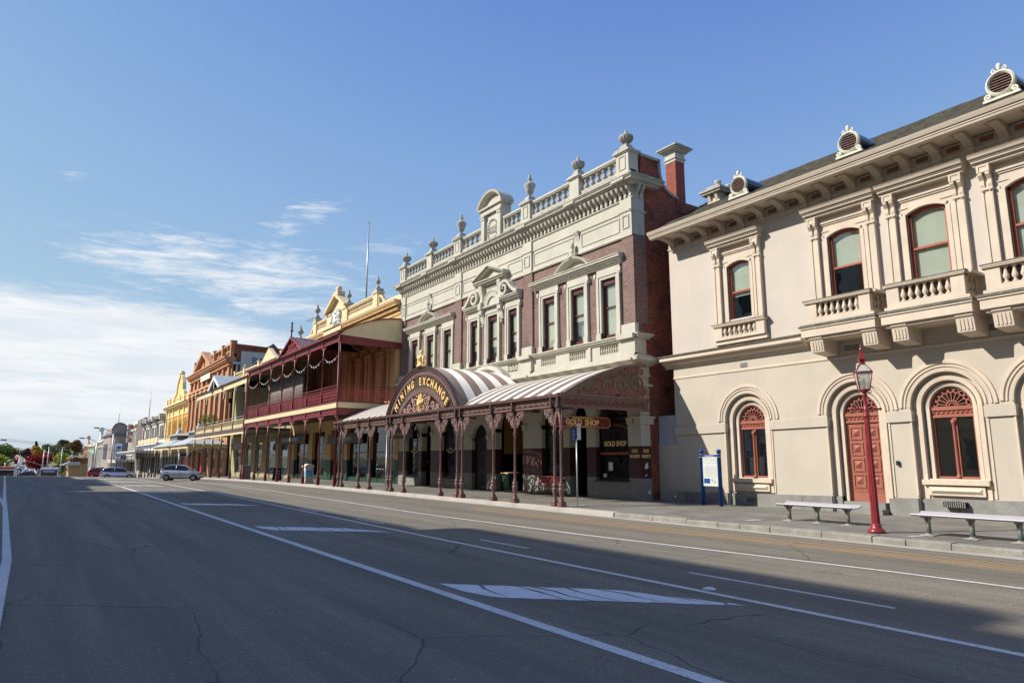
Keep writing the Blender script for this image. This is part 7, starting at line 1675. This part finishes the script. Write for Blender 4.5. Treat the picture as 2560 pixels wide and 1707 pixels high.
def dens(p, k=5):
    o = []
    for a, b_ in zip(p[:-1], p[1:]):
        n = max(1, int((b_[0]-a[0])/.09)); o += [tuple(a[j]+(b_[j]-a[j])*i/n for j in range(5)) for i in range(n)]
    return o+[p[-1]]
def fixprof(p):
    return [tuple((x, zl, zb, zb if zr <= zb+.035 else zr, rw)) for x, zl, zb, zr, rw in dens(p)]
hx, hy = 11.6, 74.2
car('parked_car', 'silver-blue hatchback turning out beside the kerb below the orange building', 'car', (hx, hy, Hz(hx, hy)), radians(-25), 'carsilver', fixprof(HB), 3.75, .84, (.68, 3.12), .30)
WG = [(0, .45, .7, .7, .4), (.05, .3, 1.0, 1.0, .6), (.12, .25, 1.05, 1.10, .62), (.5, .22, 1.07, 1.58, .62), (1.2, .2, 1.06, 1.68, .65), (2.2, .2, 1.04, 1.68, .66), (2.9, .2, 1.02, 1.60, .64), (3.3, .2, 1.0, 1.38, .62), (3.65, .2, .98, 1.06, .62), (3.8, .2, .96, .97, .6), (4.3, .2, .86, .86, .6), (4.65, .25, .74, .74, .5), (4.8, .4, .55, .55, .3)]
car('white_wagon', 'white station wagon crossing beyond the crest, its wheels cut off by the road', 'car', (9.9, 119, Hz(9.9, 119)-.24), radians(-4), 'carwhite', fixprof(WG), 4.8, .9, (.95, 3.85), .33)
car('red_car', 'red hatchback half hidden behind the white wagon at the crest', 'car', (8.2, 128, Hz(8.3, 128)-.05), radians(0), 'carred', fixprof(HB), 3.75, .84, (.68, 3.12), .30)
rc = random.Random(8)
for i, (xo, y, p_, lab) in enumerate(((3.3, 345, 'carwhite', 'nearest white car coming down the far hill road on the right side'), (2.7, 395, 'cardark', 'dark car on the far hill road behind the nearest white one'), (.0, 372, 'carwhite', 'white car on the far hill road left of the nearest one'), (-1.9, 420, 'carwhite', 'white car farther up the middle of the far hill road'), (.9, 455, 'cardark', 'dark car in the middle of the queue up the far hill'), (2.9, 520, 'carwhite', 'pale car high on the far hill road'), (2.8, 600, 'carsilver', 'silver car highest on the far hill road'), (.6, 322, 'carsilver', 'silver car at the foot of the far hill road'))):
    X, _ = farx(xo, y); car('distant_car', lab, 'car', (X, y, Hz(X, y)+.06), radians(-90), p_, fixprof(WG if i % 2 else HB), 4.8 if i % 2 else 3.75, .88, (.8, 3.2), .32, 'cars on the far hill road')
def bus(label, loc, rz, L, m1, m2):
    t = thing('city_bus', label, 'bus', loc, rz); WO[t.name] = (0,0,0); q = MB(); q.prism([(-L/2, .35), (L/2-.1, .35), (L/2, .9), (L/2-.05, 2.6), (L/2-.3, 3.0), (-L/2+.2, 3.05), (-L/2, 2.9)], 'y', -1.25, 1.25); q.build('body', M[m1], t)
    q = MB(); q.box(-L/2+.4, L/2-.5, -1.27, 1.27, 1.25, 2.45); q.box(L/2-.4, L/2+.012, -1.12, 1.12, 1.15, 2.75); q.build('window_band', M['carglass'], t)
    q = MB(); q.box(-L/2+.1, L/2-.4, -1.265, 1.265, .5, 1.1); q.box(-L/2+.15, L/2-.4, -1.262, 1.262, 2.62, 2.92); q.box(L/2-.4, L/2+.02, -1.2, 1.2, .4, .6); q.build('side_band', M[m2], t)
    q = MB(); q.box(L/2, L/2+.03, -.8, .8, 2.35, 2.68); q.build('destination_display', M['tinroof'], t)
    for x in (-L/2+1.8, L/2-2.2):
        for s_ in (-1, 1): wheel(t, x, s_*1.15, .48, .48, .25)
    for s_ in (-1, 1): q = MB(); q.tube([(L/2, s_*1.25, 2.6), (L/2+.3, s_*1.45, 2.5), (L/2+.3, s_*1.45, 2.0)], .06, 5); q.build('wing_mirror', M['black'], t)
    return t
bus('pale bus facing the camera with a dark windscreen, right of the far road', (1.55, 141, Hz(2, 135)-1.55), radians(-91.5), 11, 'carwhite', 'tinroof')
bus('white and orange bus crossing at the left edge beyond the crest', (-8.3, 128, Hz(0, 128)-1.45), radians(0), 11.5, 'carwhite', 'orangebus')
car('blue_car', 'dark blue and red car just right of the orange bus', 'car', (-2.2, 170, -1.95), radians(180), 'cardark', fixprof(HB), 3.75, .84, (.68, 3.12), .30)
# ================================================================ TREES
def tree(name, label, c, r, h, ztrunk, m, n=2600, sz=.35, blobs=14, seed=1, group=None, cone=False, tr=.25):
    t = thing(name, label, 'tree', (c[0], c[1], ztrunk), 0, group); rr = random.Random(seed); q = MB(); zc = c[2]
    q.tube([(c[0], c[1], ztrunk), (c[0]+.1, c[1], ztrunk+(zc-ztrunk)*.5), (c[0], c[1], zc)], [.05*h+.05, .035*h, .02*h], 8)
    bl = []
    for i in range(blobs):
        if cone: f = rr.random(); a_ = rr.uniform(0, 2*pi); rad = r*(1-f)*.7; bl.append((c[0]+rad*cos(a_), c[1]+rad*sin(a_), zc-h*.5+h*f, r*(1.05-f)*.42+.1))
        else:
            u = Vector((rr.gauss(0, 1), rr.gauss(0, 1), rr.gauss(0, .8))).normalized()*rr.uniform(.35, .78); bl.append((c[0]+u.x*r, c[1]+u.y*r, zc+u.z*h*.5, r*rr.uniform(.32, .50)))
    for b_ in bl[:8]: q.tube([(c[0], c[1], ztrunk+(zc-ztrunk)*.55), ((c[0]+b_[0])/2, (c[1]+b_[1])/2, (zc*.6+b_[2]*.4)), b_[:3]], [.02*h, .012*h, .006*h], 5)
    q.build('trunk', M['trunk'], t); q = MB()
    for b_ in bl: leaves(q, b_[:3], b_[3], n//blobs, sz*rr.uniform(.8, 1.2), rr, .8)
    q.build('crown', m, t); return t
LM = dict(green=leafm('deep_green_leaves', '#3f5226', '#6b7a3a'), lime=leafm('lime_leaves', '#8a9a3c', '#b5b652'), red=leafm('scarlet_leaves', '#6e1a1c', '#a8282a'), purple=leafm('purple_leaves', '#3a2130', '#5a2c3a'), yellow=leafm('golden_leaves', '#a8862e', '#c9a645'), gum=leafm('gum_leaves', '#47573a', '#6d7a50'), con=leafm('conifer_needles', '#1d3326', '#2f4a38', .1), brown=leafm('rusty_leaves', '#6a4a2e', '#7d6a3a'))
TG = 'trees around the far crossing'
D = [('broadleaf_tree', 'large rounded green tree at the left edge of the far road', (-14.2, 332, 3.4), 6.3, 10.5, 'green', 3400, .5, 22),
     ('broadleaf_tree', 'yellow-green small tree below the large rounded one at the left edge', (-10.6, 262, .8), 3.3, 5.6, 'lime', 1800, .34, 14),
     ('broadleaf_tree', 'rust-tinged tree behind the large rounded one at the left edge', (-12.8, 372, 4.6), 4.8, 8.5, 'brown', 2000, .45, 14),
     ('maple_tree', 'scarlet-crowned wide tree right of the far road', (.3, 305, 1.5), 4.2, 6.8, 'red', 3600, .36, 22),
     ('maple_tree', 'dark purple tree edging the far road left of the scarlet one', (-5.4, 420, 4.8), 3.6, 6.0, 'purple', 1700, .4, 12),
     ('broadleaf_tree', 'golden-yellow tree rising behind the scarlet one', (-.9, 372, 5.9), 3.1, 4.4, 'yellow', 1700, .38, 12),
     ('conifer_tree', 'dark pointed conifer behind the golden tree', (-2.5, 440, 7.2), 3.0, 8.0, 'con', 1900, .45, 16),
     ('gum_tree', 'tall open gum tree on the skyline behind the timber hut', (9.0, 420, 8.7), 4.4, 6.8, 'gum', 2300, .5, 11),
     ('gum_tree', 'broad brownish gum tree right of the tall open gum on the skyline', (13.8, 400, 7.8), 4.8, 7.6, 'brown', 2600, .5, 16),
     ('broadleaf_tree', 'lime green tree right of the scarlet one', (6.9, 300, 2.0), 3.0, 6.4, 'lime', 2200, .36, 15),
     ('broadleaf_tree', 'grey-green tree filling behind the lime one', (7.2, 380, 4.3), 5.4, 8.2, 'gum', 2400, .5, 16),
     ('gum_tree', 'thin pale gum crown between the golden tree and the tall gum', (2.9, 410, 7.6), 3.0, 4.4, 'gum', 900, .4, 10),
     ('maple_tree', 'small dark red tree half behind the timber hut', (9.2, 290, 1.6), 2.1, 3.2, 'purple', 1100, .3, 9),
     ('broadleaf_tree', 'low green tree at the foot of the lime one', (5.6, 262, -.9), 2.2, 3.6, 'green', 1200, .3, 9),
     ('broadleaf_tree', 'distant green tree where the far road meets the sky, left side', (-17.2, 640, 6.6), 3.8, 5.0, 'lime', 900, .5, 9),
     ('broadleaf_tree', 'distant purple-brown tree where the far road meets the sky, right side', (-6.8, 560, 6.2), 4.4, 6.0, 'purple', 1200, .5, 10)]
for i, (nm, lb, c, r, h, m, n, sz, bb) in enumerate(D):
    tree(nm, lb, c, r, h, Hz(c[0], c[1])-.3, LM[m], n, sz, bb, 20+i, TG, nm == 'conifer_tree')
mw = MB(); rr = random.Random(77)
for i in range(150): x = -160+i*3.4+rr.uniform(-1, 1); y = 700+rr.uniform(0, 120); leaves(mw, (x, y, Hz(x, y)+2+rr.random()*2.5), 4.4, 26, 1.4, rr, .8)
o = mw.build('far_woodland', LM['gum'], None); o['label'] = 'far wooded ridge along the skyline behind the street'; o['category'] = 'woodland'; o['kind'] = 'stuff'
mw = MB()
for i in range(46): x = -1.0+i*.22; y = 250+rr.uniform(-6, 10)+i*.4; leaves(mw, (x, y, Hz(x, y)+.5), .9, 22, .22, rr, .8)
o = mw.build('verge_planting', LM['gum'], None); o['label'] = 'low grassy planting along the right verge of the far road'; o['category'] = 'planting'; o['kind'] = 'stuff'
# ================================================================ RED LAMP POST
LP = thing('lamp_post', 'red fluted gas-style lamp post with a four-sided glass lantern on the footpath', 'lamp post', (16.9, 9.13, .16))
lx, ly, lz = 16.9, 9.13, .16
q = MB(); q.lathe([(.20, 0), (.20, .05), (.165, .09), (.12, .13), (.125, .18), (.10, .22)], (lx, ly, lz), 20)
n = 24; o = len(q.v)
for (r_, z_) in ((.098, .22), (.078, 1.7), (.062, 2.78)):
    for i in range(n): a_ = 2*pi*i/n; k = r_*(1.0 if i % 2 else .86); q.v.append((lx+k*cos(a_), ly+k*sin(a_), lz+z_))
for j in range(2):
    for i in range(n): q.face([o+j*n+i, o+j*n+(i+1) % n, o+(j+1)*n+(i+1) % n, o+(j+1)*n+i], False)
q.lathe([(.062, 2.76), (.085, 2.79), (.085, 2.82), (.07, 2.85), (.075, 2.95), (.066, 3.0), (.045, 3.05), (.04, 3.25), (.05, 3.28), (.062, 3.31), (.062, 3.34), (.05, 3.37), (.06, 3.42), (.03, 3.46)], (lx, ly, lz), 14)
q.build('post', M['lamp_red'], LP)
q = MB(); bd = Vector((.75, -.66, 0)).normalized()
for s_ in (-1, 1):
    e = Vector((lx, ly, lz+2.98)); q.tube([tuple(e), tuple(e+bd*s_*.34)], .026, 8); q.lathe([(0, 0), (.03, .01), (.038, .04), (.02, .07)], tuple(e+bd*s_*.34-Vector((0, 0, .035))), 8); q.lathe([(0, 0), (.036, .02), (0, .05)], tuple(e+bd*s_*.12-Vector((0, 0, .025))), 8)
q.build('ladder_bar', M['lamp_red'], LP)
q = MB(); zb, zt = lz+3.46, lz+3.90; r0, r1 = .155, .26; th = radians(38)
def cn(r_, z_, k): a_ = th+pi/4+k*pi/2; return (lx+r_*cos(a_), ly+r_*sin(a_), z_)
K2 = 2**.5
for k in range(4):
    q.tube([cn(r0, zb, k), cn(r1, zt, k)], .016, 5); q.tube([cn(r0, zb, k), cn(r0, zb, k+1)], .02, 5); q.tube([cn(r1, zt, k), cn(r1, zt, k+1)], .02, 5); q.tube([cn(r1, zt, k), cn(.09, zt+.20, k)], .014, 5)
    q.tube([cn(.09, zt+.2, k), cn(.09, zt+.2, k+1)], .014, 4)
    q.tube([(lx, ly, zb-.08), cn(.12, zb-.02, k), cn(.17, zb-.03, k), cn(.19, zb-.07, k), cn(.165, zb-.09, k)], .011, 5)
o = len(q.v); rg = [(.095, .20), (.085, .22), (.085, .30), (.12, .315), (.125, .335), (.07, .40), (.05, .50), (.04, .52)]
for (r_, z_) in rg:
    for k in range(4): q.v.append(cn(r_, zt+z_, k))
for j in range(len(rg)-1):
    for k in range(4): q.face([o+j*4+k, o+j*4+(k+1) % 4, o+(j+1)*4+(k+1) % 4, o+(j+1)*4+k])
q.lathe([(.04, .52), (.02, .54), (.035, .57), (.035, .60), (.015, .62), (.028, .65), (.01, .69), (0, .75)], (lx, ly, zt), 10)
la = q.build('lantern_frame', M['lamp_red'], LP)
q = MB(); pg, g2, b2 = base('frosted_lantern_glass'); b2.inputs['Base Color'].default_value = (.75, .77, .68, 1); b2.inputs['Roughness'].default_value = .2
t1 = g2.n('ShaderNodeBsdfTransparent', i={0: (.9, .93, .88, 1)}); mx = g2.n('ShaderNodeMixShader', i={0: .5, 1: b2.outputs[0], 2: t1.outputs[0]}); g2.nt.links.new(mx.outputs[0], [x for x in g2.nt.nodes if x.type == 'OUTPUT_MATERIAL'][0].inputs[0])
for k in range(4): q.add([cn(r0, zb, k), cn(r0, zb, k+1), cn(r1, zt, k+1), cn(r1, zt, k)], [(0, 1, 2, 3)]); q.add([cn(r1, zt, k), cn(r1, zt, k+1), cn(.09, zt+.2, k+1), cn(.09, zt+.2, k)], [(0, 1, 2, 3)])
q.build('lantern_glass', pg, la); q = MB(); q.lathe([(.05, 0), (.05, .06), (.035, .08), (.05, .12), (.05, .22), (.02, .26)], (lx, ly, zb+.01), 8); q.build('burner', M['irondk'], la)
# ================================================================ BENCHES
def bench(lab, x, y0, y1, seed):
    t = thing('slat_bench', lab, 'bench', (x, (y0+y1)/2, .16), 0, 'backless footpath benches'); z = .60
    q = MB(); pr_ = [(-.26, .035), (-.22, .0), (-.1, -.008), (.05, -.0), (.14, .01), (.24, .055), (.27, .075), (.27, .098), (.23, .08), (.14, .035), (.05, .025), (-.1, .018), (-.21, .028), (-.25, .06)]
    q.prism([(x+a, z+b_) for a, b_ in pr_], 'y', y0, y1)
    for a in (-.15, -.05, .06, .15): q.box(x+a-.004, x+a+.004, y0+.01, y1-.01, z+.018, z+.036)
    q.build('seat', M['alu'], t)
    for k in (.11, .5, .89):
        y = y0+(y1-y0)*k; q = MB(); q.lathe([(.055, 0), (.05, .30)], (x, y, .17), 12); q.box(x-.19, x+.19, y-.03, y+.03, z-.035, z-.0); q.prism([(x-.05, z-.13), (x+.05, z-.13), (x+.17, z-.03), (x-.17, z-.03)], 'y', y-.02, y+.02); lg = q.build('leg', M['greenpost'], t)
        q = MB(); q.lathe([(.058, .27), (.058, .42)], (x, y, .17), 12); q.box(x-.14, x+.14, y-.14, y+.14, .165, .18); q.lathe([(.07, 0), (.065, .03)], (x, y, .18), 12); q.build('collar', M['concrete'], lg)
bench('long backless aluminium bench on green-grey legs left of the red lamp post', 18.05, 10.25, 12.5, 1)
bench('long backless aluminium bench right of the red lamp post at the frame edge', 17.25, 6.0, 8.35, 2)
# ================================================================ INFORMATION BOARD, SIGNS, BINS
IB = thing('information_board', 'blue-posted heritage information board with white panel in front of the cream wall', 'sign board', (20.9, 17.4, .2))
for y in (17.80, 16.98):
    q = MB(); q.lathe([(.075, 0), (.075, 1.98), (.085, 1.985), (.085, 2.05), (.05, 2.09)], (20.9, y, .19), 16); q.k = 1; 
    for z in (1.80, 1.90): q.lathe([(.078, 0), (.078, .012)], (20.9, y, .19+z), 16)
    q.build('post', [M['blue'], M['white']], IB)
q = MB(); q.box(20.87, 20.91, 17.04, 17.73, .92, 2.0); bp = q.build('panel', mat('printed_panel', (.60, .63, .60), .4, .04, 2), IB)
q = MB(); q.box(20.865, 20.915, 17.04, 17.73, 2.0, 2.08); q.build('header', M['blue'], bp)
q = MB(); q.rib([(-17.62+.022*i, 2.04+.012*sin(i*1.9)) for i in range(20)], (20.86, 0, 0), UY, UZ, .016, .004); q.build('heading', M['whiteG'], bp)
q = MB(); rr = random.Random(2); q.box(20.866, 20.87, 17.42, 17.70, 1.02, 1.2); q.build('blue_map', M['blue'], bp)
q = MB()
for z in (1.72, 1.78, 1.85, 1.92):
    q.rib([(-17.72+.66*i/16., z+rr.uniform(-.03, .03)) for i in range(17)], (20.866, 0, 0), UY, UZ, .012, .003)
for i in range(13): q.box(20.866, 20.87, 17.08, 17.70-rr.random()*.1, 1.26+i*.032, 1.268+i*.032)
for i in range(10): q.rib(ring2(-17.25+rr.uniform(-.1, .1), 1.1+rr.uniform(-.04, .1), .03, 6), (20.866, 0, 0), UY, UZ, .006, .003)
q.build('engraved_view', M['grey'], bp)
NS = thing('parking_sign', 'slim grey pole with small white and red no-standing sign at the kerb', 'sign', (17.2, 20.78, .16))
q = MB(); q.lathe([(.03, 0), (.03, 2.55)], (17.2, 20.78, .16), 10); q.build('pole', M['steel'], NS)
q = MB(); q.box(17.19, 17.2, 20.72, 20.84, 2.68, 3.26); q.v = [(p[0]-.03, p[1]-.0, p[2]) for p in q.v]; a_ = MB(); U_ = Vector((.83, -.56, 0)); O_ = Vector((17.2, 20.74, 0))
def plate(mb, u0, u1, z0, z1, off): 
    N_ = Vector((-.56, -.83, 0)); P_ = [O_+U_*u+N_*(off+d_) for d_ in (0, .008) for u in (u0, u1)]
    mb.add([(P_[0].x, P_[0].y, z0), (P_[1].x, P_[1].y, z0), (P_[1].x, P_[1].y, z1), (P_[0].x, P_[0].y, z1), (P_[2].x, P_[2].y, z0), (P_[3].x, P_[3].y, z0), (P_[3].x, P_[3].y, z1), (P_[2].x, P_[2].y, z1)], [(0, 1, 2, 3), (4, 5, 6, 7), (0, 1, 5, 4), (3, 2, 6, 7), (0, 3, 7, 4), (1, 2, 6, 5)])
q = MB(); plate(q, -.01, .14, 2.66, 3.26, .04); pl_ = q.build('plate', M['white'], NS)
for s_, z, sz in (('NO', 3.12, .09), ('P', 2.78, .10), ('S', 2.96, .11)): text(s_, sz, tuple(O_+U_*.065+Vector((-.56, -.83, 0))*.052+Vector((0, 0, z))), tuple(U_), UZ, .004, .002, .8).build('lettering', M['tail'], pl_)
q = MB(); q.box(17.12, 17.13, 20.80, 20.92, 2.66, 3.2); q.build('back_plate', M['blue'], NS)
NP = thing('parking_sign', 'tall grey pole with small sign among the left posts of the striped awning', 'sign', (16.6, 37.3, .16)); q = MB(); q.lathe([(.035, 0), (.035, 1.3), (.028, 1.31), (.028, 3.2)], (16.6, 37.3, .16), 10); q.build('pole', M['steel'], NP); q = MB(); q.box(16.58, 16.63, 37.0, 37.05, 1.7, 2.1); q.build('plate', M['blue'], NP)
BN = thing('litter_bin', 'four-sided street bin with blue poster panels and hipped cap between the red posts', 'bin', (17.0, 52.6, .1)); q = MB(); q.box(16.66, 17.34, 52.2, 53.0, .15, .28); q.box(16.7, 17.3, 52.25, 52.95, .28, 1.35)
q.prism([(16.62, 1.35), (17.38, 1.35), (17.34, 1.45), (17.1, 1.58), (16.9, 1.58), (16.66, 1.45)], 'y', 52.17, 53.03); q.build('body', M['greylt'], BN); q = MB(); q.box(16.69, 16.7, 52.35, 52.85, .62, 1.1); q.box(16.78, 17.22, 52.235, 52.25, .62, 1.15); q.build('poster', M['cyan'], BN)
BN = thing('litter_bin', 'plain tall grey cabinet bin under the cream lace veranda', 'bin', (16.9, 71.7, 0)); q = MB(); q.box(16.5, 17.3, 71.2, 72.2, -.1, 1.25); q.prism([(16.45, 1.25), (17.35, 1.25), (17.3, 1.34), (16.5, 1.34)], 'y', 71.1, 72.3); q.build('body', M['taupe'], BN); q = MB(); q.box(16.48, 16.5, 71.35, 72.05, .1, 1.0); q.build('door', M['grey'], BN)
AF = thing('sandwich_board', 'black A-frame chalkboard with white writing between the red posts', 'sign', (17.4, 62.4, .05))
q = MB(); 
for s_ in (-1, 1): q.add([(17.1, 62.4+s_*.35, .1), (17.75, 62.4+s_*.35, .1), (17.75, 62.4, 1.15), (17.1, 62.4, 1.15), (17.1, 62.4+s_*.37, .1), (17.75, 62.4+s_*.37, .1), (17.75, 62.4+s_*.02, 1.17), (17.1, 62.4+s_*.02, 1.17)], [(0, 1, 2, 3), (4, 5, 6, 7), (0, 1, 5, 4), (3, 2, 6, 7), (0, 3, 7, 4), (1, 2, 6, 5)])
q.build('board', M['black'], AF)
for s_, z, sz in (('collins', .85, .17), ('OPEN', .6, .16), ('LATE', .35, .16)): text(s_, sz, (17.42, 62.02+(z-.1)*.33-.03, z), (1, 0, 0), (0, .30, .95), .004, .003, .9).build('chalk_writing', M['whiteG'], AF)
WB_ = thing('wheelie_bin', 'dark wheelie bin with yellow lid in the recessed passage of the brick building', 'bin', (21.3, 31.6, .2)); q = MB(); q.prism([(21.1, .25), (21.55, .25), (21.65, 1.15), (21.0, 1.15)], 'y', 31.2, 31.8); q.build('body', M['green'], WB_)
q = MB(); q.prism([(20.95, 1.15), (21.68, 1.15), (21.66, 1.24), (20.98, 1.2)], 'y', 31.15, 31.85); q.build('lid', M['gold'], WB_)
LB = thing('slatted_ledge', 'slatted red-brown seat ledge with iron sides against the wall under the striped awning', 'bench', (20.5, 27.0, .2)); q = MB()  # drawn as a bench, stands for a red slatted ledge along the wall
for i in range(4): q.box(20.22+i*.12, 20.31+i*.12, 26.2, 28.0, .62, .65)
for i in range(3): q.box(20.66+.02*i, 20.69+.02*i, 26.2, 28.0, .76+i*.13, .85+i*.13)
q.build('slats', M['redp2'], LB)
for y in (26.25, 27.95): q = MB(); q.rib([(0, 0), (.05, .3), (.1, .42), (.45, .42)], (20.2, y, .2), (1, 0, 0), UZ, .05, .05); q.rib([(.5, 0), (.45, .4), (.55, .95)], (20.2, y, .2), (1, 0, 0), UZ, .05, .05); q.build('side_frame', M['black'], LB)
GBX = thing('utility_box', 'low grey concrete utility box against the annex wall left of the blue board', 'box', (21.6, 19.75, .2)); q = MB(); q.prism([(21.4, .18), (21.85, .18), (21.83, .62), (21.44, .6)], 'y', 19.5, 20.0); q.k = 1; q.lathe([(.05, 0), (.05, .01)], (0, 0, 0), 10); q.v[8:] = [(21.39-p[2], 19.65+p[0], .42+p[1]) for p in q.v[8:]]; q.build('body', [M['kerbst'], M['white']], GBX)
# scattered autumn leaves on the pavement
rr = random.Random(12)
for i in range(26):
    x = rr.uniform(16.6, 21.5) if i < 18 else rr.uniform(12, 15.8); y = rr.uniform(5.5, 24); z = .165+.0125*(x-16.45) if x > 16.4 else .006; a_ = rr.uniform(0, 6.3); s_ = rr.uniform(.03, .055)
    q = MB(); q.add([(x+s_*cos(a_), y+s_*sin(a_), z+.012), (x+s_*.5*cos(a_+1.6), y+s_*.5*sin(a_+1.6), z+.004), (x-s_*cos(a_), y-s_*sin(a_), z+.01), (x+s_*.5*cos(a_-1.6), y+s_*.5*sin(a_-1.6), z+.002)], [(0, 1, 2), (0, 2, 3)])
    tag(q.build('fallen_leaf', M['tan'] if i % 3 else M['orangebus'], None), 'small dry leaf lying on the footpath or gutter', 'leaf', 'fallen leaves')
# ================================================================ PEOPLE
def person(label, x, y, rz, cloth, legs, hair, walk=.25, cat='person'):
    z0 = Hz(x, y)+.17; t = thing('person', label, cat, (x, y, z0), rz, 'pedestrians under the far awnings'); WO[t.name] = (0,0,0)
    V = [(0, 0, .95, .13), (0, 0, 1.15, .12), (0, 0, 1.36, .15), (0, 0, 1.47, .06), (.01, 0, 1.56, .075), (.015, 0, 1.66, .09), (0, .0, 1.73, .06)]; E_ = [(0, 1), (1, 2), (2, 3), (3, 4), (4, 5), (5, 6)]
    for s_ in (-1, 1):
        a_ = s_*walk; o = len(V); V += [(0, s_*.09, .88, .085), (a_*.5, s_*.10, .48, .06), (a_, s_*.10, .09, .042), (a_+.14, s_*.11, .04, .035)]; E_ += [(0, o), (o, o+1), (o+1, o+2), (o+2, o+3)]
        o = len(V); V += [(0, s_*.19, 1.38, .055), (-a_*.4, s_*.24, 1.12, .042), (-a_*.5+.12, s_*.23, .90, .032), (-a_*.5+.17, s_*.225, .83, .028), (-a_*.5+.19, s_*.22, .76, .018)]; E_ += [(2, o), (o, o+1), (o+1, o+2), (o+2, o+3), (o+3, o+4)]
    me = bpy.data.meshes.new('person_base'); me.from_pydata([v[:3] for v in V], E_, []); ob = bpy.data.objects.new('body_tmp', me); COL.objects.link(ob)
    md = ob.modifiers.new('s', 'SKIN'); sd = ob.modifiers.new('d', 'SUBSURF'); sd.levels = 1; sd.render_levels = 1
    for i, v in enumerate(V): me.skin_vertices[0].data[i].radius = (v[3], v[3])
    me.skin_vertices[0].data[0].use_root = True
    dg = bpy.context.evaluated_depsgraph_get(); m2 = bpy.data.meshes.new_from_object(ob.evaluated_get(dg)); bpy.data.objects.remove(ob); m2.name = 'body'
    m2.materials.clear()
    for k in (M['skin'], M[cloth], M[legs], M['black']): m2.materials.append(k)
    for p in m2.polygons: c = p.center; p.material_index = 0 if (c.z > 1.49 or (.7 < c.z < .88 and abs(c.y) > .18)) else 3 if c.z < .10 else 2 if c.z < .93 and abs(c.y) < .18 else 1; p.use_smooth = True
    b_ = bpy.data.objects.new('body', m2); COL.objects.link(b_); b_.parent = t
    q = MB(); q.lathe([(.085, 0), (.10, .06), (.095, .13), (.05, .18), (0, .19)], (-.015, 0, 1.60), 12); h_ = q.build('hair', M[hair], t)
M['skin'] = mat('skin', (.45, .27, .19), .6, .05)
person('pedestrian in a black jacket and dark trousers under the railed far awning', 17.2, 133.5, radians(200), 'black', 'cardark', 'black')
person('pedestrian in a blue top just left of the black-jacketed one', 17.6, 142, radians(20), 'blue', 'cardark', 'irondk', .3)
person('pedestrian in grey beside an awning post farther left', 17.8, 151, radians(190), 'grey', 'black', 'tan', .2)
# ================================================================ OPPOSITE SIDE OF THE STREET (left, outside the view; shades the road)
def opp(label, y0, y1, h, m, xf=-17.0, n=6, dep=14):
    t = thing('opposite_building', label, 'building', (xf, (y0+y1)/2, 0)); q = MB(); L = (y1-y0)/n; hl = []
    for i in range(n):
        for z in range(2, int(h-3), 4): hl.append((y0+L*(i+.28), y0+L*(i+.72), z-.8, z+1.6, 0))
    q.box(xf-dep, xf-.4, y0, y1, -2, h); q2 = MB(); wall(q2, 0, .4, y0, y1, -2, h, hl); q2.v = [(xf-p[0], p[1], p[2]) for p in q2.v]; q.xf(Matrix.Identity(4), q2)
    q.box(xf-.4, xf+.6, y0, y1, h-1.0, h-.4); q.box(xf-.3, xf+.3, y0, y1, 4.4, 4.8); q.build('wall', M[m], t)
    w = MB(); [w.box(xf-.38, xf-.3, a, b_, c_, d_) for a, b_, c_, d_, e_ in hl]; w.build('window', M['carglass'], t)
    return t
OPP = [(-60, -22, 22.5, 'cream', 8), (-22, 4, 23.2, 'taupe', 6), (4, 20, 22.6, 'stone', 4), (20, 33, 23.6, 'ochre', 4), (33, 61, 22.5, 'greylt', 6), (62, 72, 17.3, 'mxbrick', 3), (72.5, 96, 18.9, 'cream', 5), (96, 120, 17.4, 'taupe', 6)]
for i, (a, b_, h, m, n) in enumerate(OPP):
    opp(['pale rendered block opposite, nearest behind the camera', 'tall taupe block across from the cream civic building', 'narrow stone-grey block directly across the street', 'ochre block across from the striped awning', 'light grey block across from the red veranda', 'low narrow brick building across the street', 'cream block across from the lace veranda', 'taupe block at the far end of the opposite side'][i], a, b_, h, m, n=n)
